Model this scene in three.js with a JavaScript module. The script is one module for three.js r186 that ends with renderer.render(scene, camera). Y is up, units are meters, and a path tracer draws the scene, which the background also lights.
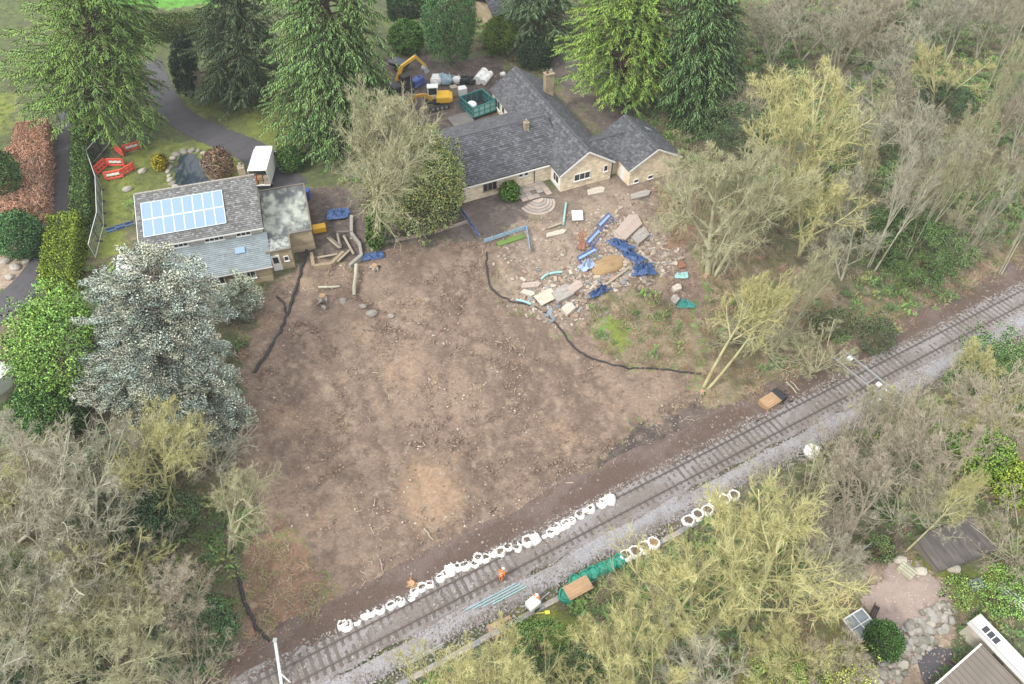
import * as THREE from 'three';
import { mergeGeometries } from 'three/addons/utils/BufferGeometryUtils.js';
import { RoundedBoxGeometry } from 'three/addons/geometries/RoundedBoxGeometry.js';
import { MarchingCubes } from 'three/addons/objects/MarchingCubes.js';

// ---------------------------------------------------------------- camera, sky, sun, exposure
const scene = new THREE.Scene();
const camera = new THREE.PerspectiveCamera(49.9, 1024 / 684, 1, 1500);
camera.position.set(0, 60, 0);
camera.rotation.set(-49 * Math.PI / 180, 0, 0);
const renderer = new THREE.WebGLRenderer();
renderer.toneMapping = THREE.LinearToneMapping;
renderer.toneMappingExposure = 2.25;
renderer.shadowMap.enabled = true;

const rng = (s) => () => { s = (s + 0x6d2b79f5) | 0; let t = Math.imul(s ^ (s >>> 15), 1 | s); t = (t + Math.imul(t ^ (t >>> 7), 61 | t)) ^ t; return ((t ^ (t >>> 14)) >>> 0) / 4294967296; };
const hash = (x, y) => { let h = Math.imul(x, 374761393) + Math.imul(y, 668265263) | 0; h = Math.imul(h ^ (h >>> 13), 1274126177); return ((h ^ (h >>> 16)) >>> 0) / 4294967296; };
function vn(x, y) {                                     // value noise, 0 to 1
  const xi = Math.floor(x), yi = Math.floor(y), fx = x - xi, fy = y - yi, u = fx * fx * (3 - 2 * fx), v = fy * fy * (3 - 2 * fy);
  const a = hash(xi, yi), b = hash(xi + 1, yi), c = hash(xi, yi + 1), d = hash(xi + 1, yi + 1);
  return a + (b - a) * u + (c - a) * v + (a - b - c + d) * u * v;
}
const fbm = (x, y, n = 4) => { let s = 0, a = 0.5, t = 0; for (let i = 0; i < n; i++) { s += a * vn(x, y); t += a; a *= 0.5; x = x * 2.03 + 17.1; y = y * 2.03 + 5.3; } return s / t; };
const clamp = (x, a = 0, b = 1) => Math.min(b, Math.max(a, x));
const ss = (a, b, x) => { const t = clamp((x - a) / (b - a)); return t * t * (3 - 2 * t); };

{                                                       // a bright, even winter overcast
  const w = 256, h = 128, data = new Float32Array(w * h * 4);
  for (let j = 0; j < h; j++) for (let i = 0; i < w; i++) {
    const el = ((j + 0.5) / h - 0.5) * Math.PI, az = i / w * Math.PI * 2, up = Math.max(0, Math.sin(el));
    const c = fbm(Math.cos(az) * 2.2 + 9 + up, Math.sin(az) * 2.2 + 9 + up * 3, 4);
    const l = el > -0.02 ? (0.54 + 0.34 * up) * (0.9 + 0.2 * c) : 0.2, o = (j * w + i) * 4;
    data[o] = l * 0.985; data[o + 1] = l; data[o + 2] = l * 1.03; data[o + 3] = 1;
  }
  const sky = new THREE.DataTexture(data, w, h, THREE.RGBAFormat, THREE.FloatType);
  sky.mapping = THREE.EquirectangularReflectionMapping; sky.magFilter = THREE.LinearFilter; sky.needsUpdate = true;
  scene.background = sky; scene.environment = sky;
}
const sun = new THREE.DirectionalLight(new THREE.Color(1, 0.96, 0.88), 1.35);
sun.position.set(-75, 100, 5); sun.target.position.set(0, 0, -60);
sun.castShadow = true; sun.shadow.radius = 20; sun.shadow.mapSize.set(4096, 4096);
Object.assign(sun.shadow.camera, { left: -120, right: 120, top: 120, bottom: -120, near: 1, far: 400 });
scene.add(sun, sun.target);
scene.fog = new THREE.FogExp2(new THREE.Color(0.93, 0.96, 1), 0.0003);   // thin winter haze

// ---------------------------------------------------------------- helpers
const taken = new Map();
function numbered(name) { const n = taken.get(name) ?? 0; taken.set(name, n + 1); return n ? name + '_' + String(n).padStart(3, '0') : name; }
function shade(o) { o.traverse((m) => { if (m.isMesh) { m.castShadow = true; m.receiveShadow = true; } }); return o; }
function tag(o, label, category, group, kind) { if (label) o.userData.label = label; if (category) o.userData.category = category; if (group) o.userData.group = group; if (kind) o.userData.kind = kind; return o; }
const TRX = 17.7, TRZ = -36.68, UX = 0.8788, UZ = -0.4773, NX = -0.4773, NZ = -0.8788;   // the railway: a point on it, its run, and the way uphill
const across = (x, z) => (x - TRX) * NX + (z - TRZ) * NZ;
function hgt(x, z) {                                    // height of the land
  const d = across(x, z), base = d > 0 ? 5 * ss(4, 33, d) : 1.2 * ss(6, 15, -d);
  const rough = d > 0 ? ss(4.2, 9, d) * (1 - 0.85 * ss(30, 36, d)) : ss(5, 10, -d);
  return base + rough * ((fbm(x * 0.12, z * 0.12, 3) - 0.5) * 1.0 + (vn(x * 0.9, z * 0.9) - 0.5) * 0.14);
}
function thing(name, label, category, [x, z], yaw = 0, group, y) {
  const o = new THREE.Group(); o.name = numbered(name); o.position.set(x, y ?? hgt(x, z), z); o.rotation.y = yaw; scene.add(o);
  return tag(o, label, category, group);
}
function part(parent, name, geo, mat, label) { const m = new THREE.Mesh(geo, mat); m.name = name; m.castShadow = m.receiveShadow = true; parent.add(m); if (label) m.userData.label = label; return m; }
function solo(name, geo, mat, label, category, group, kind) { const m = new THREE.Mesh(geo, mat); m.name = numbered(name); m.castShadow = m.receiveShadow = true; scene.add(m); return tag(m, label, category, group, kind); }
const struct = (name, geo, mat) => solo(name, geo, mat, null, null, null, 'structure');
function copyOf(o, label, [x, z], yaw = 0, y) {
  const c = o.clone(); c.name = numbered(o.name.replace(/_\d\d\d$/, '')); c.userData = { ...o.userData }; if (label) c.userData.label = label;
  c.position.set(x, y ?? hgt(x, z), z); c.rotation.set(0, yaw, 0); scene.add(c); return c;
}
const yawOf = ([ax, az], [bx, bz]) => Math.atan2(-(bz - az), bx - ax);
const dist = ([ax, az], [bx, bz]) => Math.hypot(bx - ax, bz - az);
const mid = ([ax, az], [bx, bz]) => [(ax + bx) / 2, (az + bz) / 2];
const bx = (w, h, d, x = 0, y = 0, z = 0, ry = 0, rx = 0, rz = 0) => { const g = new THREE.BoxGeometry(w, h, d); if (rx) g.rotateX(rx); if (rz) g.rotateZ(rz); if (ry) g.rotateY(ry); return g.translate(x, y, z); };
const rbx = (w, h, d, r, x = 0, y = 0, z = 0, ry = 0) => { const g = new RoundedBoxGeometry(w, h, d, 2, r); if (ry) g.rotateY(ry); return g.translate(x, y, z); };
const cy = (r0, r1, h, n, x = 0, y = 0, z = 0, rx = 0, rz = 0) => { const g = new THREE.CylinderGeometry(r0, r1, h, n); if (rx) g.rotateX(rx); if (rz) g.rotateZ(rz); return g.translate(x, y, z); };
const mg = (...list) => mergeGeometries(list.flat().map((g) => { const n = g.index ? g.toNonIndexed() : g; for (const k of Object.keys(n.attributes)) if (!['position', 'normal', 'uv'].includes(k)) n.deleteAttribute(k); return n; }));
function bar(a, b, w, h = w) {                          // a straight bar of w by h from point a to point b
  const A = new THREE.Vector3(...a), B = new THREE.Vector3(...b), g = new THREE.BoxGeometry(w, h, A.distanceTo(B));
  return g.applyQuaternion(new THREE.Quaternion().setFromRotationMatrix(new THREE.Matrix4().lookAt(A, B, new THREE.Vector3(0, 1, 0.001)))).translate(...A.add(B).multiplyScalar(0.5).toArray());
}
function poly(pts) {                                    // flat convex or concave polygon of [x, y, z] corners
  const g = new THREE.BufferGeometry(), v = pts.map((p) => new THREE.Vector3(...p));
  const n = new THREE.Vector3(); for (let i = 0; i < v.length; i++) { const a = v[i], b = v[(i + 1) % v.length]; n.x += (a.y - b.y) * (a.z + b.z); n.y += (a.z - b.z) * (a.x + b.x); n.z += (a.x - b.x) * (a.y + b.y); } n.normalize();
  const t = new THREE.Vector3(0, 1, 0).cross(n); if (t.lengthSq() < 1e-4) t.set(1, 0, 0); t.normalize(); const s = n.clone().cross(t);
  const uv = v.map((p) => new THREE.Vector2(p.dot(t), p.dot(s))), tri = THREE.ShapeUtils.triangulateShape(uv, []).flat();
  g.setAttribute('position', new THREE.Float32BufferAttribute(tri.flatMap((i) => v[i].toArray()), 3));
  g.setAttribute('normal', new THREE.Float32BufferAttribute(tri.flatMap(() => n.toArray()), 3));
  g.setAttribute('uv', new THREE.Float32BufferAttribute(tri.flatMap((i) => uv[i].toArray()), 2));
  return g;
}
function tubeGeo(pts, r, sides = 6, closed = false) { return new THREE.TubeGeometry(new THREE.CatmullRomCurve3(pts.map((p) => new THREE.Vector3(...p)), closed), Math.max(2, pts.length * 4), r, sides, closed); }

// ---------------------------------------------------------------- textures and materials
const srgb = (l) => 255 * (l <= 0.0031308 ? l * 12.92 : 1.055 * Math.pow(clamp(l), 1 / 2.4) - 0.055);
function tex(n, fn, colour = true, m = n) {
  const d = new Uint8Array(n * m * 4);
  for (let j = 0; j < m; j++) for (let i = 0; i < n; i++) { const v = fn(i / n, j / m, i, j), o = (j * n + i) * 4, c = Array.isArray(v) ? v : [v, v, v]; for (let k = 0; k < 3; k++) d[o + k] = colour ? srgb(c[k]) : clamp(c[k]) * 255; d[o + 3] = 255; }
  const t = new THREE.DataTexture(d, n, m); t.wrapS = t.wrapT = THREE.RepeatWrapping; t.magFilter = THREE.LinearFilter; t.minFilter = THREE.LinearMipmapLinearFilter; t.generateMipmaps = true; if (colour) t.colorSpace = THREE.SRGBColorSpace; t.needsUpdate = true; return t;
}
const wrapNoise = (u, v, f, n = 4) => { const a = fbm(u * f, v * f, n), b = fbm((u - 1) * f, v * f, n), c = fbm(u * f, (v - 1) * f, n), d = fbm((u - 1) * f, (v - 1) * f, n); return (a * (1 - u) + b * u) * (1 - v) + (c * (1 - u) + d * u) * v; };
const mottle = tex(256, (u, v) => clamp(0.62 + 0.75 * (wrapNoise(u, v, 9, 5) - 0.35)));
const grit = tex(256, (u, v, i, j) => clamp(0.55 + 0.5 * wrapNoise(u, v, 6, 4) + 0.5 * (hash(i, j) - 0.5)));
const gritBump = tex(256, (u, v, i, j) => 0.5 * wrapNoise(u, v, 20, 4) + 0.5 * hash(i >> 1, j >> 1), false);
const tiles = tex(512, (u, v, i, j) => { const row = Math.floor(v * 16), c = Math.floor(u * 16 + (row & 1) * 0.5) & 15, t = hash(c + 3, row + 11); return clamp((0.34 + 0.5 * t * t + 0.16 * hash(row, 77)) * (0.75 + 0.5 * wrapNoise(u, v, 14, 4)) + (hash((c >> 1) + 70, row + 5) > 0.9 && hash(i >> 2, j >> 2) > 0.4 ? 0.35 : 0)); });
const tilesBump = tex(512, (u, v) => { const y = v * 16, row = Math.floor(y), x = u * 16 + (row & 1) * 0.5, fx = x - Math.floor(x); return (fx < 0.06 || fx > 0.94 ? 0.1 : 0.6 + 0.3 * hash(Math.floor(x) & 15, row)); }, false);
const stoneTex = tex(512, (u, v, i, j) => { const row = Math.floor(v * 24), o = hash(row, 5), c = Math.floor(u * 9 + o * 3), t = hash(c % 9 + 40, row); return [0.72 + 0.3 * t, 0.7 + 0.3 * t + 0.06 * (hash(c % 9, row + 70) - 0.5), 0.66 + 0.32 * t].map((q) => clamp(q * (0.8 + 0.35 * wrapNoise(u, v, 20, 4)))); });
const stoneBump = tex(512, (u, v) => { const y = v * 24, row = Math.floor(y), fy = y - row, x = u * 9 + hash(row, 5) * 3, fx = x - Math.floor(x); return fy < 0.12 || fx < 0.06 ? 0 : 0.6 + 0.4 * wrapNoise(u, v, 24, 3); }, false);
const woodTex = tex(256, (u, v) => clamp(0.6 + 0.6 * (wrapNoise(u * 0.999, v, 5, 3) - 0.4) + 0.35 * (fbm(u * 3, v * 60, 3) - 0.5)));
const ballastTex = tex(512, (u, v, i, j) => { const b = ss(0.42, 0.6, wrapNoise(u, v, 7, 4)), s = 0.55 + 0.75 * (hash(i >> 1, j >> 1) * 0.6 + hash(i, j) * 0.4); return [0.9 * s * (1 - 0.25 * b), 0.86 * s * (1 - 0.3 * b), 0.88 * s * (1 - 0.36 * b)].map((q) => clamp(q)); });
const rep = (t, x, y = x) => { const c = t.clone(); c.repeat.set(x, y); c.needsUpdate = true; return c; };
function mat(rgb, rough = 0.85, o = {}) { const m = new THREE.MeshPhysicalMaterial({ roughness: rough, ...o }); m.color.setRGB(...rgb); return m; }
const M = {
  cream: mat([0.92, 0.80, 0.62], 0.9, { map: rep(stoneTex, 0.22, 0.2), bumpMap: rep(stoneBump, 0.22, 0.2), bumpScale: 0.015 }),
  stone: mat([0.44, 0.36, 0.25], 0.9, { map: rep(stoneTex, 0.25), bumpMap: rep(stoneBump, 0.25), bumpScale: 0.02 }),
  render: mat([0.68, 0.62, 0.52], 0.9, { map: mottle }),
  slate: mat([0.165, 0.168, 0.185], 0.75, { map: rep(tiles, 0.22), bumpMap: rep(tilesBump, 0.22), bumpScale: 0.02 }),
  greyslate: mat([0.30, 0.305, 0.30], 0.75, { map: rep(tiles, 0.25), bumpMap: rep(tilesBump, 0.25), bumpScale: 0.015 }),
  bluelead: mat([0.30, 0.35, 0.37], 0.6, { map: rep(mottle, 0.4) }),
  felt: mat([0.14, 0.128, 0.122], 0.9, { map: rep(mottle, 0.5) }),
  lichenroof: mat([1, 1, 1], 0.9, { map: tex(512, (u, v) => { const t = ss(0.4, 0.62, wrapNoise(u * 0.999, v, 4, 5) * 0.6 + wrapNoise(u, v, 11, 4) * 0.4); return [0.10 + 0.33 * t, 0.105 + 0.35 * t, 0.11 + 0.29 * t]; }) }),
  white: mat([0.78, 0.78, 0.76], 0.5), whitepaint: mat([0.72, 0.72, 0.70], 0.45, { map: rep(mottle, 0.3) }),
  glass: mat([0.03, 0.035, 0.04], 0.08), panel: mat([0.20, 0.31, 0.42], 0.3, { clearcoat: 1, clearcoatRoughness: 0.05 }), panelframe: mat([0.75, 0.78, 0.8], 0.4),
  wood: mat([0.42, 0.31, 0.20], 0.85, { map: woodTex }), palewood: mat([0.52, 0.44, 0.33], 0.85, { map: woodTex }), ply: mat([0.56, 0.36, 0.20], 0.8, { map: rep(woodTex, 1, 0.6) }), greywood: mat([0.30, 0.26, 0.22], 0.9, { map: woodTex }), darkwood: mat([0.07, 0.055, 0.05], 0.9, { map: woodTex }),
  black: mat([0.025, 0.025, 0.027], 0.6), rubber: mat([0.035, 0.035, 0.036], 0.8), steel: mat([0.42, 0.43, 0.44], 0.45, { metalness: 0.5 }), rust: mat([0.21, 0.125, 0.085], 0.75, { map: rep(mottle, 1) }),
  yellow: mat([0.72, 0.42, 0.035], 0.45), yellowdark: mat([0.55, 0.30, 0.04], 0.55), orange: mat([0.75, 0.18, 0.06], 0.7), red: mat([0.78, 0.11, 0.07], 0.5), blue: mat([0.055, 0.10, 0.33], 0.55), paleblue: mat([0.25, 0.42, 0.68], 0.5), tarp: mat([0.055, 0.12, 0.29], 0.5, { map: rep(mottle, 0.8) }), teal: mat([0.03, 0.22, 0.20], 0.5), tealpale: mat([0.30, 0.52, 0.50], 0.5), greenbag: mat([0.04, 0.36, 0.25], 0.65, { map: mottle }),
  bag: mat([0.88, 0.88, 0.87], 0.75, { map: tex(256, (u, v) => { const d = ss(0.52, 0.68, wrapNoise(u, v, 6, 5)); return [1 - 0.3 * d, 1 - 0.37 * d, 1 - 0.45 * d]; }) }), bagblue: mat([0.45, 0.62, 0.72], 0.7, { map: rep(mottle, 1.5) }), soilfill: mat([0.22, 0.165, 0.125], 1, { map: rep(grit, 1.4), bumpMap: gritBump, bumpScale: 0.05 }), sandfill: mat([0.46, 0.31, 0.16], 1, { map: rep(grit, 1.2), bumpMap: gritBump, bumpScale: 0.05 }),
  concrete: mat([0.46, 0.42, 0.38], 0.9, { map: rep(mottle, 0.6), bumpMap: gritBump, bumpScale: 0.01 }), pinkslab: mat([0.52, 0.42, 0.36], 0.9, { map: rep(grit, 0.8) }), paleslab: mat([0.66, 0.60, 0.50], 0.85, { map: rep(mottle, 0.8) }),
  rock: mat([0.36, 0.33, 0.29], 0.95, { map: rep(grit, 1) }), rockpale: mat([0.50, 0.46, 0.40], 0.95, { map: rep(grit, 1) }), clod: mat([0.20, 0.145, 0.11], 1, { map: rep(grit, 1) }),
  tarmac: mat([0.105, 0.10, 0.108], 0.9, { map: rep(grit, 0.35), bumpMap: gritBump, bumpScale: 0.008 }), water: mat([0.02, 0.035, 0.05], 0.05),
  ballast: mat([0.38, 0.37, 0.365], 1, { map: rep(ballastTex, 0.09), bumpMap: rep(gritBump, 0.35), bumpScale: 0.08 }), palebal: mat([0.41, 0.415, 0.425], 1, { map: rep(ballastTex, 0.07), bumpMap: rep(gritBump, 0.3), bumpScale: 0.08 }), cess: mat([0.21, 0.165, 0.14], 1, { map: rep(ballastTex, 0.08), bumpMap: rep(gritBump, 0.3), bumpScale: 0.08 }),
  sleeper: mat([0.20, 0.175, 0.155], 0.9, { map: woodTex }), rail: mat([0.15, 0.12, 0.105], 0.5, { metalness: 0.3 }), pinkgravel: mat([0.46, 0.36, 0.315], 1, { map: rep(grit, 0.4), bumpMap: gritBump, bumpScale: 0.02 }),
};

// ---------------------------------------------------------------- the land
const LAND = { x0: -115, x1: 115, z0: -160, z1: 5 };
const Z = { litter: 0, soil: 1, lawn: 2, bright: 3, rough: 4, rusty: 5, dark: 6, rubble: 7, terrace: 8, straw: 9, sand: 10, bed: 11, wood2: 12, garden: 13 };
const ZN = 1024, zones = (() => {
  const c = document.createElement('canvas'); c.width = c.height = ZN; const g = c.getContext('2d'); g.fillStyle = 'rgb(0,0,0)'; g.fillRect(0, 0, ZN, ZN);
  const draw = (id, pts) => { g.fillStyle = `rgb(${id * 16},0,0)`; g.beginPath(); pts.forEach(([x, z], i) => { const X = (x - LAND.x0) / (LAND.x1 - LAND.x0) * ZN, Y = (z - LAND.z0) / (LAND.z1 - LAND.z0) * ZN; i ? g.lineTo(X, Y) : g.moveTo(X, Y); }); g.fill(); };
  draw(Z.garden, [[-108.12,-148.49],[-15.5,-148.49],[-12.2,-103.4],[-18.56,-100.49],[-16.93,-80.45],[-22,-72.16],[-25.63,-72.16],[-32.88,-72.16],[-45.52,-70.23],[-44.02,-59.42],[-53.42,-53.62],[-59.68,-53.62]]);
  draw(Z.wood2, [[-61.77,-41.26],[-37.35,-37.7],[-26.14,-31.95],[-23.52,-26.97],[-20.18,-17.26],[-47.55,-11.98]]);
  draw(Z.wood2, [[3.66,-17.08],[9.2,-26.42],[23.06,-35.15],[56.18,-53.9],[58.14,-34.45],[38.64,-16.91]]);
  draw(Z.rough, [[17.91,-72.23],[23.41,-76.2],[30.03,-64.22],[38.21,-58.1],[44.08,-58.39],[62.86,-68.66],[84.1,-78.68],[78.48,-68.78],[59.01,-60.1],[45.05,-51.73],[32.37,-45.01],[25.33,-40.97],[19.99,-41.33],[18.33,-46.69],[14.72,-52.4],[14.17,-58.54]]);
  draw(Z.soil, [[-27.34,-53.62],[-24,-57.84],[-18.58,-61.37],[-12.58,-62.54],[-6.01,-66.18],[5.8,-72.16],[15.59,-73.14],[20.74,-66.03],[21.3,-56.71],[19.37,-46.74],[20.65,-39.57],[11.76,-33.9],[4.2,-28.98],[-13.76,-20.58],[-17.72,-18.44],[-18.23,-22.98],[-21.59,-28.73],[-24.5,-34.73],[-26.39,-40.33],[-25.77,-45.74]]);
  draw(Z.rubble, [[2.78,-72.16],[22.32,-77.22],[21.85,-65.42],[15.06,-56.1],[5.02,-50.93],[-0.74,-53.99],[-2.2,-59.62],[0.92,-66.18]]);
  draw(Z.rough, [[7.87,-55.4],[14.05,-57.25],[19.43,-55.27],[19.52,-47.71],[13.23,-47.8],[9.16,-49.57]]);
  draw(Z.lawn, [[9.25,-52.86],[11.11,-53.27],[11.37,-50.92],[9.53,-50.41]]);
  draw(Z.rusty, [[-21.88,-30.44],[-18.18,-27.5],[-15.69,-24.49],[-15.68,-20.58],[-17.72,-18.44],[-20.18,-17.26],[-22.07,-20.57],[-22.62,-24.54],[-22.77,-27.84]]);
  draw(Z.rusty, [[17.3,-72.21],[22.71,-71.64],[21.75,-64.71],[17.79,-62.9]]); 
  draw(Z.dark, [[-3.59,-26.87],[2.5,-30.89],[7.33,-36.22],[14.21,-42.44],[21.55,-44.37],[22.83,-40.73],[11.69,-33.28],[4.21,-29.16]]);
  draw(Z.terrace, [[-14.32,-63.05],[-13.07,-67.44],[-6.99,-74.14],[4.54,-70.61],[0.92,-65.47],[-3.62,-63.39],[-11.41,-62.04]]);
  draw(Z.lawn, [[-52.92,-77.22],[-49,-80.45],[-45.86,-82.68],[-35.53,-80.45],[-32.23,-74.54],[-32.28,-72.16],[-45.52,-70.23],[-40.74,-59.42],[-46,-59.42]]);
  draw(Z.lawn, [[-48.18,-93.65],[-35,-92.35],[-26.8,-86.88],[-23.81,-79.35],[-27.88,-78.71],[-32.07,-80.45],[-35,-83.59],[-41.41,-87.85]]);
  draw(Z.bright, [[-67.26,-119.63],[-48.87,-121.06],[-55.19,-148.49],[-79.77,-148.49]]);
  draw(Z.lawn, [[-77.32,-93.65],[-69.54,-94.44],[-65.65,-83.82],[-71.91,-82.68]]);
  draw(Z.bed, [[-61.58,-61.7],[-55.03,-62.04],[-51.49,-61.04],[-50.81,-57.84],[-53.96,-54.79],[-57.59,-53.62]]);
  draw(Z.dark, [[-19.06,-104.89],[-1.8,-104.89],[1.38,-91.07],[-6.77,-82.68],[-15.11,-87.85]]);
  draw(Z.terrace, [[5.4,-104.89],[10.86,-103.4],[17.66,-85.45],[11.61,-84.52],[6.72,-93.65]]);
  draw(Z.dark, [[-26.59,-72.16],[-19.58,-72.16],[-14.32,-63.05],[-17.74,-59.42],[-24.31,-59.42]]);
  draw(Z.straw, [[18.1,-19.41],[23.4,-23.35],[29.66,-27.24],[29.24,-23.35],[26.96,-14.43],[15.24,-14.43]]);
  draw(Z.lawn, [[33.28,-27.22],[41.97,-26.77],[40.85,-23.35],[35.99,-22.37],[34.2,-24.01]]);
  draw(Z.lawn, [[0.65,-22.01],[3.94,-22.99],[6.34,-22.15],[4.97,-19.71],[1.42,-19.39]]);
  draw(Z.bed, [[28.1,-23.35],[30.44,-25.54],[32.23,-27.13],[34.02,-26.24],[35.47,-24.35],[35.79,-22.86],[35.5,-20.17],[31.39,-16.49],[27.63,-16.49],[27.42,-18.66],[29.09,-21.89]]);
  draw(Z.bright, [[35.11,-121.42],[46.29,-123.26],[52.55,-148.49],[39.32,-148.49]]);
  draw(Z.straw, [[41.44,-35.66],[48.19,-37.71],[54.13,-35.5],[50.5,-28.58],[43.61,-30.46]]);
  draw(Z.litter, [[3.66,-17.08],[5.42,-20.51],[10.58,-23.77],[16.14,-27.28],[14.63,-23.63],[9.67,-16.94]]);
  return g.getImageData(0, 0, ZN, ZN).data;
})();
function zoneAt(x, z) { const i = Math.floor((x - LAND.x0) / (LAND.x1 - LAND.x0) * ZN), j = Math.floor((z - LAND.z0) / (LAND.z1 - LAND.z0) * ZN); return i < 0 || j < 0 || i >= ZN || j >= ZN ? 0 : Math.round(zones[(j * ZN + i) * 4] / 16); }
const ZC = [                                            // each ground: two colours that mix in patches, and a third in spots
  [[0.160, 0.145, 0.088], [0.090, 0.118, 0.050], [0.25, 0.215, 0.145]],
  [[0.258, 0.188, 0.142], [0.158, 0.114, 0.088], [0.33, 0.255, 0.19]],
  [[0.190, 0.225, 0.045], [0.130, 0.150, 0.045], [0.25, 0.24, 0.08]],
  [[0.120, 0.330, 0.045], [0.100, 0.265, 0.040], [0.17, 0.35, 0.06]],
  [[0.270, 0.215, 0.145], [0.140, 0.130, 0.070], [0.35, 0.29, 0.20]],
  [[0.290, 0.180, 0.120], [0.165, 0.115, 0.082], [0.37, 0.27, 0.18]],
  [[0.140, 0.108, 0.092], [0.070, 0.056, 0.050], [0.20, 0.16, 0.13]],
  [[0.300, 0.235, 0.180], [0.180, 0.140, 0.110], [0.46, 0.39, 0.31]],
  [[0.165, 0.132, 0.115], [0.110, 0.090, 0.082], [0.25, 0.20, 0.17]],
  [[0.270, 0.270, 0.085], [0.180, 0.180, 0.080], [0.36, 0.32, 0.15]],
  [[0.370, 0.255, 0.165], [0.310, 0.210, 0.135], [0.46, 0.33, 0.21]],
  [[0.400, 0.310, 0.235], [0.260, 0.200, 0.150], [0.54, 0.46, 0.37]],
  [[0.170, 0.155, 0.095], [0.098, 0.122, 0.052], [0.27, 0.235, 0.155]],
  [[0.115, 0.145, 0.050], [0.085, 0.092, 0.048], [0.18, 0.165, 0.085]],
];
const SAND = [-7.67,-33.83];
const landMap = (() => {
  const n = 2048, d = new Uint8Array(n * n * 4), sx = (LAND.x1 - LAND.x0) / n, sz = (LAND.z1 - LAND.z0) / n;
  for (let j = 0; j < n; j++) for (let i = 0; i < n; i++) {
    const x = LAND.x0 + (i + 0.5) * sx, z = LAND.z0 + (j + 0.5) * sz;
    const wx = (vn(x * 0.5, z * 0.5) - 0.5) * 2.6 + (vn(x * 2.3 + 40, z * 2.3) - 0.5) * 1.3 + (hash(i, j) - 0.5) * 0.5, wz = (vn(x * 0.5 + 70, z * 0.5) - 0.5) * 2.6 + (vn(x * 2.3, z * 2.3 + 90) - 0.5) * 1.3 + (hash(i + 9, j + 5) - 0.5) * 0.5;
    const c = ZC[zoneAt(x + wx, z + wz)], big = fbm(x * 0.16 + 3, z * 0.16, 3), fine = fbm(x * 1.7, z * 1.7 + 31, 3), grain = hash(i, j + 3000);
    const streak = vn((x * UX + z * UZ) * 0.9 + fine, across(x, z) * 0.22);
    const t = ss(0.34, 0.66, 0.36 * big + 0.4 * fine + 0.24 * streak), s = ss(0.66, 0.84, fbm(x * 0.9 + 50, z * 0.9 + 8, 4)) * 0.75 + (grain > 0.975 ? 0.55 : 0), g = 0.74 + 0.28 * hash(i >> 1, j >> 1) + 0.24 * grain, o = (j * n + i) * 4;
    const sd = c === ZC[1] ? ss(1.05, 0.35, Math.hypot((x - SAND[0]) / 3.2, (z - SAND[1]) / 4.4) + 0.9 * (fine - 0.5) + 0.5 * (grain - 0.5)) + 0.5 * ss(0.62, 0.8, fbm(x * 0.2 + 61, z * 0.2 + 4, 3) + 0.12 * (grain - 0.5)) : 0;   // sandy subsoil turned up
    for (let k = 0; k < 3; k++) { let v = c[1][k] + (c[0][k] - c[1][k]) * t; v += (ZC[10][0][k] - v) * clamp(sd) * 0.8; d[o + k] = srgb((v + (c[2][k] - v) * s) * g); }
    d[o + 3] = 255;
  }
  const t = new THREE.DataTexture(d, n, n); t.magFilter = THREE.LinearFilter; t.colorSpace = THREE.SRGBColorSpace; t.needsUpdate = true; return t;
})();
const RUTS = [[[-21.38,-49.55],[-14.63,-42.19],[-10.34,-35.61],[-7.18,-29.15]], [[-4.67,-61.38],[-6.43,-51.69],[-7.03,-42.78],[-3.88,-34.94],[2.5,-31.08]], [[-18.99,-53.62],[-9.41,-50.27],[0.81,-47.72],[10.84,-44]], [[4.78,-43.64],[-3.08,-39.98],[-12.41,-38.37],[-19.15,-34.16]], [[17.98,-44.3],[12.4,-39.56],[4.5,-36.19],[-2.86,-31.08]]].map((l) => { const c = new THREE.CatmullRomCurve3(l.map(([x, z]) => new THREE.Vector3(x, 0, z))); return c.getSpacedPoints(90); });
function rut(x, z) { let s = 0; for (const l of RUTS) { let b = 1e9; for (const p of l) { const d = (p.x - x) ** 2 + (p.z - z) ** 2; if (d < b) b = d; } const d = Math.sqrt(b); if (d < 3) s = Math.max(s, Math.exp(-(((Math.abs(d - 0.95)) / 0.28) ** 2))); } return s; }   // wheel tracks of the machines
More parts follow.
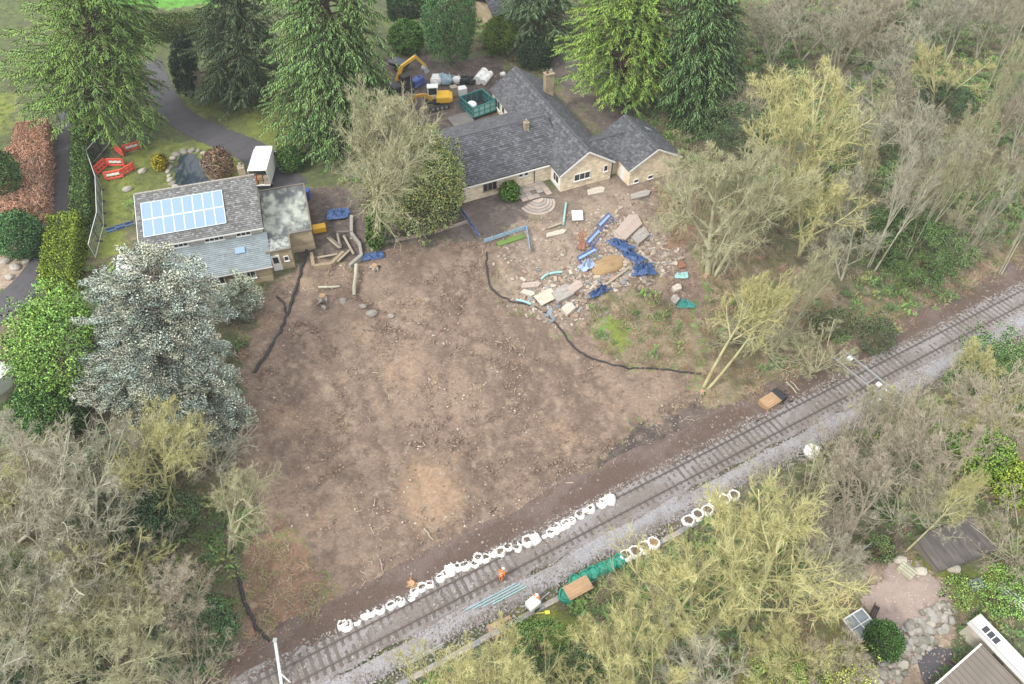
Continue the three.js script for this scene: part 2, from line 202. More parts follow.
{
  const axis = (a, b, fineA, fineB, far) => { const v = [...far.filter((q) => q < a)]; for (let q = a; q < b;) { v.push(q); q += q >= fineA && q < fineB ? 0.36 : 1.1; } v.push(b, ...far.filter((q) => q > b)); return v; };
  const far = [-700, -500, -350, -250, -190, -150, 30, 80, 150, 190, 250, 350, 500, 700];
  const xs = axis(-115, 115, -42, 32, far), zs = axis(-160, 5, -75, -18, far), nx = xs.length, nz = zs.length, pos = [], uv = [], idx = [];
  for (const z of zs) for (const x of xs) { pos.push(x, hgt(x, z) + (zoneAt(x, z) === Z.soil && across(x, z) > 5 ? (vn(x * 1.9, z * 1.9) - 0.5) * 0.26 + (vn(x * 0.6 + 5, z * 0.6) - 0.5) * 0.3 - 0.3 * rut(x, z) : 0), z); uv.push((x - LAND.x0) / (LAND.x1 - LAND.x0), (z - LAND.z0) / (LAND.z1 - LAND.z0)); }
  for (let j = 0; j < nz - 1; j++) for (let i = 0; i < nx - 1; i++) { const a = j * nx + i; idx.push(a, a + nx, a + 1, a + 1, a + nx, a + nx + 1); }
  const g = new THREE.BufferGeometry(); g.setAttribute('position', new THREE.Float32BufferAttribute(pos, 3)); g.setAttribute('uv', new THREE.Float32BufferAttribute(uv, 2)); g.setIndex(idx); g.computeVertexNormals();
  landMap.wrapS = landMap.wrapT = THREE.MirroredRepeatWrapping;
  struct('ground', g, mat([1, 1, 1], 1, { map: landMap, bumpMap: rep(gritBump, 70, 50), bumpScale: 0.05 }));
}
// a strip of paving along a centre line, its two edges laid on the land
function ribbon(pts, w, lift, step = 1.2) {
  const c = new THREE.CatmullRomCurve3(pts.map(([x, z]) => new THREE.Vector3(x, 0, z))), n = Math.ceil(c.getLength() / step), pos = [], uv = [], idx = [], m = 4;
  for (let i = 0; i <= n; i++) {
    const p = c.getPointAt(i / n), t = c.getTangentAt(i / n), W = Array.isArray(w) ? w[0] + (w[1] - w[0]) * i / n : w;
    for (let k = 0; k <= m; k++) { const s = (k / m - 0.5) * W, x = p.x - t.z * s, z = p.z + t.x * s; pos.push(x, hgt(x, z) + lift, z); uv.push(s, i * step); }
    if (i) for (let k = 0; k < m; k++) { const a = (i - 1) * (m + 1) + k, b = a + m + 1; idx.push(a, a + 1, b, a + 1, b + 1, b); }
  }
  const g = new THREE.BufferGeometry(); g.setAttribute('position', new THREE.Float32BufferAttribute(pos, 3)); g.setAttribute('uv', new THREE.Float32BufferAttribute(uv, 2)); g.setIndex(idx); g.computeVertexNormals();
  if (g.attributes.normal.getY(0) < 0) { const q = g.index.array; for (let i = 0; i < q.length; i += 3) [q[i], q[i + 1]] = [q[i + 1], q[i]]; g.computeVertexNormals(); }
  return g;
}
function inPoly(area, x, z) { let c = false; for (let i = 0, j = area.length - 1; i < area.length; j = i++) { const [xi, zi] = area[i], [xj, zj] = area[j]; if ((zi > z) !== (zj > z) && x < (xj - xi) * (z - zi) / (zj - zi) + xi) c = !c; } return c; }
function patch(pts, lift, cell = 0.22, level) {         // a sheet with an uneven edge laid on the land inside an outline
  const X = pts.map((q) => q[0]), Y = pts.map((q) => q[1]), x0 = Math.min(...X), z0 = Math.min(...Y), nx = Math.ceil((Math.max(...X) - x0) / cell), nz = Math.ceil((Math.max(...Y) - z0) / cell), pos = [], uv = [], idx = [];
  for (let j = 0; j <= nz; j++) for (let i = 0; i <= nx; i++) { const x = x0 + i * cell, z = z0 + j * cell; pos.push(x, (level ?? hgt(x, z)) + lift, z); uv.push(x, z); }
  for (let j = 0; j < nz; j++) for (let i = 0; i < nx; i++) { const x = x0 + (i + 0.5) * cell, z = z0 + (j + 0.5) * cell; if (!inPoly(pts, x + (vn(x * 2, z * 2) - 0.5) * 0.9, z + (vn(x * 2 + 9, z * 2) - 0.5) * 0.9)) continue; const a = j * (nx + 1) + i; idx.push(a, a + nx + 1, a + 1, a + 1, a + nx + 1, a + nx + 2); }
  const g = new THREE.BufferGeometry(); g.setAttribute('position', new THREE.Float32BufferAttribute(pos, 3)); g.setAttribute('uv', new THREE.Float32BufferAttribute(uv, 2)); g.setIndex(idx); g.computeVertexNormals(); return g;
}
struct('driveway', ribbon([[-53.85,-103.4],[-48.88,-93.65],[-44.78,-87.85],[-38.93,-83.59],[-33.25,-80.01],[-29.29,-75.77],[-26.84,-72.16]], [2.9, 4.6], 0.06), M.tarmac);
struct('lane', ribbon([[-64.27,-103.4],[-60.34,-91.07],[-56.96,-80.45],[-53.77,-71.19],[-51.75,-64.42],[-51.07,-58.47],[-52.25,-53.33],[-55.19,-48.74],[-62.08,-46.77]], [3.0, 4.0], 0.06), M.tarmac);
struct('far_lane', ribbon([[90.07,-139.36],[74.68,-121.42],[65.07,-111.14],[53.79,-100.49],[45.53,-97.14]], [3.4, 2.2], 0.08), M.palebal);
struct('gravel_patio', patch([[28.26,-23.35],[30.55,-25.37],[32.25,-26.95],[33.82,-26.15],[35.23,-24.35],[35.17,-22.94],[33.03,-21.73],[30.18,-20.63],[28.88,-21.73]], 0.1), M.pinkgravel);

// ---------------------------------------------------------------- the railway, laid in its own frame: u along it, d across it (positive uphill)
const onTrack = (u, d) => [TRX + u * UX + d * NX, TRZ + u * UZ + d * NZ];
const trackYaw = Math.atan2(-UZ, UX);
function strip(u0, u1, prof) {                          // an extrusion of a cross section of [d, y] along the line
  const pos = [], uv = [], idx = [], n = Math.ceil((u1 - u0) / 1.5);
  for (let i = 0; i <= n; i++) { const u = u0 + (u1 - u0) * i / n; let s = 0; prof.forEach(([d, y], k) => { if (k) s += Math.hypot(d - prof[k - 1][0], y - prof[k - 1][1]); const w = (k === 0 || k === prof.length - 1) ? (vn(u * 0.9, k * 7) - 0.5) * 0.7 + (vn(u * 0.23, k * 11) - 0.5) * 1.2 * (k === 0) : (vn(u * 1.7, k * 3) - 0.5) * 0.12, [x, z] = onTrack(u, d + w); pos.push(x, y + (k && k < prof.length - 1 ? (vn(u * 2.3, k * 5) - 0.5) * 0.05 + (vn(u * 0.16, 3) - 0.5) * 0.05 : 0), z); uv.push(u, s); }); }
  const m = prof.length; for (let i = 0; i < n; i++) for (let k = 0; k < m - 1; k++) { const a = i * m + k; idx.push(a, a + 1, a + m, a + 1, a + m + 1, a + m); }
  const g = new THREE.BufferGeometry(); g.setAttribute('position', new THREE.Float32BufferAttribute(pos, 3)); g.setAttribute('uv', new THREE.Float32BufferAttribute(uv, 2)); g.setIndex(idx); g.computeVertexNormals(); return g;
}
const U0 = -62, U1 = 92;
struct('cess', strip(U0, U1, [[5.0, -0.06], [3.8, 0.08], [2.4, 0.16], [1.6, 0.25], [1.1, 0.3]]), M.cess);
struct('ballast', strip(U0, U1, [[1.5, 0.2], [1.25, 0.3], [1.0, 0.33], [0.4, 0.335], [0, 0.335], [-0.4, 0.335], [-1.0, 0.33], [-1.4, 0.3], [-1.75, 0.12]]), M.ballast);
struct('ballast_walkway', strip(U0, U1, [[-1.55, 0.16], [-1.9, 0.2], [-2.4, 0.23], [-2.9, 0.18], [-3.6, -0.05]]), M.palebal);
{
  const tr = thing('railway_track', null, null, onTrack(0, 0), trackYaw, null, 0); tr.userData.kind = 'structure';
  const railShape = new THREE.Shape([[-0.07, 0], [0.07, 0], [0.07, 0.015], [0.012, 0.03], [0.012, 0.11], [0.036, 0.12], [0.036, 0.155], [-0.036, 0.155], [-0.036, 0.12], [-0.012, 0.11], [-0.012, 0.03], [-0.07, 0.015]].map((p) => new THREE.Vector2(...p)));
  for (const s of [-1, 1]) { const g = new THREE.ExtrudeGeometry(railShape, { depth: U1 - U0, bevelEnabled: false }); g.rotateY(Math.PI / 2).translate(U0, 0.345, s * 0.75); part(tr, 'rail', g, M.rail); }
  const sg = [0, 1, 2].map((k) => rbx(0.27, 0.16, 2.55, 0.02)), chairs = [-1, 1].map((s) => bx(0.2, 0.05, 0.36, 0, 0.1, s * 0.75)), cg = mg(chairs), r = rng(5);
  const sm = [M.sleeper, mat([0.22, 0.19, 0.165], 0.9, { map: woodTex }), mat([0.17, 0.147, 0.128], 0.9, { map: woodTex })];
  for (let u = U0 + 0.4, i = 0; u < U1 && i < 290; u += 0.66, i++) { const s = part(tr, 'sleeper', sg[i % 3], sm[Math.floor(r() * 3)]); s.position.set(u, 0.255 + r() * 0.02, (r() - 0.5) * 0.06); s.rotation.y = (r() - 0.5) * 0.03; part(s, 'rail_chair', cg, M.rail); }
}
{                                                       // concrete cable trough beside the walkway, one lid after another
  const ct = thing('cable_trough', 'low concrete cable trough running along the near side of the railway', 'trough', onTrack(-30, -4.6), trackYaw, null, 0);
  part(ct, 'channel', bx(52, 0.2, 0.42, 0, 0.06, 0), M.concrete);
  const lid = bx(0.96, 0.05, 0.46), r = rng(8); for (let i = 0; i < 53; i++) { const l = part(ct, 'lid', lid, i % 3 ? M.concrete : M.palebal); l.position.set(-25.6 + i * 0.985, 0.19, (r() - 0.5) * 0.03); l.rotation.y = (r() - 0.5) * 0.04; }
}

// ---------------------------------------------------------------- buildings
function slope(a, b, c, d, course, thick = 0.1) {       // roof slope from eave a-b up to ridge c-d (c above b), laid in overlapping courses
  const V = (p) => new THREE.Vector3(...p), A = V(a), B = V(b), C = V(c), D = V(d), n = B.clone().sub(A).cross(D.clone().sub(A)).normalize(); if (n.y < 0) n.negate();
  const L = A.distanceTo(D), k = Math.max(2, Math.round(L / course)), w = A.distanceTo(B), pos = [], nor = [], uv = [];
  const quad = (p, q, r, s, m, ua) => { const f = q.clone().sub(p).cross(r.clone().sub(p)).dot(m) > 0; for (const i of f ? [0, 1, 2, 0, 2, 3] : [0, 2, 1, 0, 3, 2]) { pos.push(...[p, q, r, s][i].toArray()); nor.push(...m.toArray()); uv.push(...ua[i]); } };
  const at = (P, Q, t, h) => P.clone().lerp(Q, t).addScaledVector(n, h), down = A.clone().sub(D).normalize();
  for (let i = 0; i < k; i++) {
    const t0 = i / k, t1 = (i + 1) / k, j = (hash(i, k) - 0.5) * 0.008, p = at(A, D, t0, 0.075 + j), q = at(B, C, t0, 0.075 - j), r = at(B, C, t1, 0.012), s = at(A, D, t1, 0.012);
    quad(p, q, r, s, n, [[0, i * course], [w, i * course], [w, (i + 0.98) * course], [0, (i + 0.98) * course]]);
    quad(at(A, D, t0, 0), at(B, C, t0, 0), q, p, down, [[0, i * course], [w, i * course], [w, i * course + 0.03], [0, i * course + 0.03]]);
  }
  const lo = (P) => P.clone().addScaledVector(n, -thick), under = n.clone().negate(), z = [[0, 0], [w, 0], [w, L], [0, L]], side = B.clone().sub(A).normalize();
  quad(lo(A), lo(B), lo(C), lo(D), under, z); quad(lo(A), lo(B), B, A, down, z); quad(lo(B), lo(C), C, B, side, z); quad(lo(A), lo(D), D, A, side.clone().negate(), z);
  const g = new THREE.BufferGeometry(); g.setAttribute('position', new THREE.Float32BufferAttribute(pos, 3)); g.setAttribute('normal', new THREE.Float32BufferAttribute(nor, 3)); g.setAttribute('uv', new THREE.Float32BufferAttribute(uv, 2)); return g;
}
function gable(o, x0, x1, z0, z1, eave, ridge, along, wallMat, roofMat, course = 0.284, over = 0.35) {   // walls and roof; the ridge runs along 'x' or 'z'
  const S = along === 'x' ? (u, y, v) => [u, y, v] : (u, y, v) => [v, y, u], [u0, u1, v0, v1] = along === 'x' ? [x0, x1, z0, z1] : [z0, z1, x0, x1], vm = (v0 + v1) / 2, q = (ridge - eave) / (vm - v0), e = eave - q * over;
  const w = part(o, 'wall', mg(poly([S(u0, 0, v0), S(u1, 0, v0), S(u1, eave, v0), S(u0, eave, v0)]), poly([S(u1, 0, v1), S(u0, 0, v1), S(u0, eave, v1), S(u1, eave, v1)]),
    ...[u0, u1].map((u) => poly([S(u, 0, v0), S(u, 0, v1), S(u, eave, v1), S(u, ridge - 0.02, vm), S(u, eave, v0)]))), wallMat);
  const a0 = u0 - 0.25, a1 = u1 + 0.25, y = 0.1;
  const r = part(o, 'roof', slope(S(a0, e + y, v1 + over), S(a1, e + y, v1 + over), S(a1, ridge + y, vm), S(a0, ridge + y, vm), course), roofMat);
  part(r, 'far_slope', slope(S(a0, e + y, v0 - over), S(a1, e + y, v0 - over), S(a1, ridge + y, vm), S(a0, ridge + y, vm), course), roofMat);
  const rt = []; for (let u = a0 + 0.22; u < a1; u += 0.45) rt.push(along === 'x' ? bx(0.43, 0.1, 0.26, u, ridge + y + 0.05, vm) : bx(0.26, 0.1, 0.43, vm, ridge + y + 0.05, u));
  const rc = part(r, 'ridge_tiles', mg(rt), roofMat);
  return { wall: w, roof: r };
}
function windowIn(o, x, y, z, w, h, yaw = 0, panes = 1, frame = M.white) {
  const t = 0.07, f = [bx(w, t, 0.09, 0, h / 2), bx(w, t, 0.09, 0, -h / 2), bx(t, h, 0.09, -w / 2), bx(t, h, 0.09, w / 2), bx(w + 0.16, 0.05, 0.18, 0, -h / 2 - 0.06, 0.04)];
  for (let i = 1; i < panes; i++) f.push(bx(t, h, 0.085, -w / 2 + w * i / panes));
  const m = part(o, 'window', mg(f), frame); m.position.set(x, y, z); m.rotation.y = yaw;
  for (let i = 0; i < panes; i++) part(m, 'pane', bx(w / panes - t, h - t, 0.04, -w / 2 + w * (i + 0.5) / panes), M.glass);
  return m;
}
function doorIn(o, x, y, z, w, h, yaw, m, glass = true) { const d = part(o, 'door', bx(w, h, 0.1), m); d.position.set(x, y + h / 2, z); d.rotation.y = yaw; if (glass) part(d, 'pane', bx(w * 0.6, h * 0.4, 0.03, 0, h * 0.2, 0.055), M.glass); part(d, 'handle', bx(0.12, 0.03, 0.06, w * 0.36, 0, 0.07), M.steel); return d; }

// the bungalow: a long wing running away, a wing to the left, a second gable to the right and a link between them
const B0 = [-5.0, -70.0], BY = 24 * Math.PI / 180;
const bun = thing('bungalow', 'cream stone bungalow with dark tiled roofs and two front gables above the cleared site', 'house', B0, BY, null, 4.98);
gable(bun, -1.2, 12.4, -11.4, 0, 2.6, 5.0, 'x', M.cream, M.slate);
gable(bun, 10.6, 17.4, -18, 2.8, 2.55, 4.85, 'z', M.cream, M.slate);
gable(bun, 18.6, 25.4, -2.4, 5.2, 2.5, 4.5, 'z', M.cream, M.slate);
gable(bun, 15.5, 21.8, -2.6, 2.3, 2.45, 3.75, 'x', M.render, M.slate);
for (const [xa, xb, xm, z, e, rg] of [[10.3, 17.7, 14, 3.08, 2.42, 4.85], [18.3, 25.7, 22, 5.48, 2.38, 4.5]]) part(bun, 'bargeboard', mg(bar([xa, e, z], [xm, rg, z], 0.05, 0.2), bar([xb, e, z], [xm, rg, z], 0.05, 0.2)), M.white);
part(bun, 'gutter', bx(11.6, 0.1, 0.12, 4.5, 2.38, 0.46), M.white);
part(bun, 'drainpipe', cy(0.05, 0.05, 2.4, 8, 8.4, 1.2, 0.08), M.black);
part(bun, 'drainpipe', cy(0.05, 0.05, 2.4, 8, 17.5, 1.2, 2.9), M.black);
for (const x of [6.6, 7.3]) windowIn(bun, x, 1.9, 0.05, 0.5, 0.6);
windowIn(bun, 2.6, 1.4, 0.05, 1.7, 1.1, 0, 3, M.palewood);
windowIn(bun, 13.4, 1.55, 2.86, 2.1, 0.9, 0, 3); windowIn(bun, 16.6, 1.75, 2.86, 0.5, 0.8);
part(bun, 'rendered_panel', bx(0.06, 2.2, 2.4, 10.56, 1.2, 1.5), M.white);
windowIn(bun, 10.5, 1.4, 1.7, 1.3, 1.1, -Math.PI / 2, 2); doorIn(bun, 18.56, 0.1, 3.7, 0.95, 2.05, -Math.PI / 2, M.white, false);
windowIn(bun, 19.6, 0.6, 5.26, 0.6, 0.45); windowIn(bun, 21.6, 0.6, 5.26, 0.7, 0.45);
doorIn(bun, 10.55, 0.1, -14.2, 1.0, 2.1, -Math.PI / 2, M.white); windowIn(bun, 10.55, 1.4, -16.2, 1.8, 1.2, -Math.PI / 2, 2);
windowIn(bun, -1.25, 1.5, -5.5, 1.6, 1.1, -Math.PI / 2, 2);
{
  const c = part(bun, 'chimney', mg(bx(1.15, 3.6, 0.8, 16.4, 4.4, -12.8), bx(1.3, 0.14, 0.95, 16.4, 6.2, -12.8)), M.stone);
  part(c, 'chimney_pot', cy(0.14, 0.17, 0.55, 10, 16.15, 6.5, -12.8), M.rust); part(c, 'chimney_pot', cy(0.14, 0.17, 0.45, 10, 16.7, 6.45, -12.8), M.concrete);
  const f = part(bun, 'flue', mg(bx(0.55, 1.1, 0.5, 9.4, 5.0, -4.6), bx(0.65, 0.08, 0.6, 9.4, 5.58, -4.6)), M.stone); part(f, 'cowl', cy(0.1, 0.12, 0.4, 8, 9.4, 5.8, -4.6), M.concrete);
  part(f, 'lead_flashing', bx(0.8, 0.03, 1.0, 9.4, 4.3, -4.1, 0, 0.4), M.bluelead);
  part(bun, 'rooflight', bx(0.9, 0.08, 0.7, 23.9, 3.68, 0.2, 0, 0, -0.53), M.bluelead);
}
{                                                       // half-round garden steps in front of the corner
  const st = thing('garden_steps', 'rounded concentric stone steps below the bungalow corner', 'steps', [3.3,-68.73], BY);
  for (let i = 0; i < 5; i++) { const sh = new THREE.Shape(); sh.absarc(0, 0, 2.1 - i * 0.36, 0, Math.PI, false); const g = new THREE.ExtrudeGeometry(sh, { depth: 0.16, bevelEnabled: true, bevelSize: 0.02, bevelThickness: 0.02, bevelSegments: 1, curveSegments: 20 }); g.rotateX(Math.PI / 2).translate(0, 0.14 + i * 0.15, -0.7); part(st, 'step', g, i & 1 ? M.concrete : M.pinkslab); }
  const tr = thing('terrace', 'cracked pale paved terrace against the bungalow wall', 'terrace', [1.81,-71.57], BY);
  const r = rng(77); for (let i = 0; i < 7; i++) for (let j = 0; j < 4; j++) { if (r() < 0.12) continue; part(tr, 'paving_slab', bx(0.74, 0.08, 0.74, -2.4 + i * 0.78 + (r() - 0.5) * 0.06, 0.1 + r() * 0.03, -1.2 + j * 0.78, (r() - 0.5) * 0.06), r() < 0.5 ? M.concrete : M.pinkslab); }
}

// the house with the solar roof
const S0 = [-38.1, -57.3], SY = 16.2 * Math.PI / 180;
const sol = thing('solar_house', 'stone house with solar panels on a shallow grey roof and lean-to below', 'house', S0, SY, null, 4.98);
{
  const E = 4.2, R = 6.2, zr = -6.1, zb = -7.6;
  part(sol, 'wall', mg(poly([[0, 0, 0], [11.8, 0, 0], [11.8, E, 0], [0, E, 0]]), poly([[11.8, 0, zb], [0, 0, zb], [0, 5.3, zb], [11.8, 5.3, zb]]), ...[0, 11.8].map((x) => poly([[x, 0, zb], [x, 0, 0], [x, E, 0], [x, R, zr], [x, 5.3, zb]]))), M.render);
  const rf = part(sol, 'roof', slope([-0.35, E + 0.0, 0.4], [12.1, E + 0.0, 0.4], [12.1, R + 0.12, zr], [-0.35, R + 0.12, zr], 0.25), M.greyslate);
  part(rf, 'far_slope', slope([12.1, 5.2, zb - 0.3], [-0.35, 5.2, zb - 0.3], [-0.35, R + 0.12, zr], [12.1, R + 0.12, zr], 0.25), M.greyslate);
  part(rf, 'ridge_tiles', mg(...Array.from({ length: 27 }, (_, i) => bx(0.43, 0.1, 0.24, -0.1 + i * 0.46, R + 0.19, zr))), M.concrete);
  part(rf, 'fascia', bx(12.4, 0.16, 0.05, 5.9, E - 0.1, 0.45), M.white); part(rf, 'bargeboard', bar([-0.4, E, 0.4], [-0.4, R + 0.05, zr], 0.05, 0.2), M.white);
  const pitch = Math.atan2(R + 0.12 - E, 0.4 - zr), pg = bx(0.97, 0.035, 2.06), fg = mg(bx(1.0, 0.04, 0.05, 0, 0.006, -1.04), bx(1.0, 0.04, 0.05, 0, 0.006, 1.04), bx(0.05, 0.04, 2.08, -0.5, 0.006), bx(0.05, 0.04, 2.08, 0.5, 0.006));
  for (let j = 0; j < 2; j++) for (let i = 0; i < 8; i++) { const p = part(sol, 'solar_panel', pg, M.panel), s = 2.2 + j * 2.15, z = 0.4 - s * Math.cos(pitch); p.position.set(0.75 + i * 1.035, E + s * Math.sin(pitch) + 0.19, z); p.rotation.x = pitch; part(p, 'panel_frame', fg, M.panelframe); }
  for (const [x, n] of [[9.9, 3], [6.9, 4], [3.5, 3]]) windowIn(sol, x, 3.62, 0.06, n * 0.48, 0.55, 0, n);
  part(sol, 'wall', mg(bx(12.0, 2.2, 4.1, 5.95, 1.1, 2.1)), M.stone);
  const lt = part(sol, 'lean_to_roof', slope([-0.3, 2.25, 4.5], [12.25, 2.25, 4.5], [12.25, 3.25, 0.03], [-0.3, 3.25, 0.03], 0.25), M.bluelead);
  part(lt, 'skylight', bx(1.0, 0.1, 0.8, 9.3, 2.97, 1.95, 0, Math.atan2(1, 4.47)), M.panel); part(lt, 'fascia', bx(12.6, 0.14, 0.05, 6, 2.16, 4.53), M.white);
  for (const [x, n] of [[9.6, 3], [6.2, 4], [2.6, 3]]) windowIn(sol, x, 1.35, 4.2, n * 0.5, 0.9, 0, n);
  const fl = part(sol, 'side_porch', bx(2.9, 2.3, 3.6, -1.6, 1.15, 0.4), M.stone); part(fl, 'flat_roof', bx(3.2, 0.14, 3.9, -1.7, 2.38, 0.4), M.white);
  const fr = part(sol, 'garage', mg(bx(4.9, 2.6, 8.4, 14.35, 1.3, -3.75), bx(2.5, 2.59, 2.4, 13.1, 1.295, 1.6)), M.stone);
  part(fr, 'flat_roof', mg(bx(4.9, 0.12, 8.4, 14.35, 2.66, -3.75), bx(2.5, 0.12, 2.42, 13.1, 2.655, 1.64)), M.lichenroof);
  part(fr, 'roof_kerb', mg(bx(0.16, 0.16, 8.6, 16.85, 2.78, -3.75), bx(5.1, 0.16, 0.16, 14.35, 2.785, -8.0), bx(2.2, 0.16, 0.16, 15.7, 2.785, 0.46), bx(0.16, 0.15, 2.3, 14.4, 2.78, 1.7), bx(2.6, 0.15, 0.16, 13.1, 2.775, 2.85)), M.greywood);
  doorIn(sol, 12.6, 0.1, 2.85, 0.9, 2.05, 0, M.white); windowIn(sol, 13.7, 1.5, 2.84, 0.45, 0.6);
  const ch = part(sol, 'chimney', bx(0.7, 1.6, 0.7, 10.9, 6.5, -6.6), M.stone); part(ch, 'chimney_pot', cy(0.13, 0.16, 0.5, 8, 10.9, 7.5, -6.6), M.concrete);
}
// bottom right: a house end with a boarded roof, a long white roof beside it, a shed
{
  const a = [28.73,-14.93], b = [34.79,-18.78], o = thing('garden_house', 'brown ribbed roof of a house at the lower right corner', 'house', b, yawOf(a, b));
  part(o, 'wall', bx(13, 2.8, 6.5, -6.9, 1.4, 3.7), M.cream);
  const rib = mat([0.25, 0.215, 0.18], 0.85, { map: rep(mottle, 0.5) }), rf = part(o, 'roof', bx(13.8, 0.12, 7.1, -6.9, 3.1, 3.55, 0, 0.06), rib), rg = bx(0.1, 0.07, 7.1);
  for (let i = 0; i < 29; i++) { const r = part(rf, 'roof_batten', rg, rib); r.position.set(-13.7 + i * 0.486, 3.19, 3.55); r.rotation.x = 0.06; }
  part(rf, 'gutter', bx(13.9, 0.12, 0.12, -6.9, 3.3, -0.06), M.white); windowIn(o, -4, 1.3, 0.4, 3.2, 1.7, Math.PI, 3);
  const yd = solo('sunken_yard', new THREE.BoxGeometry(13, 0.05, 2.6).rotateY(yawOf(a, b)).translate([33.73,-19.03][0], hgt(...[33.73,-19.03]) + 0.05, [33.73,-19.03][1]), M.tarmac, 'narrow tarmac yard between the rock garden and the ribbed roof', 'yard');
}
{
  const a = [35.71,-21.18], b = [37.6,-17.71], o = thing('garden_store', 'long narrow white roof with three dark rooflights beside the ribbed roof', 'store', mid(a, b), yawOf(a, b)), L = dist(a, b) + 4;
  part(o, 'wall', bx(L - 0.3, 2.0, 1.2, 2, 1.0, 0), M.render); const rf = part(o, 'roof', rbx(L, 0.16, 1.55, 0.05, 2, 2.08, 0), M.whitepaint), w = part(rf, 'rooflight_frame', bx(1.45, 0.1, 0.75, 2 - L / 2 + 1.5, 2.2, 0), M.white);
  for (let i = 0; i < 3; i++) part(w, 'pane', bx(0.38, 0.04, 0.6, 2 - L / 2 + 1.04 + i * 0.46, 2.25, 0), M.glass);
  part(rf, 'seam', bx(L - 0.2, 0.03, 0.04, 2, 2.17, 0.45), M.concrete); part(o, 'door', bx(0.9, 1.8, 0.06, 1, 0.95, 0.62), M.greywood);
}
{
  const a = [34.57,-26.84], b = [40.1,-28.73], o = thing('garden_shed', 'low shed with flat dark felt roof beside the fallen trunk', 'shed', [37.25,-27.73], yawOf(a, b));
  part(o, 'wall', bx(5.6, 1.15, 2.9, 0, 0.57, 0), M.greywood);
  const r = part(o, 'roof', bx(6.0, 0.08, 3.2, 0, 1.24, 0, 0, 0.03), M.felt); for (let i = 0; i < 7; i++) part(r, 'felt_strip', bx(0.82, 0.02, 3.18, -2.55 + i * 0.85, 1.29, 0, 0, 0.03, (hash(i, 4) - 0.5) * 0.02), i & 1 ? M.felt : mat([0.17, 0.15, 0.14], 0.9, { map: rep(mottle, 0.7) })); doorIn(o, 1.6, 0.02, 1.47, 0.8, 1.05, 0, M.greywood, false);
}
{
  const o = thing('cold_frame', 'white framed glass cold frame on the pale gravel', 'cold frame', [27.43,-21.18], yawOf([26.36,-21.57], [28.12,-22.37]) + 0.05);
  part(o, 'base', bx(2.0, 0.5, 1.8, 0, 0.25, 0), M.palewood); const lid = part(o, 'lid_frame', mg(bx(2.1, 0.07, 0.1, 0, 0.58, -0.9), bx(2.1, 0.07, 0.1, 0, 0.58, 0.9), bx(0.1, 0.07, 1.8, -1.0, 0.58, 0), bx(0.1, 0.07, 1.8, 1.0, 0.58, 0), bx(0.07, 0.065, 1.8, 0, 0.58, 0), bx(2.0, 0.06, 0.07, 0, 0.58, 0)), M.white);
  for (const x of [-0.5, 0.5]) for (const z of [-0.45, 0.45]) part(lid, 'pane', bx(0.92, 0.015, 0.82, x, 0.57, z), M.bluelead);
  const t = thing('garden_bench', 'dark slatted bench next to the cold frame', 'bench', [28.95,-22.21], 0.9);
  part(t, 'seat', mg(...[0, 1, 2].map((i) => bx(1.3, 0.04, 0.11, 0, 0.45, -0.15 + i * 0.15))), M.darkwood); part(t, 'backrest', mg(...[0, 1].map((i) => bx(1.3, 0.1, 0.03, 0, 0.62 + i * 0.16, -0.28))), M.darkwood); for (const x of [-0.55, 0.55]) part(t, 'leg', bx(0.06, 0.45, 0.4, x, 0.22, 0), M.darkwood);
}
{
  const o = thing('summer_house', 'pale curved roof at the left edge beside the lane', 'shed', [-48.33,-42.08], 1.2);
  part(o, 'wall', bx(3, 1.8, 4, 0, 0.9, 0), M.render); const g = new THREE.CylinderGeometry(2.3, 2.3, 4.3, 20, 1, false, -0.8, 1.6); g.rotateX(Math.PI / 2).rotateZ(Math.PI / 2 + Math.PI / 2).translate(0, 0.35, 0); g.rotateZ(0); part(o, 'roof', new THREE.CylinderGeometry(2.2, 2.2, 4.3, 24, 1, false).rotateX(Math.PI / 2).scale(0.8, 0.35, 1).translate(0, 1.75, 0), M.whitepaint);
  const q = thing('hidden_house', 'dark grey roof glimpsed between the conifers at the top', 'house', [-1.12,-116.13], 0.5); part(q, 'wall', bx(7, 2.6, 6, 0, 1.3, 0), M.stone); part(q, 'roof', slope([-3.8, 2.5, 3.4], [3.8, 2.5, 3.4], [3.8, 4.8, 0], [-3.8, 4.8, 0], 0.284), M.slate).add(part(q, 'far_slope', slope([-3.8, 2.5, -3.4], [3.8, 2.5, -3.4], [3.8, 4.8, 0], [-3.8, 4.8, 0], 0.284), M.slate));
}
{
  const o = thing('timber_pergola', 'dark timber deck with pale rails showing through the silver cedar', 'pergola', [-35.24,-50.5], SY);
  const r = rng(3); for (let i = 0; i < 10; i++) part(o, 'plank', bx(4.4, 0.06, 0.36, 0, 0.5, -1.8 + i * 0.4), M.darkwood); for (const z of [-2, 0, 2]) part(o, 'rail', bx(4.6, 0.08, 0.08, 0, 1.3, z), M.palewood); for (const x of [-2.2, 0, 2.2]) for (const z of [-2, 2]) part(o, 'post', bx(0.1, 1.4, 0.1, x, 0.7, z), M.palewood);
}

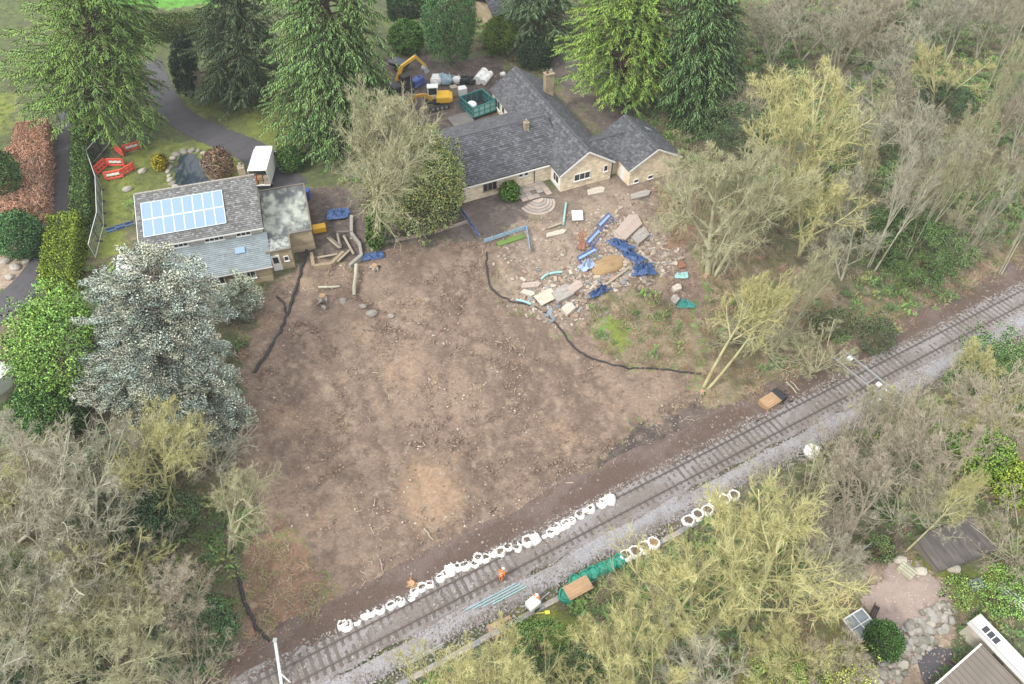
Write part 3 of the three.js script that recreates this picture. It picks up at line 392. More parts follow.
// ---------------------------------------------------------------- vegetation
class Wood {                                            // tapered limbs and twigs gathered into one geometry
  constructor() { this.p = []; this.n = []; this.i = []; }
  tube(pts, rad, sides) {
    const up = new THREE.Vector3(), s = new THREE.Vector3(), t = new THREE.Vector3(), b0 = this.p.length / 3;
    for (let k = 0; k < pts.length; k++) {
      t.copy(pts[Math.min(k + 1, pts.length - 1)]).sub(pts[Math.max(k - 1, 0)]).normalize();
      up.set(Math.abs(t.y) > 0.8 ? 1 : 0, Math.abs(t.y) > 0.8 ? 0 : 1, 0); s.copy(t).cross(up).normalize(); up.copy(s).cross(t);
      for (let j = 0; j < sides; j++) { const a = j / sides * 6.2832, c = Math.cos(a), q = Math.sin(a), x = s.x * c + up.x * q, y = s.y * c + up.y * q, z = s.z * c + up.z * q; this.p.push(pts[k].x + x * rad[k], pts[k].y + y * rad[k], pts[k].z + z * rad[k]); this.n.push(x, y, z); }
      if (k) for (let j = 0; j < sides; j++) { const a = b0 + (k - 1) * sides + j, b = b0 + (k - 1) * sides + (j + 1) % sides; this.i.push(a, a + sides, b, b, a + sides, b + sides); }
    }
  }
  twig(p, d, r) {                                       // a slender blade from p along d
    const b = this.p.length / 3, s = new THREE.Vector3(d.z + 0.01, 0.3 * r, -d.x + 0.01).normalize(), u = s.clone().cross(d).normalize(); if (u.y < 0) u.negate();
    this.p.push(p.x + s.x * r, p.y + s.y * r, p.z + s.z * r, p.x - s.x * r, p.y - s.y * r, p.z - s.z * r, p.x + d.x, p.y + d.y, p.z + d.z); for (let k = 0; k < 3; k++) this.n.push(u.x, u.y, u.z); this.i.push(b, b + 1, b + 2);
  }
  geo() { const g = new THREE.BufferGeometry(); g.setAttribute('position', new THREE.Float32BufferAttribute(this.p, 3)); g.setAttribute('normal', new THREE.Float32BufferAttribute(this.n, 3)); g.setAttribute('uv', new THREE.Float32BufferAttribute(new Float32Array(this.p.length / 3 * 2).map((_, i) => this.p[(i >> 1) * 3 + (i & 1)] * 0.5), 2)); g.setIndex(this.i); return g; }
}
class Leaves {                                          // small folded leaf shapes, each with a tone of its own
  constructor() { this.p = []; this.n = []; this.c = []; }
  leaf(p, d, side, len, wid, col) {
    const n = [side.y * d.z - side.z * d.y, side.z * d.x - side.x * d.z, side.x * d.y - side.y * d.x], l = Math.hypot(...n) || 1, k = n[1] < 0 ? -1 / l : 1 / l;
    const A = [p.x, p.y, p.z], B = [p.x + d.x * len * 0.45 + side.x * wid, p.y + d.y * len * 0.45 + side.y * wid, p.z + d.z * len * 0.45 + side.z * wid], C = [p.x + d.x * len, p.y + d.y * len, p.z + d.z * len], D = [p.x + d.x * len * 0.45 - side.x * wid, p.y + d.y * len * 0.45 - side.y * wid, p.z + d.z * len * 0.45 - side.z * wid];
    this.p.push(...A, ...B, ...C, ...A, ...C, ...D); for (let i = 0; i < 6; i++) { this.n.push(n[0] * k, n[1] * k, n[2] * k); this.c.push(...col); }
  }
  geo() { const g = new THREE.BufferGeometry(); g.setAttribute('position', new THREE.Float32BufferAttribute(this.p, 3)); g.setAttribute('normal', new THREE.Float32BufferAttribute(this.n, 3)); g.setAttribute('color', new THREE.Float32BufferAttribute(this.c, 3)); return g; }
}
const V3 = (x, y, z) => new THREE.Vector3(x, y, z);
function off(dir, ang, az) { const u = Math.abs(dir.y) > 0.9 ? V3(1, 0, 0) : V3(0, 1, 0), s = dir.clone().cross(u).normalize(), t = s.clone().cross(dir); return dir.clone().multiplyScalar(Math.cos(ang)).addScaledVector(s, Math.sin(ang) * Math.cos(az)).addScaledVector(t, Math.sin(ang) * Math.sin(az)); }
// a leafless tree of height 10 and crown radius about 5; kinds differ in stems, forks and how steeply the limbs climb
function bareGeo(seed, o) {
  const r = rng(seed), trunk = new Wood(), crown = new Wood(), { stems = 1, fork = 0.25, rise = 0.5, n1 = 8, n2 = 7, n3 = 6, tw = 5, spread = 0.5, wob = 0.25, l1 = 0.62, thick = 1, twr = 0.021 } = o;
  const walk = (p, d, len, segs, wobble, lift) => { const pts = [p.clone()], q = p.clone(), e = d.clone(); for (let i = 0; i < segs; i++) { e.x += (r() - 0.5) * wobble; e.y += (r() - 0.5) * wobble + lift; e.z += (r() - 0.5) * wobble; e.normalize(); q.addScaledVector(e, len / segs); pts.push(q.clone()); } return pts; };
  const along = (pts, t) => { const f = t * (pts.length - 1), i = Math.min(pts.length - 2, Math.floor(f)), p = pts[i].clone().lerp(pts[i + 1], f - i); return [p, pts[i + 1].clone().sub(pts[i]).normalize()]; };
  const taper = (pts, a, b) => pts.map((_, i) => a + (b - a) * i / (pts.length - 1));
  for (let s = 0; s < stems; s++) {
    const az0 = (s + r() * 0.5) / stems * 6.28, d0 = stems > 1 ? off(V3(0, 1, 0), spread * (0.5 + 0.5 * r()), az0) : V3((r() - 0.5) * 0.1, 1, (r() - 0.5) * 0.1).normalize(), H = 10 * (0.82 + 0.15 * r()), R0 = (stems > 1 ? 0.16 : 0.24) * thick, st = walk(V3(Math.cos(az0) * 0.15 * (stems > 1), -0.3, Math.sin(az0) * 0.15 * (stems > 1)), d0, H, 9, wob * 0.5, 0.03);
    trunk.tube(st, taper(st, R0, 0.035), 7);
    for (let i = 0; i < n1; i++) {
      const t1 = fork + (0.96 - fork) * (i + r() * 0.7) / n1, [p1, e1] = along(st, t1), L1 = 10 * l1 * (1.12 - t1) * (0.75 + 0.5 * r()), d1 = off(e1, (1 - rise) * 1.25 * (0.75 + 0.5 * r()), i * 2.4 + r()), b1 = walk(p1, d1, L1, 7, wob, 0.05);
      trunk.tube(b1, taper(b1, R0 * (1 - t1 * 0.65) * 0.7, 0.035), 5);
      for (let j = 0; j < n2; j++) {
        const t2 = 0.22 + 0.76 * (j + r()) / n2, [p2, e2] = along(b1, t2), L2 = L1 * 0.52 * (1.15 - t2 * 0.6) * (0.7 + 0.6 * r()), b2 = walk(p2, off(e2, 0.5 + 0.5 * r(), r() * 6.28), L2, 4, wob * 1.4, 0.05);
        crown.tube(b2, taper(b2, 0.052 * thick, 0.024), 3);
        for (let k = 0; k < n3; k++) {
          const t3 = 0.15 + 0.85 * (k + r()) / n3, [p3, e3] = along(b2, t3), L3 = Math.max(0.35, L2 * 0.48 * (0.6 + 0.7 * r())), d3 = off(e3, 0.5 + 0.6 * r(), r() * 6.28), b3 = walk(p3, d3, L3, 2, wob * 1.5, 0.09);
          crown.tube(b3, [twr, twr * 0.8, twr * 0.45], 3);
          for (let w = 0; w < tw; w++) { const [p4, e4] = along(b3, 0.2 + 0.8 * r()); crown.twig(p4, off(e4, 0.45 + 0.75 * r(), r() * 6.28).multiplyScalar(L3 * (0.22 + 0.4 * r()) + 0.14), twr * 0.6); }
        }
      }
    }
  }
  return { trunk: trunk.geo(), crown: crown.geo() };
}
const KINDS = {
  wide: bareGeo(11, { fork: 0.2, rise: 0.42, n1: 10, n2: 8, n3: 7, tw: 9 }),
  wide2: bareGeo(23, { stems: 2, spread: 0.34, fork: 0.22, rise: 0.45, n1: 7, n2: 7, n3: 6, tw: 9 }),
  vase: bareGeo(31, { stems: 4, spread: 0.42, fork: 0.25, rise: 0.58, n1: 5, n2: 6, n3: 6, tw: 9, l1: 0.55 }),
  gnarl: bareGeo(43, { stems: 3, spread: 0.6, fork: 0.15, rise: 0.45, n1: 6, n2: 6, n3: 6, tw: 9, wob: 0.6, l1: 0.55 }),
  tall: bareGeo(57, { stems: 1, fork: 0.35, rise: 0.62, n1: 10, n2: 6, n3: 5, tw: 9, l1: 0.46, thick: 0.8 }),
  tall2: bareGeo(61, { stems: 2, spread: 0.16, fork: 0.34, rise: 0.66, n1: 8, n2: 5, n3: 5, tw: 9, l1: 0.46, thick: 0.75 }),
  pole: bareGeo(73, { stems: 1, fork: 0.5, rise: 0.5, n1: 10, n2: 7, n3: 6, tw: 9, l1: 0.6, thick: 0.75 }),
  scrub: bareGeo(83, { stems: 7, spread: 0.8, fork: 0.1, rise: 0.5, n1: 4, n2: 4, n3: 4, tw: 9, thick: 0.55, wob: 0.4, twr: 0.02 }),
  fan: bareGeo(97, { stems: 3, spread: 0.16, fork: 0.18, rise: 0.5, n1: 8, n2: 7, n3: 6, tw: 9, l1: 0.62 }),
};
const barkTex = rep(mottle, 0.7);
const bark = (c) => mat(c, 0.95, { map: barkTex, specularIntensity: 0.2 }), BK = {   // limb colour, twig colour
  pale: [bark([0.68, 0.65, 0.51]), bark([0.57, 0.545, 0.41])], lichen: [bark([0.68, 0.65, 0.36]), bark([0.64, 0.605, 0.285])], grey: [bark([0.58, 0.56, 0.43]), bark([0.49, 0.475, 0.35])],
  brown: [bark([0.50, 0.47, 0.35]), bark([0.43, 0.405, 0.295])], pink: [bark([0.58, 0.52, 0.40]), bark([0.51, 0.445, 0.335])], olive: [bark([0.58, 0.565, 0.38]), bark([0.52, 0.505, 0.31])], dark: [bark([0.2, 0.165, 0.14]), bark([0.26, 0.22, 0.18])],
};
let treeN = 0;
function bare(kind, [x, z, h, dx], radius, bk, label, group, name = 'bare_tree') {
  const t = thing(name, label, 'tree', [x, z], 0, group), k = KINDS[kind], yaw = (treeN++ * 2.399) % 6.283; t.position.y -= 0.1;
  const H = Math.max(1.5, Math.hypot(h, dx)); t.scale.set(radius / 5, H / 10, radius / 5); t.rotation.set(0, yaw, -Math.atan2(dx, h), 'ZYX');
  part(t, 'trunk', k.trunk, BK[bk][0]); part(t, 'crown', k.crown, BK[bk][1]); return t;
}
const leafMat = (c, rough = 0.95) => mat(c, rough, { vertexColors: true, side: THREE.DoubleSide, specularIntensity: 0.25 });
const tone = (r, v = 0.35, warm = 0.15) => { const t = 1 - v + 2 * v * r(), w = (r() - 0.5) * 2 * warm; return [t * (1 + w), t, t * (1 - w * 0.6)]; };
// sprays and clumps: small leaf shapes that repeat through a crown
const SPRAY = [1, 2, 3].map((s) => { const r = rng(s * 19), lv = new Leaves(); for (let k = 0; k < 11; k++) { const f = k / 11, w = 0.3 * (1 - f * 0.75) + 0.05; for (const sd of [-1, 1]) { const d = V3(sd * (0.75 + 0.3 * r()), -0.25 + 0.3 * (r() - 0.5), 0.75 + 0.3 * r()).normalize(); lv.leaf(V3((r() - 0.5) * 0.12, -0.2 * f * f + (r() - 0.5) * 0.12, f * 0.8 + (r() - 0.5) * 0.1), d, V3(-d.z * sd, 0.5 * (r() - 0.5), d.x * sd).normalize(), w * (0.7 + 0.6 * r()), 0.035, tone(r, 0.16, 0.05)); } } lv.leaf(V3(0, -0.1, 0.7), V3(0, -0.2, 1).normalize(), V3(1, 0, 0), 0.2, 0.03, [1, 1, 1]); return lv.geo(); });
const CLUMP = [0.11, 0.15, 0.2].map((size, s) => { const r = rng(s * 29 + 3), lv = new Leaves(); for (let k = 0; k < 20; k++) { const d = V3((r() - 0.5) * 2, (r() - 0.5) * 1.6, 0.2 + 1.2 * r()).normalize(), q = V3((r() - 0.5) * 0.44, (r() - 0.5) * 0.44, (r() - 0.5) * 0.34), sd = V3(r() - 0.5, r() - 0.5, r() - 0.5).cross(d).normalize(); lv.leaf(q, d, sd, size * (0.7 + 0.7 * r()), size * 0.3, tone(r, 0.25, 0.08)); } return lv.geo(); });
const TUFT = (() => { const r = rng(271), lv = new Leaves(); for (let k = 0; k < 26; k++) { const d = V3((r() - 0.5) * 2, (r() - 0.5) * 1.2 + 0.15, 0.1 + 1.1 * r()).normalize(), q = V3((r() - 0.5) * 0.3, (r() - 0.5) * 0.12, r() * 0.5), sd = V3(r() - 0.5, r() - 0.5, r() - 0.5).cross(d).normalize(); lv.leaf(q, d, sd, 0.13 + 0.1 * r(), 0.026, tone(r, 0.12, 0.05)); } return lv.geo(); })();
function massed(list, geo, m) {                         // list of [position, direction, scale, tone, roll]
  const im = new THREE.InstancedMesh(geo, m, list.length), q = new THREE.Object3D(), c = new THREE.Color(), z = V3(0, 0, 1), x = new THREE.Quaternion();
  list.forEach(([p, d, s, t, roll], i) => { q.position.copy(p); q.up.set(0, 1, 0.01); q.lookAt(p.x + d.x, p.y + d.y, p.z + d.z); x.setFromAxisAngle(z, roll); q.quaternion.multiply(x); q.scale.set(s, s, s); q.updateMatrix(); im.setMatrixAt(i, q.matrix); im.setColorAt(i, c.setRGB(t[0], t[1], t[2])); });
  im.userData.kind = 'stuff'; return im;
}
// a conifer: uneven boughs that fork and droop, set with sprays of needles
function conifer(seed, h, R, o = {}) {
  const r = rng(seed), trunk = new Wood(), list = [], { droop = 0.35, up = 0.1, low = 0.12, whorl = 0.62, power = 0.6, spray = 0.62, top = 0.05, per = 8, hang = 0.3, fork = 4, step = 0.27 } = o;
  trunk.tube([V3(0, -0.3, 0), V3(0.05, h * 0.35, 0), V3(0, h * 0.7, 0.05), V3(0, h, 0)], [0.022 * h + 0.1, 0.017 * h + 0.06, 0.09, 0.02], 8);
  const bough = (p0, az, L, e0, rad, level) => {
    const segs = Math.max(3, Math.ceil(L / 0.8)), pts = [p0.clone()], bt = tone(r, 0.14, 0.1), bend = (r() - 0.5) * 0.7; let a = az;
    for (let k = 1; k <= segs; k++) { const f = k / segs; a = az + bend * f + (r() - 0.5) * 0.25; pts.push(V3(pts[k - 1].x + Math.cos(a) * L / segs, p0.y + L * (e0 * f - droop * f * f) + (r() - 0.5) * 0.12, pts[k - 1].z + Math.sin(a) * L / segs)); }
    trunk.tube(pts, pts.map((_, k) => rad * (1 - k / (segs + 1)) + 0.01), 3);
    for (let q = L * (level ? 0.12 : 0.3); q < L; q += step * (0.7 + 0.6 * r())) { const f = q / L, i = Math.min(segs - 1, Math.floor(f * segs)), p = pts[i].clone().lerp(pts[i + 1], f * segs - i), e = pts[i + 1].clone().sub(pts[i]).normalize(); for (const sd of [-1, 1]) { const w = 0.4 + 0.7 * r(), d = V3(e.x - e.z * sd * w, e.y - hang * r() + 0.15 * (r() - 0.3), e.z + e.x * sd * w).normalize(), k = 0.85 + 0.3 * r(); list.push([p, d, spray * (0.65 + 0.6 * r()), [bt[0] * k, bt[1] * k, bt[2] * k], (r() - 0.5) * 1.1]); } }
    for (let k = 0; k < 2; k++) { const e = pts[segs].clone().sub(pts[segs - 1]).normalize(); list.push([pts[segs], V3(e.x + (r() - 0.5) * 0.5, e.y, e.z + (r() - 0.5) * 0.5).normalize(), spray * 0.8, bt, (r() - 0.5)]); }
    if (!level) for (let k = 0; k < fork; k++) { const f = 0.25 + 0.65 * (k + r()) / fork, i = Math.min(segs - 1, Math.floor(f * segs)), p = pts[i].clone().lerp(pts[i + 1], f * segs - i); bough(p, az + (k & 1 ? 1 : -1) * (0.55 + 0.5 * r()), L * (1 - f * 0.7) * (0.35 + 0.25 * r()), -0.05 + 0.2 * (r() - 0.5), rad * 0.4, 1); }
  };
  for (let y = h * low; y < h * 0.985; y += whorl * (0.7 + 0.6 * r())) {
    const t = (y / h - low) / (1 - low), L0 = R * Math.max(top, Math.pow(1 - t, power)) * Math.min(1, 0.7 + t * 3), n = Math.max(3, Math.round(per * (0.55 + 0.5 * (1 - t)) * (0.8 + 0.4 * r())));
    for (let b = 0; b < n; b++) bough(V3(0, y + (r() - 0.5) * 0.5, 0), (b + r() * 1.4) / n * 6.283, L0 * (0.5 + 0.6 * Math.pow(r(), 0.7)), up + 0.45 * t + (r() - 0.5) * 0.25, 0.010 * L0 + 0.01, L0 < 1.6 ? 1 : 0);
  }
  return { trunk: trunk.geo(), list, unit: o.soft ? TUFT : SPRAY[seed % 3] };
}
// a leafy mass: shoots that start inside a volume and end at its uneven skin, set with clumps of leaves
function leafy(seed, rx, ry, rz, n, o = {}) {
  const r = rng(seed), stems = new Wood(), list = [], { leaf = 0.2, box = false, upright = 0, rag = 0.25, base = 0, v = 0.25, warm = 0.12 } = o, size = leaf < 0.17 ? 0 : leaf < 0.25 ? 1 : 2;
  stems.tube([V3(0, -0.2, 0), V3(0.05, base + ry * 0.9, 0)], [0.16, 0.05], 6);
  for (let i = 0; i < n; i++) {
    let p, out;
    if (box) { const f = r() * (rx * rz + 2 * ry * rx + 2 * ry * rz), u = r() * 2 - 1, w = r() * 2 - 1, j = 1 - rag * 0.3 * r(); if (f < rx * rz) { p = V3(u * rx, 2 * ry * j, w * rz); out = V3(0, 1, 0); } else if (f < rx * rz + 2 * ry * rx) { const s = r() < 0.5 ? -1 : 1; p = V3(u * rx, (w + 1) * ry, s * rz * j); out = V3(0, 0.2, s); } else { const s = r() < 0.5 ? -1 : 1; p = V3(s * rx * j, (w + 1) * ry, u * rz); out = V3(s, 0.2, 0); } }
    else { const y = Math.pow(r(), 0.8) * 2 - 0.9, a = r() * 6.283, q = Math.sqrt(Math.max(0, 1 - y * y)); out = V3(Math.cos(a) * q, y, Math.sin(a) * q); const lump = 1 - rag + 2 * rag * fbm(out.x * 2.6 + seed, out.z * 2.6 + out.y * 2.6, 3), k = (0.66 + 0.38 * Math.pow(r(), 0.6)) * lump; p = V3(out.x * rx * k, base + ry + out.y * ry * k, out.z * rz * k); if (p.y < 0.05) p.y = 0.05 + r() * 0.3; }
    const pt = fbm(p.x * 0.7 + seed, p.z * 0.7 + p.y * 0.7, 2), t = tone(r, v, warm).map((q) => q * (0.75 + 0.5 * pt)), ax = out.clone(); ax.y += upright + 0.25; ax.normalize();
    if (i % 5 === 0) stems.twig(V3(p.x * 0.3, Math.max(0.1, p.y * 0.45), p.z * 0.3), V3(p.x * 0.68, p.y * 0.52, p.z * 0.68), 0.02);
    list.push([p, off(ax, 0.5 * r(), r() * 6.28), 0.75 + 0.6 * r(), t, r() * 6.28]);
  }
  return { trunk: stems.geo(), list, unit: CLUMP[size] };
}
const stemMat = bark([0.16, 0.12, 0.09]);
function plant(name, label, category, [x, z], geo, colour, o = {}) {
  const t = thing(name, label, category, [x, z], o.yaw ?? 0, o.group); t.position.y -= 0.05; if (o.lean) t.rotation.set(0, o.yaw ?? 0, -o.lean, 'ZYX'); if (o.scale) t.scale.set(...o.scale);
  part(t, o.stem ?? 'trunk', geo.trunk, o.bark ?? stemMat); const cr = massed(geo.list, geo.unit, leafMat(colour)); cr.name = o.crown ?? 'crown'; t.add(cr); return t;
}
function cone(name, label, t, R, seed, colour, o = {}) { return plant(name, label, 'tree', t, conifer(seed, t[2], R, o), colour, { lean: Math.atan2(t[3], t[2]), bark: o.bark }); }

// conifers and other evergreens
cone('fir_tree', 'broad mid-green fir tree overhanging the lane at the top left', [-55.58,-83.59,30.57,13.71], 10.4, 101, [0.33, 0.54, 0.14], { low: 0.2, droop: 0.3, power: 0.42 });
cone('fir_tree', 'dark fir tree right of the small bare sapling on the lawn', [-38.25,-93.13,25.8,7.48], 7.4, 102, [0.23, 0.33, 0.175], { low: 0.05, droop: 0.4, power: 0.42 });
cone('fir_tree', 'large soft green conifer behind the white box van', [-23.86,-83.59,32.29,5.25], 9.2, 103, [0.30, 0.50, 0.17], { low: 0.05, droop: 0.45, power: 0.4, hang: 0.6 });
cone('fir_tree', 'dark green conifer screening the left side of the diggers', [-22.52,-94.44,15.34,1.77], 3.8, 109, [0.22, 0.37, 0.14], { low: 0.05, droop: 0.5, power: 0.45, hang: 0.5 });
cone('fir_tree', 'bright yellow-green conifer standing right of the bungalow chimney', [14.35,-91.33,29.25,0.33], 9.4, 104, [0.40, 0.62, 0.125], { low: 0.14, droop: 0.3, power: 0.38 });
cone('fir_tree', 'blue-green conifer at the top edge beside the bright one', [3.53,-108.9,20.85,0.17], 7.2, 105, [0.24, 0.37, 0.19], { low: 0.08, droop: 0.35, power: 0.5 });
cone('fir_tree', 'tall dark conifer right of the bright yellow-green one', [23.97,-85.92,27.12,-3.75], 5.4, 106, [0.21, 0.37, 0.135], { low: 0.03, droop: 0.5, power: 0.35, hang: 0.6 });
cone('fir_tree', 'slim dark conifer at the edge of the pale winter trees', [28.62,-92.35,22.95,-3.93], 3.8, 107, [0.19, 0.30, 0.13], { low: 0.03, droop: 0.5, power: 0.4 });
cone('cedar_tree', 'broad silvery blue-grey cedar in front of the solar house', [-33.18,-42.04,16.13,5.13], 7.5, 108, [0.76, 0.84, 0.70], { soft: true, low: 0.14, droop: 0.16, up: 0.08, power: 0.36, top: 0.2, step: 0.2, spray: 0.95, fork: 6, per: 9, whorl: 0.7, bark: bark([0.32, 0.28, 0.23]) });
cone('cedar_tree', 'low silvery cedar below the solar house corner above the field', [-28.1,-52.46,3.74,1.05], 2.9, 110, [0.66, 0.74, 0.57], { soft: true, low: 0.08, droop: 0.16, power: 0.36, top: 0.2, step: 0.22, spray: 0.95, fork: 5 });
cone('cedar_tree', 'small silvery cedar at the edge of the wood below the broad cedar', [-28.26,-38.42,8.25,2.43], 4.3, 111, [0.66, 0.74, 0.61], { soft: true, low: 0.08, droop: 0.16, power: 0.36, top: 0.2, step: 0.22, spray: 0.95, fork: 5 });
const col = (name, label, t, R, seed, n, colour, o = {}) => plant(name, label, o.cat ?? 'tree', t, leafy(seed, R, t[2] / 2, R, n, { upright: 1.1, rag: 0.14, leaf: 0.24, per: 11, ...o }), colour, { lean: Math.atan2(t[3], t[2]) });
col('cypress_tree', 'dense dark green rounded cypress behind the diggers', [-9.13,-101.64,14.25,0.64], 3.7, 121, 2600, [0.143, 0.286, 0.111]);
col('cypress_tree', 'narrow blackish cypress between the fir trees by the drive', [-45.59,-93.39,8.65,2.5], 1.7, 122, 900, [0.065, 0.111, 0.078]);
col('cypress_tree', 'dark clipped yew at the left edge above the round shrub', [-60.82,-69.29,8.27,4.58], 2.0, 123, 900, [0.143, 0.260, 0.091]);
col('cypress_tree', 'low dark shrub tree behind the bungalow roof', [3.39,-101.64,3.66,0.06], 2.6, 124, 900, [0.078, 0.130, 0.065]);
col('holly_tree', 'big rounded olive-green evergreen tree left of the bungalow', [-11.59,-66.54,10.98,1.96], 5.2, 125, 3200, [0.429, 0.494, 0.195], { rag: 0.42, upright: 0.3, leaf: 0.2, warm: 0.2, per: 12 });
col('laurel_tree', 'bright green laurel tree between the lane and silvery cedar', [-42.69,-41.14,13.93,6.39], 3.5, 126, 1900, [0.312, 0.520, 0.130], { upright: 0.2, leaf: 0.2, rag: 0.42, per: 12 });
col('laurel_bush', 'darker green laurel below the bright one at the wood edge', [-42.03,-38.01,4.94,2.36], 3.0, 127, 1100, [0.182, 0.351, 0.104], { upright: 0.2, leaf: 0.24, cat: 'bush' });
col('garden_bush', 'rounded deep green bush left of the bend in the lane', [-54.82,-61.04,5.35,2.72], 2.4, 128, 1300, [0.169, 0.338, 0.130], { upright: 0.2, leaf: 0.2, cat: 'bush' });
col('garden_bush', 'green bushes at the top behind the round cypress', [-1.81,-105.8,5.19,0.06], 2.4, 129, 800, [0.208, 0.325, 0.065], { upright: 0.3, cat: 'bush' });
col('garden_bush', 'small leafy bush against the bungalow front wall', [-0.24,-70.61,2.04,0], 1.1, 130, 320, [0.182, 0.351, 0.065], { leaf: 0.2, cat: 'bush' });
col('garden_bush', 'round dark green clipped bush on the rock garden', [28.9,-19.41,4.31,-1.65], 1.25, 131, 700, [0.111, 0.221, 0.058], { leaf: 0.14, rag: 0.08, cat: 'bush' });
col('garden_bush', 'green bush beside the parked white van and drive', [-27.71,-76.59,2.63,0.6], 1.7, 132, 420, [0.130, 0.247, 0.065], { leaf: 0.24, cat: 'bush' });
col('garden_bush', 'green bush at the top left of the round cypress', [-15.69,-105.8,4.6,0.05], 2.5, 133, 700, [0.156, 0.312, 0.078], { leaf: 0.3, cat: 'bush' });
col('garden_bush', 'reddish shrub by the pond rocks', [-36.27,-74.95,3.76,1.13], 1.7, 134, 360, [0.390, 0.260, 0.182], { leaf: 0.18, cat: 'bush' });
col('garden_bush', 'small yellow flowering shrub left of the pond', [-43.94,-76.59,1.77,0.64], 0.8, 135, 200, [0.546, 0.468, 0.052], { leaf: 0.18, cat: 'bush' });
col('garden_bush', 'russet shrub at the foot of the tall dark firs', [-31.74,-91.33,2.11,0.5], 1.5, 136, 300, [0.364, 0.182, 0.117], { leaf: 0.2, cat: 'bush' });
col('ivy_bush', 'bright ivy clump behind the felled trunk at the right edge', [43.62,-35.56,5.76,-2.8], 2.3, 137, 700, [0.286, 0.468, 0.091], { leaf: 0.3, cat: 'bush' });
col('ivy_bush', 'ivy covered stump among the pinkish saplings', [40.55,-36.67,6.07,-2.7], 1.2, 138, 420, [0.234, 0.429, 0.078], { leaf: 0.28, cat: 'bush' });
col('ivy_bush', 'yellow-green leafy clump beside the felled trunk', [45.28,-32.62,4.78,-2.48], 1.8, 139, 520, [0.364, 0.494, 0.078], { leaf: 0.3, cat: 'bush' });
// thickets of evergreen undergrowth, told apart by what stands next to them
for (const [b, rr, c, l] of [
  [[46.1,-62.94,8.2,-3.31], 5.2, [0.198, 0.325, 0.111], 'dark green ivy thicket under the tall stems of the right-hand wood'],
  [[44.2,-67.17,5.99,-2.04], 3.4, [0.177, 0.267, 0.111], 'small dark thicket left of the leaning tall stems'],
  [[48.51,-45.89,6.75,-3.28], 4.4, [0.227, 0.403, 0.130], 'green ivy thicket across the railway at the right edge'],
  [[45.09,-45.01,4.06,-2.14], 2.2, [0.268, 0.403, 0.150], 'low green clump beside the pale stems across the railway'],
  [[58.96,-90.55,4.47,-1.96], 3.6, [0.147, 0.218, 0.120], 'dark green clump below the curly pale tree'],
  [[27.97,-80.45,6.42,-0.83], 4.6, [0.198, 0.277, 0.130], 'dark green bushes right of the slim conifer'],
  [[36.23,-91.07,5.44,-2.13], 3.0, [0.348, 0.345, 0.150], 'olive bush below the bright strip of lawn'],
  [[-33.24,-31.09,8.01,3.16], 4.6, [0.17, 0.27, 0.15], 'grey-green ivy between the pale trees of the left wood'],
  [[-30.68,-27.88,6.13,2.28], 3.2, [0.14, 0.24, 0.12], 'dark green bush in the middle of the left wood'],
  [[-24.33,-19.79,7.95,2.51], 3.4, [0.16, 0.28, 0.14], 'green holly under the spreading tree near the mast'],
  [[-33.78,-16.78,9.39,4.26], 4.4, [0.14, 0.23, 0.12], 'dark ivy mass at the bottom left'],
  [[-39.98,-23.13,6.59,3.36], 3.0, [0.227, 0.345, 0.111], 'green bush at the left edge of the lower wood'],
  [[-28.61,-29.66,5.98,2.04], 2.6, [0.207, 0.305, 0.150], 'ivy clump beside the forked yellowish tree'],
  [[2.19,-18.98,5.52,-0.16], 2.8, [0.227, 0.384, 0.111], 'grassy green bush near the plywood sheet'],
  [[3.64,-16.63,7.92,-0.26], 2.6, [0.198, 0.305, 0.130], 'green undergrowth between the two lichened crowns at the bottom'],
  [[30.98,-33.96,5.94,-2.06], 3.2, [0.268, 0.305, 0.150], 'olive bush behind the white tied bag'],
  [[30.46,-27.13,3.35,-1.4], 1.3, [0.227, 0.345, 0.120], 'green bush above the pink gravel patio'],
  [[38.82,-23.35,4.87,-2.39], 2.0, [0.369, 0.617, 0.150], 'bright green shrub behind the long white roof'],
  [[35.64,-23.51,3.18,-1.43], 1.3, [0.348, 0.520, 0.150], 'small green shrub above the rock garden'],
  [[22.56,-15.79,10.01,-3.12], 2.6, [0.571, 0.657, 0.169], 'yellow-green grassy bush at the bottom beside the cold frame'],
  [[19.21,-15.79,8.03,-2.13], 2.6, [0.429, 0.579, 0.169], 'bright green undergrowth at the bottom centre'],
  [[24.88,-84.98,2.67,-0.52], 1.7, [0.207, 0.345, 0.150], 'small green bush right of the bungalow gable'],
  [[-23.99,-80.45,3.22,0.62], 2.2, [0.227, 0.364, 0.150], 'green bush at the foot of the soft conifer'],
  [[34.81,-53.78,3.18,-1.04], 2.6, [0.227, 0.267, 0.130], 'dark bush on the bank above the steel beams'],
  [[38.8,-51.73,3.66,-1.35], 2.4, [0.198, 0.247, 0.130], 'dark bush beside the far end of the steel beams'],
]) plant('thicket_bush', l, 'bush', b, leafy(Math.round(rr * 100 + b[0] * 7), rr, Math.max(0.7, b[2] * 0.4), rr * 0.75, Math.round(rr * rr * 66), { leaf: 0.15, rag: 0.6 }), c, { yaw: b[0] });
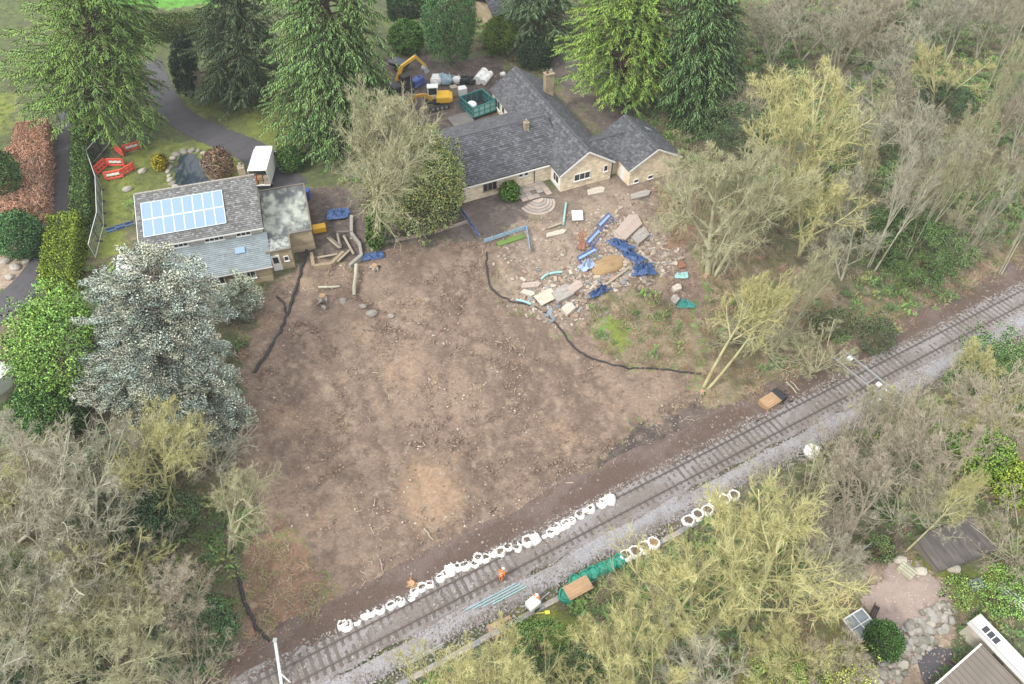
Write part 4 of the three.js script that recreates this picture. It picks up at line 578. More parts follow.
// clipped hedges
function hedge(name, label, pts, w, h, colour, o = {}) {
  const a = pts[0], b = pts[1], L = dist(a, b); return plant(name, label, 'hedge', mid(a, b), leafy(Math.round(L * 31 + a[0]), L / 2, h / 2, w / 2, Math.round((L * w + 2 * h * (L + w)) * (o.n ?? 14)), { box: true, leaf: o.leaf ?? 0.2, rag: o.rag ?? 0.25, per: 6, clump: 0.22, v: 0.22, warm: o.warm ?? 0.1, upright: 0.4 }), colour, { yaw: yawOf(a, b), stem: 'stems', crown: 'leaves' });
}
hedge('beech_hedge', 'larger clipped hedge of dead brown beech leaves by the lane', [[-55.27,-65.47],[-60.14,-78.28]], 4.4, 2.6, [0.80, 0.50, 0.35], { warm: 0.12, leaf: 0.14, n: 22, rag: 0.15 });
hedge('beech_hedge', 'smaller brown beech hedge block below the fir tree', [[-60.47,-79.35],[-61.87,-83.59]], 3.6, 2.3, [0.80, 0.49, 0.34], { warm: 0.12, leaf: 0.14, n: 22, rag: 0.15 });
hedge('green_hedge', 'long narrow green hedge on the right of the lane', [[-48.56,-64.42],[-58.02,-89.32]], 1.7, 2.0, [0.19, 0.30, 0.095]);
hedge('green_hedge', 'yellow-green clipped conifer hedge above the laurel tree', [[-46.77,-54.2],[-49.92,-64.42]], 3.0, 3.0, [0.33, 0.45, 0.07], { rag: 0.5 });
hedge('green_hedge', 'tall dark hedge closing the bright lawn at the top', [[-62.55,-108.9],[-46.15,-110.81]], 2.4, 3.4, [0.16, 0.23, 0.075]);
hedge('green_hedge', 'dark hedge across the top behind the green bush', [[-19.61,-116.82],[-14.09,-118.21]], 2.5, 2.6, [0.06, 0.12, 0.05]);

// leafless trees: the large ones one by one
function ivied(t, label, radius, bk, kind, ivyH, colour) { const o = bare(kind, t, radius, bk, label); const g = leafy(Math.round(t[0] * 13), 0.75, ivyH / 2, 0.75, 420, { leaf: 0.3, rag: 0.3, per: 6, upright: 0.3 }); const m = massed(g.list, g.unit, leafMat(colour)); m.name = 'ivy'; o.add(m); m.scale.set(5 / radius, 10 / Math.hypot(t[2], t[3]), 5 / radius); return o; }
ivied([-15.39,-61.7,19.27,3.28], 'tall grey bare tree with ivy-clad trunk left of the bungalow', 8.0, 'olive', 'fan', 5.5, [0.16, 0.27, 0.06]);
bare('wide', [-14.47,-63.39,16.18,3.67], 5.0, 'grey', 'bare tree rising out of the olive-green evergreen');
bare('vase', [33.77,-71.14,19.49,-3.33], 8.8, 'lichen', 'large yellow-lichened bare tree in the middle of the upper right');
bare('wide2', [33.6,-63.91,13.15,-0.79], 6.5, 'lichen', 'smaller yellowish bare tree in front of the large lichened one');
bare('wide', [22.09,-60.14,18.58,-2.43], 7.4, 'olive', 'pale multi-stemmed bare tree right of the bungalow, left trunk');
bare('wide2', [22.68,-60.2,17.51,3.69], 6.6, 'olive', 'pale leaning bare tree sharing its foot with the one beside it');
bare('gnarl', [19.82,-68.19,8.99,-2.42], 4.0, 'olive', 'scrubby yellowish tree at the bungalow right gable');
bare('pole', [19.68,-46.03,17.22,2.03], 5.6, 'lichen', 'leaning pale trunk at the end of the black hose');
bare('pole', [20.06,-45.8,16.54,5.04], 4.8, 'lichen', 'thin slanting tree forked from the foot of the leaning trunk');
bare('tall2', [28.09,-50.85,15.44,1.56], 4.2, 'olive', 'slim slanting tree between the leaning trunk and railway');
bare('scrub', [26.57,-51.42,5.44,-0.88], 4.6, 'olive', 'low yellowish scrub behind the leaning trunk');
bare('scrub', [31.72,-48.27,5.52,-1.22], 3.6, 'olive', 'low scrub above the steel beams');
for (const [b, rr, k, bk, l] of [
  [[41.6,-62.87,17.32,-0.69], 3.6, 'tall2', 'pale', 'leftmost tall slanting stems in the right-hand wood'],
  [[42.19,-62.35,15.48,1.89], 3.2, 'tall', 'pale', 'second tall slanting stem in the right-hand wood'],
  [[46.46,-64.15,15.52,-1.15], 3.4, 'tall2', 'olive', 'tall stems rising from the dark ivy thicket'],
  [[47.53,-64.82,16.82,-0.51], 3.4, 'tall2', 'olive', 'longest slanting stems above the dark ivy thicket'],
  [[53.16,-64.12,15.99,0.82], 3.6, 'tall', 'grey', 'tall grey stems right of the dark ivy thicket'],
  [[61.06,-81.7,17.56,-2.09], 3.6, 'tall2', 'olive', 'tall pale stems leaning over the right edge'],
  [[59.2,-78.97,15.79,-2.39], 3.2, 'tall', 'olive', 'thin tall stem beside the pale stems at the right edge'],
  [[66.85,-94.5,17.02,-1.45], 3.4, 'tall', 'brown', 'thick brown leaning trunk in the top right corner'],
  [[69.57,-95.86,15.26,-0.03], 3.4, 'tall', 'brown', 'second thick brown trunk in the top right corner'],
  [[57.33,-62.59,13.57,-1.62], 3.4, 'tall2', 'grey', 'grey stems at the right edge above the railway'],
  [[51.64,-63.26,10.29,-0.87], 3.2, 'scrub', 'brown', 'brown scrub below the tall grey stems'],
  [[37.73,-60.85,9.51,-2.36], 4.6, 'wide2', 'grey', 'grey spreading tree left of the tall slanting stems'],
  [[44.3,-77.91,9.85,-1.18], 5.0, 'wide2', 'grey', 'grey tree right of the large lichened one'],
  [[58.37,-90.91,11.28,-3.64], 4.2, 'gnarl', 'lichen', 'curly pale yellow tree left of the brown trunks'],
  [[51.5,-82.17,8.59,-3.47], 3.6, 'scrub', 'pale', 'tangle of pale dead branches in the upper right'],
  [[32.61,-102.81,13.14,-1.22], 4.2, 'vase', 'olive', 'whitish-green bare tree over the bright lawn strip'],
  [[27.78,-95.51,8.42,0.44], 2.2, 'pole', 'brown', 'thin brown leaning trunk in front of the dark conifers'],
  [[30.44,-84.98,6.88,-1.25], 4.0, 'scrub', 'pink', 'purplish brown twiggy bush left of the lichened tree'],
  [[14.12,-94.97,5.91,-1.42], 0.9, 'pole', 'brown', 'slim bare stem by the wire fence'],
  [[-42.23,-91.33,5.58,1.22], 1.8, 'vase', 'pink', 'small bare sapling on the lawn by the drive'],
]) bare(k, b, rr, bk, l);
// the dense winter thicket along the top right: nothing tells its trees apart
for (const [i, [b, rr]] of [
  [[37.39,-99.08,11.45,-2.37], 5],
  [[42.85,-103.4,12.24,-2.26], 5.5],
  [[46.41,-97.69,11.41,-2.86], 5.5],
  [[52.77,-102.81,11.83,-2.96], 5.5],
  [[55.74,-97.69,10.75,-2.69], 5],
  [[51.36,-109.53,11.77,-2.6], 6],
  [[59.4,-112.77,11.88,-2.44], 6],
  [[43.68,-112.77,10.49,-1.97], 6],
  [[61.44,-103.4,11.58,-2.17], 4.6],
  [[68.88,-103.4,11.58,-2.77], 4.6],
  [[50.34,-89.91,9.25,-2.22], 4.6]].entries())
  bare(['wide2', 'gnarl', 'vase'][i % 3], b, rr, ['grey', 'brown', 'brown', 'pink'][i % 4], 'grey-brown bare tree in the dense winter thicket along the top right', 'trees of the top right thicket');
for (const [b, rr, k, bk, l] of [                       // left wood
  [[-37.46,-26.33,19.6,9.72], 5.6, 'gnarl', 'pale', 'pale gnarled bare tree in the left wood below the laurel'],
  [[-34.84,-26.86,17.3,8.07], 4.6, 'gnarl', 'pale', 'second pale gnarled tree touching the first in the left wood'],
  [[-41.01,-27.74,16.21,7.66], 4.6, 'gnarl', 'pink', 'pinkish grey gnarled tree at the left edge'],
  [[-29.63,-31.3,14.12,3.33], 4.8, 'wide2', 'lichen', 'forked yellowish bare tree below the silvery cedar'],
  [[-24.22,-27.61,13.33,4.03], 3.8, 'wide', 'olive', 'bare tree at the left edge of the brown field'],
  [[-25.86,-20.54,12.45,4.01], 4.4, 'wide', 'pink', 'spreading bare tree near the grey mast'],
  [[-32.23,-21.54,11.26,4.31], 4.4, 'scrub', 'lichen', 'yellowish twiggy tree in the lower left wood'],
  [[-36.59,-19.57,11.71,5.28], 4.6, 'scrub', 'olive', 'olive twiggy tree near the lower left corner'],
  [[-30.02,-16.82,14.47,5.82], 4.8, 'wide2', 'olive', 'olive spreading tree at the bottom left edge'],
  [[-37.95,-16.03,14.69,7.27], 4.6, 'gnarl', 'pale', 'pale tree in the bottom left corner'],
  [[-29.92,-24.7,8.22,2.76], 3.0, 'scrub', 'brown', 'brown scrub in the middle of the left wood'],
  [[-24.21,-16.82,10.94,3.42], 2.6, 'scrub', 'pink', 'pinkish scrub left of the grey mast'],
  [[-36.36,-22.52,9.31,3.97], 4.0, 'wide2', 'grey', 'grey tree between the pale gnarled and olive ones'],
  [[-26.64,-34.59,7.07,2.16], 3.2, 'scrub', 'pale', 'pale scrub under the low silvery cedar'],
  // beyond the railway
  [[17.92,-21.12,19.1,-2.64], 6.8, 'wide2', 'lichen', 'large yellow-lichened tree on the near side of the railway'],
  [[14.28,-18.37,16.82,-4.52], 5.8, 'wide', 'lichen', 'wide yellowish tree left of the large lichened one by the railway'],
  [[8.85,-14.97,16.78,-2.29], 4.6, 'vase', 'lichen', 'yellowish bare tree near the green bags'],
  [[14,-15.79,14.47,-3.39], 4.6, 'gnarl', 'pale', 'pale branching tree at the bottom centre'],
  [[-1.75,-13.34,16.88,0.53], 4.6, 'vase', 'lichen', 'bushy yellow tree at the bottom beside the railway'],
  [[-5.34,-14.32,13.15,0.97], 3.6, 'scrub', 'lichen', 'low yellow bush at the bottom edge beside the trough'],
  [[2.42,-14.15,12.62,-0.43], 3.6, 'scrub', 'lichen', 'low yellowish crown at the bottom edge'],
  [[25.61,-30.94,8.48,-2.51], 4.0, 'scrub', 'olive', 'olive scrub below the white tied bag'],
  [[28.56,-28.22,17.44,-4.81], 5.2, 'tall2', 'pink', 'pinkish slanting tree between the bag and the patio'],
  [[35.33,-36.04,11.65,-3.3], 4.6, 'scrub', 'pink', 'pinkish brown saplings right of the railway beams'],
  [[37.42,-32.49,13.74,-5.52], 4.8, 'vase', 'pink', 'pinkish twiggy tree with ivy near the felled trunk'],
  [[44.72,-37.88,10.04,-4.46], 5.0, 'wide2', 'pink', 'brownish twiggy tree at the right edge below the ivy thicket'],
  [[34.7,-39.57,8.71,-1.88], 3.4, 'tall2', 'olive', 'thin olive saplings beside the railway beams'],
  [[45.34,-44.37,9.92,-2.29], 3.6, 'tall2', 'lichen', 'pale stems in the ivy thicket across the railway'],
  [[33.37,-27.49,14.34,0.88], 2.6, 'pole', 'lichen', 'long beige felled trunk lying toward the right edge'],
  [[25.02,-23.35,9.98,-2.09], 3.4, 'wide2', 'pale', 'pale tree left of the pink gravel patio'],
  [[34.05,-30.53,8.36,-2.94], 3.8, 'scrub', 'grey', 'grey scrub behind the pink gravel patio'],
  [[42.39,-26.77,7.93,-3.71], 3.4, 'scrub', 'pink', 'brown scrub right of the garden shed'],
]) bare(k, b, rr, bk, l);

for (const [i, [b, rr]] of [[40.88,-68.99,13.39,-1.43], [46.93,-72.7,13.8,-1.51], [51.07,-71.2,13.71,-1.1], [54.37,-69.37,13.08,-1.03], [59.17,-72.03,13.87,-1.19], [60.97,-67.73,13.58,-1.79], [37.64,-65.75,11.94,-1.78], [51.36,-76.84,12.19,-1.6], [55.76,-75.8,12.95,-1.83], [61.83,-79.8,13,-1.62], [46.62,-80.73,11.14,-1.99], [66.52,-82.42,14.07,-2.72], [63.12,-74.52,13.52,-2.12], [50.22,-64.42,11.19,-1.11], [46.87,-67.74,10.53,-0.89]].map((b) => [b, 3.6]).entries())
  bare(['tall2', 'tall', 'wide2'][i % 3], b, rr + (i % 4) * 0.3, ['olive', 'pale', 'grey', 'olive', 'pink'][i % 5], 'bare tan tree in the leaning wood between the lichened tree and the railway', 'trees of the leaning right-hand wood');
for (const [i, b] of [[64.19,-102.81,11.16,-2.23], [74.75,-104.89,12.95,-3.2], [70.66,-113.43,11.62,-2.72], [79.22,-117.86,11.34,-2.71], [65.34,-116.13,11.29,-2.5], [72.68,-92.22,12.8,-2.99]].entries())
  bare(['wide2', 'tall2', 'gnarl'][i % 3], b, 4.4, ['grey', 'olive', 'brown'][i % 3], 'grey-olive bare tree in the corner wood beyond the far lane', 'trees of the top right corner');
for (const [i, b] of [[-41.38,-32.8,9.04,4.19], [-33.47,-19.28,11.87,5.01], [-39,-23.17,10.68,5.03], [-42.95,-30.11,9.32,4.48]].entries())
  bare(['gnarl', 'wide2', 'scrub'][i % 3], b, 3.8, ['pale', 'olive', 'grey', 'lichen'][i % 4], 'bare tree among the tangled crowns of the left wood', 'trees of the left wood');
for (const [i, b] of [[30.71,-35.32,8.64,-2.25], [37.69,-38.57,8.45,-2.28], [42.81,-38.26,7.65,-2.4], [47.58,-39.98,8.84,-3.34], [25.98,-26.12,9.29,-2.36], [36.25,-29.51,8.43,-2.99], [21.99,-25.61,9.71,-2.26], [20.13,-16.49,10.73,-2.63], [24.05,-15.79,10.01,-3.13]].entries())
  bare(['scrub', 'wide2', 'vase'][i % 3], b, 3.4, ['pink', 'olive', 'lichen', 'lichen'][i % 4], 'bare twiggy tree in the strip of wood on the near side of the railway', 'trees of the near railway strip');

// undergrowth too thick to count
const zs = (x, z) => zoneAt(x, z);
function scatter(name, geo, m, n, ok, seed, size, tint, lift = () => -0.02, tries = 60) {
  const r = rng(seed), list = []; for (let k = 0; k < n * tries && list.length < n; k++) { const x = LAND.x0 + 15 + r() * (LAND.x1 - LAND.x0 - 30), z = LAND.z0 + 8 + r() * (LAND.z1 - LAND.z0 - 16); if (ok(x, z, r)) list.push([x, z]); }
  const im = new THREE.InstancedMesh(geo, m, list.length), q = new THREE.Object3D(), c = new THREE.Color(); im.name = numbered(name); im.userData.kind = 'stuff';
  list.forEach(([x, z], i) => { const s = size[0] + (size[1] - size[0]) * r() * r(); q.position.set(x, hgt(x, z) + lift(x, z), z); q.rotation.set((r() - 0.5) * 0.4, r() * 6.28, (r() - 0.5) * 0.4); q.scale.set(s, s * (0.7 + 0.6 * r()), s); q.updateMatrix(); im.setMatrixAt(i, q.matrix); const t = tint[Math.floor(r() * tint.length)], k = 0.75 + 0.5 * r(); im.setColorAt(i, c.setRGB(t[0] * k, t[1] * k, t[2] * k)); });
  im.castShadow = im.receiveShadow = true; scene.add(im); return im;
}
const paved = [[[[-53.85,-103.4],[-48.88,-93.65],[-44.78,-87.85],[-38.93,-83.59],[-33.25,-80.01],[-29.29,-75.77],[-26.84,-72.16]], 4.2], [[[-63.97,-103.4],[-60.07,-91.07],[-56.7,-80.45],[-53.53,-71.19],[-51.52,-64.42],[-50.74,-58.47],[-52.17,-53.62],[-55.52,-49.41]], 3.4]];
const clear = (x, z) => { const d = across(x, z); if (d > -5.0 && d < 3.2) return false; for (const [l, w] of paved) for (let i = 1; i < l.length; i++) { const [ax, az] = l[i - 1], [bx_, bz] = l[i], t = clamp(((x - ax) * (bx_ - ax) + (z - az) * (bz - az)) / ((bx_ - ax) ** 2 + (bz - az) ** 2)); if (Math.hypot(x - ax - t * (bx_ - ax), z - az - t * (bz - az)) < w) return false; } const lx = (x + 5) * Math.cos(BY) - (z + 70) * Math.sin(BY), lz = (x + 5) * Math.sin(BY) + (z + 70) * Math.cos(BY); if (lx > -1 && lx < 26.5 && lz > -19 && lz < 6) return false; const mx = (x + 38.1) * Math.cos(SY) - (z + 57.3) * Math.sin(SY), mz = (x + 38.1) * Math.sin(SY) + (z + 57.3) * Math.cos(SY); return !(mx > -4 && mx < 17.5 && mz > -9 && mz < 5.2); };
{
  const r = rng(900), w = new Wood(); for (let i = 0; i < 34; i++) { const a = r() * 6.28, d = V3(Math.cos(a) * (0.3 + 0.7 * r()), 0.5 + 0.7 * r(), Math.sin(a) * (0.3 + 0.7 * r())).multiplyScalar(0.6 + 0.7 * r()), p = V3((r() - 0.5) * 0.8, 0, (r() - 0.5) * 0.8); w.twig(p, d, 0.02); const m = p.clone().addScaledVector(d, 0.5); w.twig(m, off(d.clone().normalize(), 0.8, r() * 6.28).multiplyScalar(0.5), 0.014); }
  const wooded = (x, z) => [0, 12, 4].includes(zs(x, z)) && clear(x, z);
  const brush = scatter('brushwood', w.geo(), bark([1, 1, 1]), 16000, (x, z, q) => wooded(x, z) && q() < (zs(x, z) === 4 ? 0.35 : 1) * (0.25 + fbm(x * 0.15, z * 0.15, 2)), 910, [0.5, 1.5], [[0.33, 0.285, 0.20], [0.40, 0.35, 0.24], [0.25, 0.215, 0.155], [0.37, 0.35, 0.19], [0.38, 0.31, 0.23]]);
  const lv = new Leaves(); for (let i = 0; i < 26; i++) { const a = r() * 6.28, d = V3(Math.cos(a), 0.3 + r(), Math.sin(a)).normalize(); lv.leaf(V3((r() - 0.5) * 0.7, 0.05 + r() * 0.35, (r() - 0.5) * 0.7), d, V3(-d.z, 0.3 * (r() - 0.5), d.x).normalize(), 0.24 + 0.16 * r(), 0.07, tone(r, 0.2)); }
  const ivyOK = (x, z, q) => wooded(x, z) && fbm(x * 0.11 + 8, z * 0.11 + 2, 3) > 0.43 && q() < (zs(x, z) === 4 ? 0.2 : 1);
  scatter('ground_ivy', lv.geo(), leafMat([1, 1, 1]), 26000, ivyOK, 920, [0.7, 1.8], [[0.15, 0.25, 0.085], [0.19, 0.31, 0.095], [0.12, 0.20, 0.08], [0.25, 0.29, 0.11]]);
  const dead = new Leaves(); for (let i = 0; i < 22; i++) { const a = r() * 6.28, d = V3(Math.cos(a), 0.15 + 0.5 * r(), Math.sin(a)).normalize(); dead.leaf(V3((r() - 0.5) * 0.9, 0.02 + r() * 0.15, (r() - 0.5) * 0.9), d, V3(-d.z, 0.5 * (r() - 0.5), d.x).normalize(), 0.35 + 0.3 * r(), 0.025, tone(r, 0.25)); }
  scatter('dead_grass', dead.geo(), leafMat([1, 1, 1]), 20000, (x, z, q) => [0, 12, 4, 5, 9, 7].includes(zs(x, z)) && clear(x, z) && q() < ([4, 5, 9].includes(zs(x, z)) ? 1 : zs(x, z) === 7 ? 0.06 : 0.35), 930, [0.6, 1.4], [[0.34, 0.27, 0.18], [0.28, 0.21, 0.14], [0.24, 0.24, 0.11], [0.38, 0.30, 0.2], [0.30, 0.19, 0.13]]);
  const gr = new Leaves(); for (let i = 0; i < 18; i++) { const a = r() * 6.28, d = V3(Math.cos(a) * 0.6, 0.7, Math.sin(a) * 0.6).normalize(); gr.leaf(V3((r() - 0.5) * 0.6, 0, (r() - 0.5) * 0.6), d, V3(-d.z, 0, d.x).normalize(), 0.14 + 0.1 * r(), 0.02, tone(r, 0.2)); }
  scatter('lawn_grass', gr.geo(), leafMat([1, 1, 1]), 9000, (x, z) => [2, 3, 9, 13].includes(zs(x, z)) && clear(x, z), 940, [0.7, 1.3], [[0.15, 0.19, 0.05], [0.12, 0.2, 0.05], [0.2, 0.2, 0.07]]);
}

// ---------------------------------------------------------------- bulk bags, workers and gear along the railway
const at3 = (p, y) => [p[0], hgt(...p) + y, p[1]];
function bagGeo(seed) {                                 // a slumped bulk bag about a metre across, its collar folded in over the fill
  const prof = [[0.3, 0], [0.45, 0.03], [0.51, 0.2], [0.54, 0.42], [0.52, 0.62], [0.47, 0.76], [0.43, 0.82], [0.385, 0.79], [0.37, 0.7], [0.36, 0.5]].map((q) => new THREE.Vector2(...q)), g = new THREE.LatheGeometry(prof, 26), p = g.attributes.position;
  for (let i = 0; i < p.count; i++) { const x = p.getX(i), y = p.getY(i), z = p.getZ(i), a = Math.atan2(z, x), q = 1 / Math.pow(Math.pow(Math.abs(Math.cos(a)), 4) + Math.pow(Math.abs(Math.sin(a)), 4), 0.25), k = (0.7 + 0.3 * q) * (0.78 + 0.44 * fbm(Math.cos(a) * 1.6 + seed * 5, Math.sin(a) * 1.6 + y * 2.5, 3)) * (1 + 0.05 * Math.sin(a * 9 + seed + y * 6)); p.setXYZ(i, x * k, y * (0.8 + 0.4 * fbm(Math.cos(a) * 1.3 + seed * 3, Math.sin(a) * 1.3 + 4, 2)), z * k); }
  g.computeVertexNormals(); return g.toNonIndexed();
}
function fillGeo(seed, y = 0.66) { const h = new THREE.SphereGeometry(0.5, 16, 5, 0, 6.2832, 0, 1.3).scale(0.86, 0.3, 0.86), p = h.attributes.position; for (let i = 0; i < p.count; i++) p.setY(i, p.getY(i) + y - 0.08 + 0.12 * (fbm(p.getX(i) * 5 + seed, p.getZ(i) * 5, 2) - 0.5)); h.computeVertexNormals(); return h; }
const BG = [1, 2, 3, 4, 5, 6].map((s) => bagGeo(s * 7)), FG = [1, 2, 3].map((s) => fillGeo(s)), LG = mg(...[0, 1, 2, 3].map((k) => tubeGeo([[-0.12, 0, 0], [-0.08, 0.16, 0.03], [0.08, 0.15, -0.02], [0.12, 0, 0]], 0.018, 4).rotateY(k * 1.57).translate(Math.cos(k * 1.57 + 0.8) * 0.42, 0.78, Math.sin(k * 1.57 + 0.8) * 0.42)));
let bagN = 0;
function bag(p, label, group, m = M.bag, fill = M.soilfill, s = 1, sy = 1, dy = 0, lean = 0.12) {
  const o = thing('bulk_bag', label, 'bag', p, bagN * 1.7, group), k = bagN++; o.scale.set(s, s * sy, s); o.position.y += dy - 0.04; o.quaternion.setFromAxisAngle(V3(UX, 0, UZ), -(lean * (0.6 + 0.8 * hash(k, 1)))).multiply(new THREE.Quaternion().setFromEuler(new THREE.Euler((hash(k, 2) - 0.5) * 0.2, bagN * 1.7, (hash(k, 3) - 0.5) * 0.2)));
  part(o, 'sack', BG[(k * 5 + (k >> 2)) % 6], m); if (fill) part(o, 'contents', FG[k % 3], fill); part(o, 'lifting_loops', LG, m); return o;
}
function evenly(pts, n) { const c = new THREE.CatmullRomCurve3(pts.map(([x, z]) => V3(x, 0, z)), false, 'chordal'); return Array.from({ length: n }, (_, i) => { const p = c.getPointAt(i / (n - 1)); return [p.x, p.z]; }); }
evenly([[-13.54,-21.29],[-11.96,-22.09],[-9.64,-23.24],[-8.27,-23.66],[-7.43,-24.5],[-6.06,-25.28],[-3.58,-26.6],[-1.04,-27.77],[1.57,-28.6],[4.24,-30.02],[7,-31.57],[9.08,-32.67]], 40).forEach((q, i) => bag([q[0] + (hash(i, 21) - 0.5) * 0.5, q[1] + (hash(i, 22) - 0.5) * 0.5], i === 0 ? 'white bulk bag at the left end of the long row, toward the grey mast' : i === 39 ? 'white bulk bag at the right end of the long row' : 'white bulk bag in the long row between field and railway', 'white bags along the foot of the field', M.bag, i % 6 === 3 ? M.bag : i % 5 === 2 ? M.clod : M.soilfill, 0.66 + 0.3 * hash(i, 9), 0.75 + 0.5 * hash(i, 4), 0.02, 0.62));
evenly([[6.16,-25.54],[9.08,-26.96]], 5).forEach((p, i) => bag(p, 'green mesh bulk bag in the row across the railway', 'green bags beside the track', M.greenbag, M.greenbag, 1.1, 0.9));
bag([5.3,-25.28], 'green bulk bag half under the plywood sheet', 'green bags beside the track', M.greenbag, M.greenbag, 1.1, 0.8); bag([4.49,-24.08], 'green bulk bag at the near corner of the plywood sheet', 'green bags beside the track', M.greenbag, M.greenbag, 1.25, 0.7);
evenly([[9.81,-27.41],[12.29,-28.6]], 4).forEach((p, i) => bag(p, i === 3 ? 'sandy-filled white bag at the right end of the green and white row' : 'open white bulk bag next to the green bags', 'white bags beside the green ones', M.bag, i === 3 ? M.sandfill : M.soilfill, 1.1, 0.85));
evenly([[15.68,-30.79],[16.56,-31.28],[17.35,-31.67],[18.06,-32.17],[18.97,-32.67],[20.18,-33.28]], 6).forEach((p, i) => bag(p, i === 0 ? 'open white bag at the left end of the far group under the lichened tree' : i === 5 ? 'white bag at the right end of the far group, under branches' : 'open white bulk bag in the far group by the lichened tree', 'white bags by the lichened tree', M.bag, M.soilfill, 1.05, 0.85));
bag([28.53,-37.87], 'large white tied bag beside the railway with loose straps', null, M.bag, M.bag, 1.35, 0.9); bag([28.9,-38.88], 'grey crumpled sack behind the large white tied bag', null, M.bluelead, M.bluelead, 0.8, 0.6);
{ const o = thing('strap_bundle', 'dark straps and poles trailing left of the white tied bag', 'straps', [27.74,-37.76]); for (let i = 0; i < 4; i++) part(o, 'strap', bar([-0.9 + i * 0.1, 0.12, -0.4 + i * 0.25], [0.9, 0.2 + i * 0.05, -0.2 + i * 0.1], 0.05), i & 1 ? M.black : M.steel); }
function board(name, label, p, yaw, w, d, m, tilt = 0.05, y = 0.12, cat = 'board') { const g = rbx(w, 0.05, d, 0.012); g.rotateX(tilt); const o = solo(name, g.rotateY(yaw).translate(p[0], hgt(...p) + y, p[1]), m, label, cat); return o; }
board('plywood_sheet', 'orange-brown plywood sheet resting on the green bags', [5.45,-24.47], yawOf([4.67,-24.42], [6.4,-25.37]), 2.3, 1.25, M.ply, 0.06, 1.0);
board('plywood_sheet', 'plywood sheet lying beside the trough at the bottom', [-0.89,-21.53], yawOf([-1.93,-21.05], [0.16,-22.01]), 2.1, 1.2, M.ply, 0.05, 0.14);
{
  const o = thing('insulation_pack', 'tan board pack wrapped in black plastic on the bank above the railway', 'pack', [25.9,-43.88], yawOf([24.88,-43.38], [27.28,-45.01]));
  for (let i = 0; i < 4; i++) part(o, 'board', bx(2.1, 0.16, 1.35, 0.03 * (i & 1), 0.12 + i * 0.17, 0), M.ply); part(o, 'wrapping', rbx(0.9, 0.74, 1.5, 0.15, 1.25, 0.4, -0.05), M.black);
  const t = solo('black_sheeting', crumple(31, 3.0, 2.0, 0.35).rotateY(0.6).translate(...at3([27.37,-44.13], 0.05)), M.black, 'crumpled black plastic beside the tan board pack', 'sheeting');
}
function crumple(seed, w, d, h, n = 26) { const g = new THREE.PlaneGeometry(w, d, n, n).rotateX(-Math.PI / 2), p = g.attributes.position; for (let i = 0; i < p.count; i++) { const x = p.getX(i) / w, z = p.getZ(i) / d, e = clamp(1.6 - 3.0 * Math.hypot(x, z)), f = fbm(x * 7 + seed, z * 7, 3), rag = 1 + 0.35 * (fbm(Math.atan2(z, x) * 1.5 + seed, seed, 2) - 0.5); p.setXYZ(i, p.getX(i) * rag, 0.05 + h * (0.25 + 0.75 * e) * Math.abs(f - 0.4) * 3, p.getZ(i) * rag); } g.computeVertexNormals(); return g; }
{                                                       // two steel beams laid across the line on low trestles, with white boxes
  const a = [34.61,-49.16], b = [38.01,-44.08], o = thing('beam_crossing', 'pair of pale steel beams across the railway carrying white boxes', 'beams', mid(a, b), yawOf(a, b), null, 0), L = dist(a, b) + 1.2;
  for (const z of [-0.85, 0.85]) { const bm = part(o, 'beam', mg(bx(L, 0.03, 0.1, 0, 1.0, z), bx(L, 0.03, 0.1, 0, 0.86, z), bx(L, 0.12, 0.025, 0, 0.93, z)), M.steel); for (const x of [-L * 0.42, -1.9, 1.9, L * 0.42]) part(bm, 'trestle', mg(bar([x, 0.02, z - 0.25], [x, 0.83, z], 0.05), bar([x, 0.02, z + 0.25], [x, 0.83, z], 0.05)), M.steel); }
  for (const [x, z, s] of [[-L * 0.34, -0.2, 0.55], [1.4, 0.1, 0.5], [2.3, 0.25, 0.5]]) part(o, 'white_box', rbx(s, 0.35, s * 0.8, 0.04, x, 1.2, z), M.white); for (const x of [-3.2, -2.4, 0.6, 1.9]) part(o, 'cross_bar', bx(0.06, 0.05, 1.8, x, 1.04, 0), M.steel);
  const y = thing('yellow_marker', 'yellow marker board on a post at the near end of the beams', 'marker', [38.13,-44.88], 0.5); part(y, 'post', cy(0.035, 0.035, 1.5, 8, 0, 0.75, 0), M.yellow); part(y, 'board', rbx(0.55, 0.45, 0.04, 0.015, 0, 1.5, 0.04), mat([0.75, 0.66, 0.08], 0.5));
  const y2 = thing('yellow_marker', 'low yellow marker post beside the rail left of the beams', 'marker', [33.78,-43.26], 0.3); part(y2, 'post', cy(0.03, 0.03, 0.6, 8, 0, 0.3, 0), M.yellow); part(y2, 'board', rbx(0.5, 0.3, 0.04, 0.015, 0, 0.6, 0.04), mat([0.75, 0.66, 0.15], 0.5));
  const w = solo('white_marker', rbx(0.5, 0.12, 0.3, 0.03).rotateY(0.5).translate(...at3(onTrack(20.5, -2.6), 0.28)), M.white, 'small white box on the ballast left of the beams', 'box');
}
{                                                       // grey mast near the lower left corner
  const a = [-17.62,-16.82], b = [-17.82,-19.34], o = thing('line_mast', 'slim grey steel mast slanting beside the railway at the bottom left', 'mast', a), q = [b[0] - a[0], 3.6 + hgt(...b) - o.position.y, b[1] - a[1]];
  part(o, 'post', bar([0, -0.2, 0], q, 0.2, 0.14), M.panelframe); part(o, 'stay', bar([q[0] * 0.35, q[1] * 0.35, q[2] * 0.35], [0.9, -0.1, -0.3], 0.09), M.panelframe); part(o, 'base', bx(0.5, 0.3, 0.5, 0, 0.05, 0), M.concrete); part(o, 'cap', bx(0.3, 0.08, 0.3, ...q), M.steel);
}
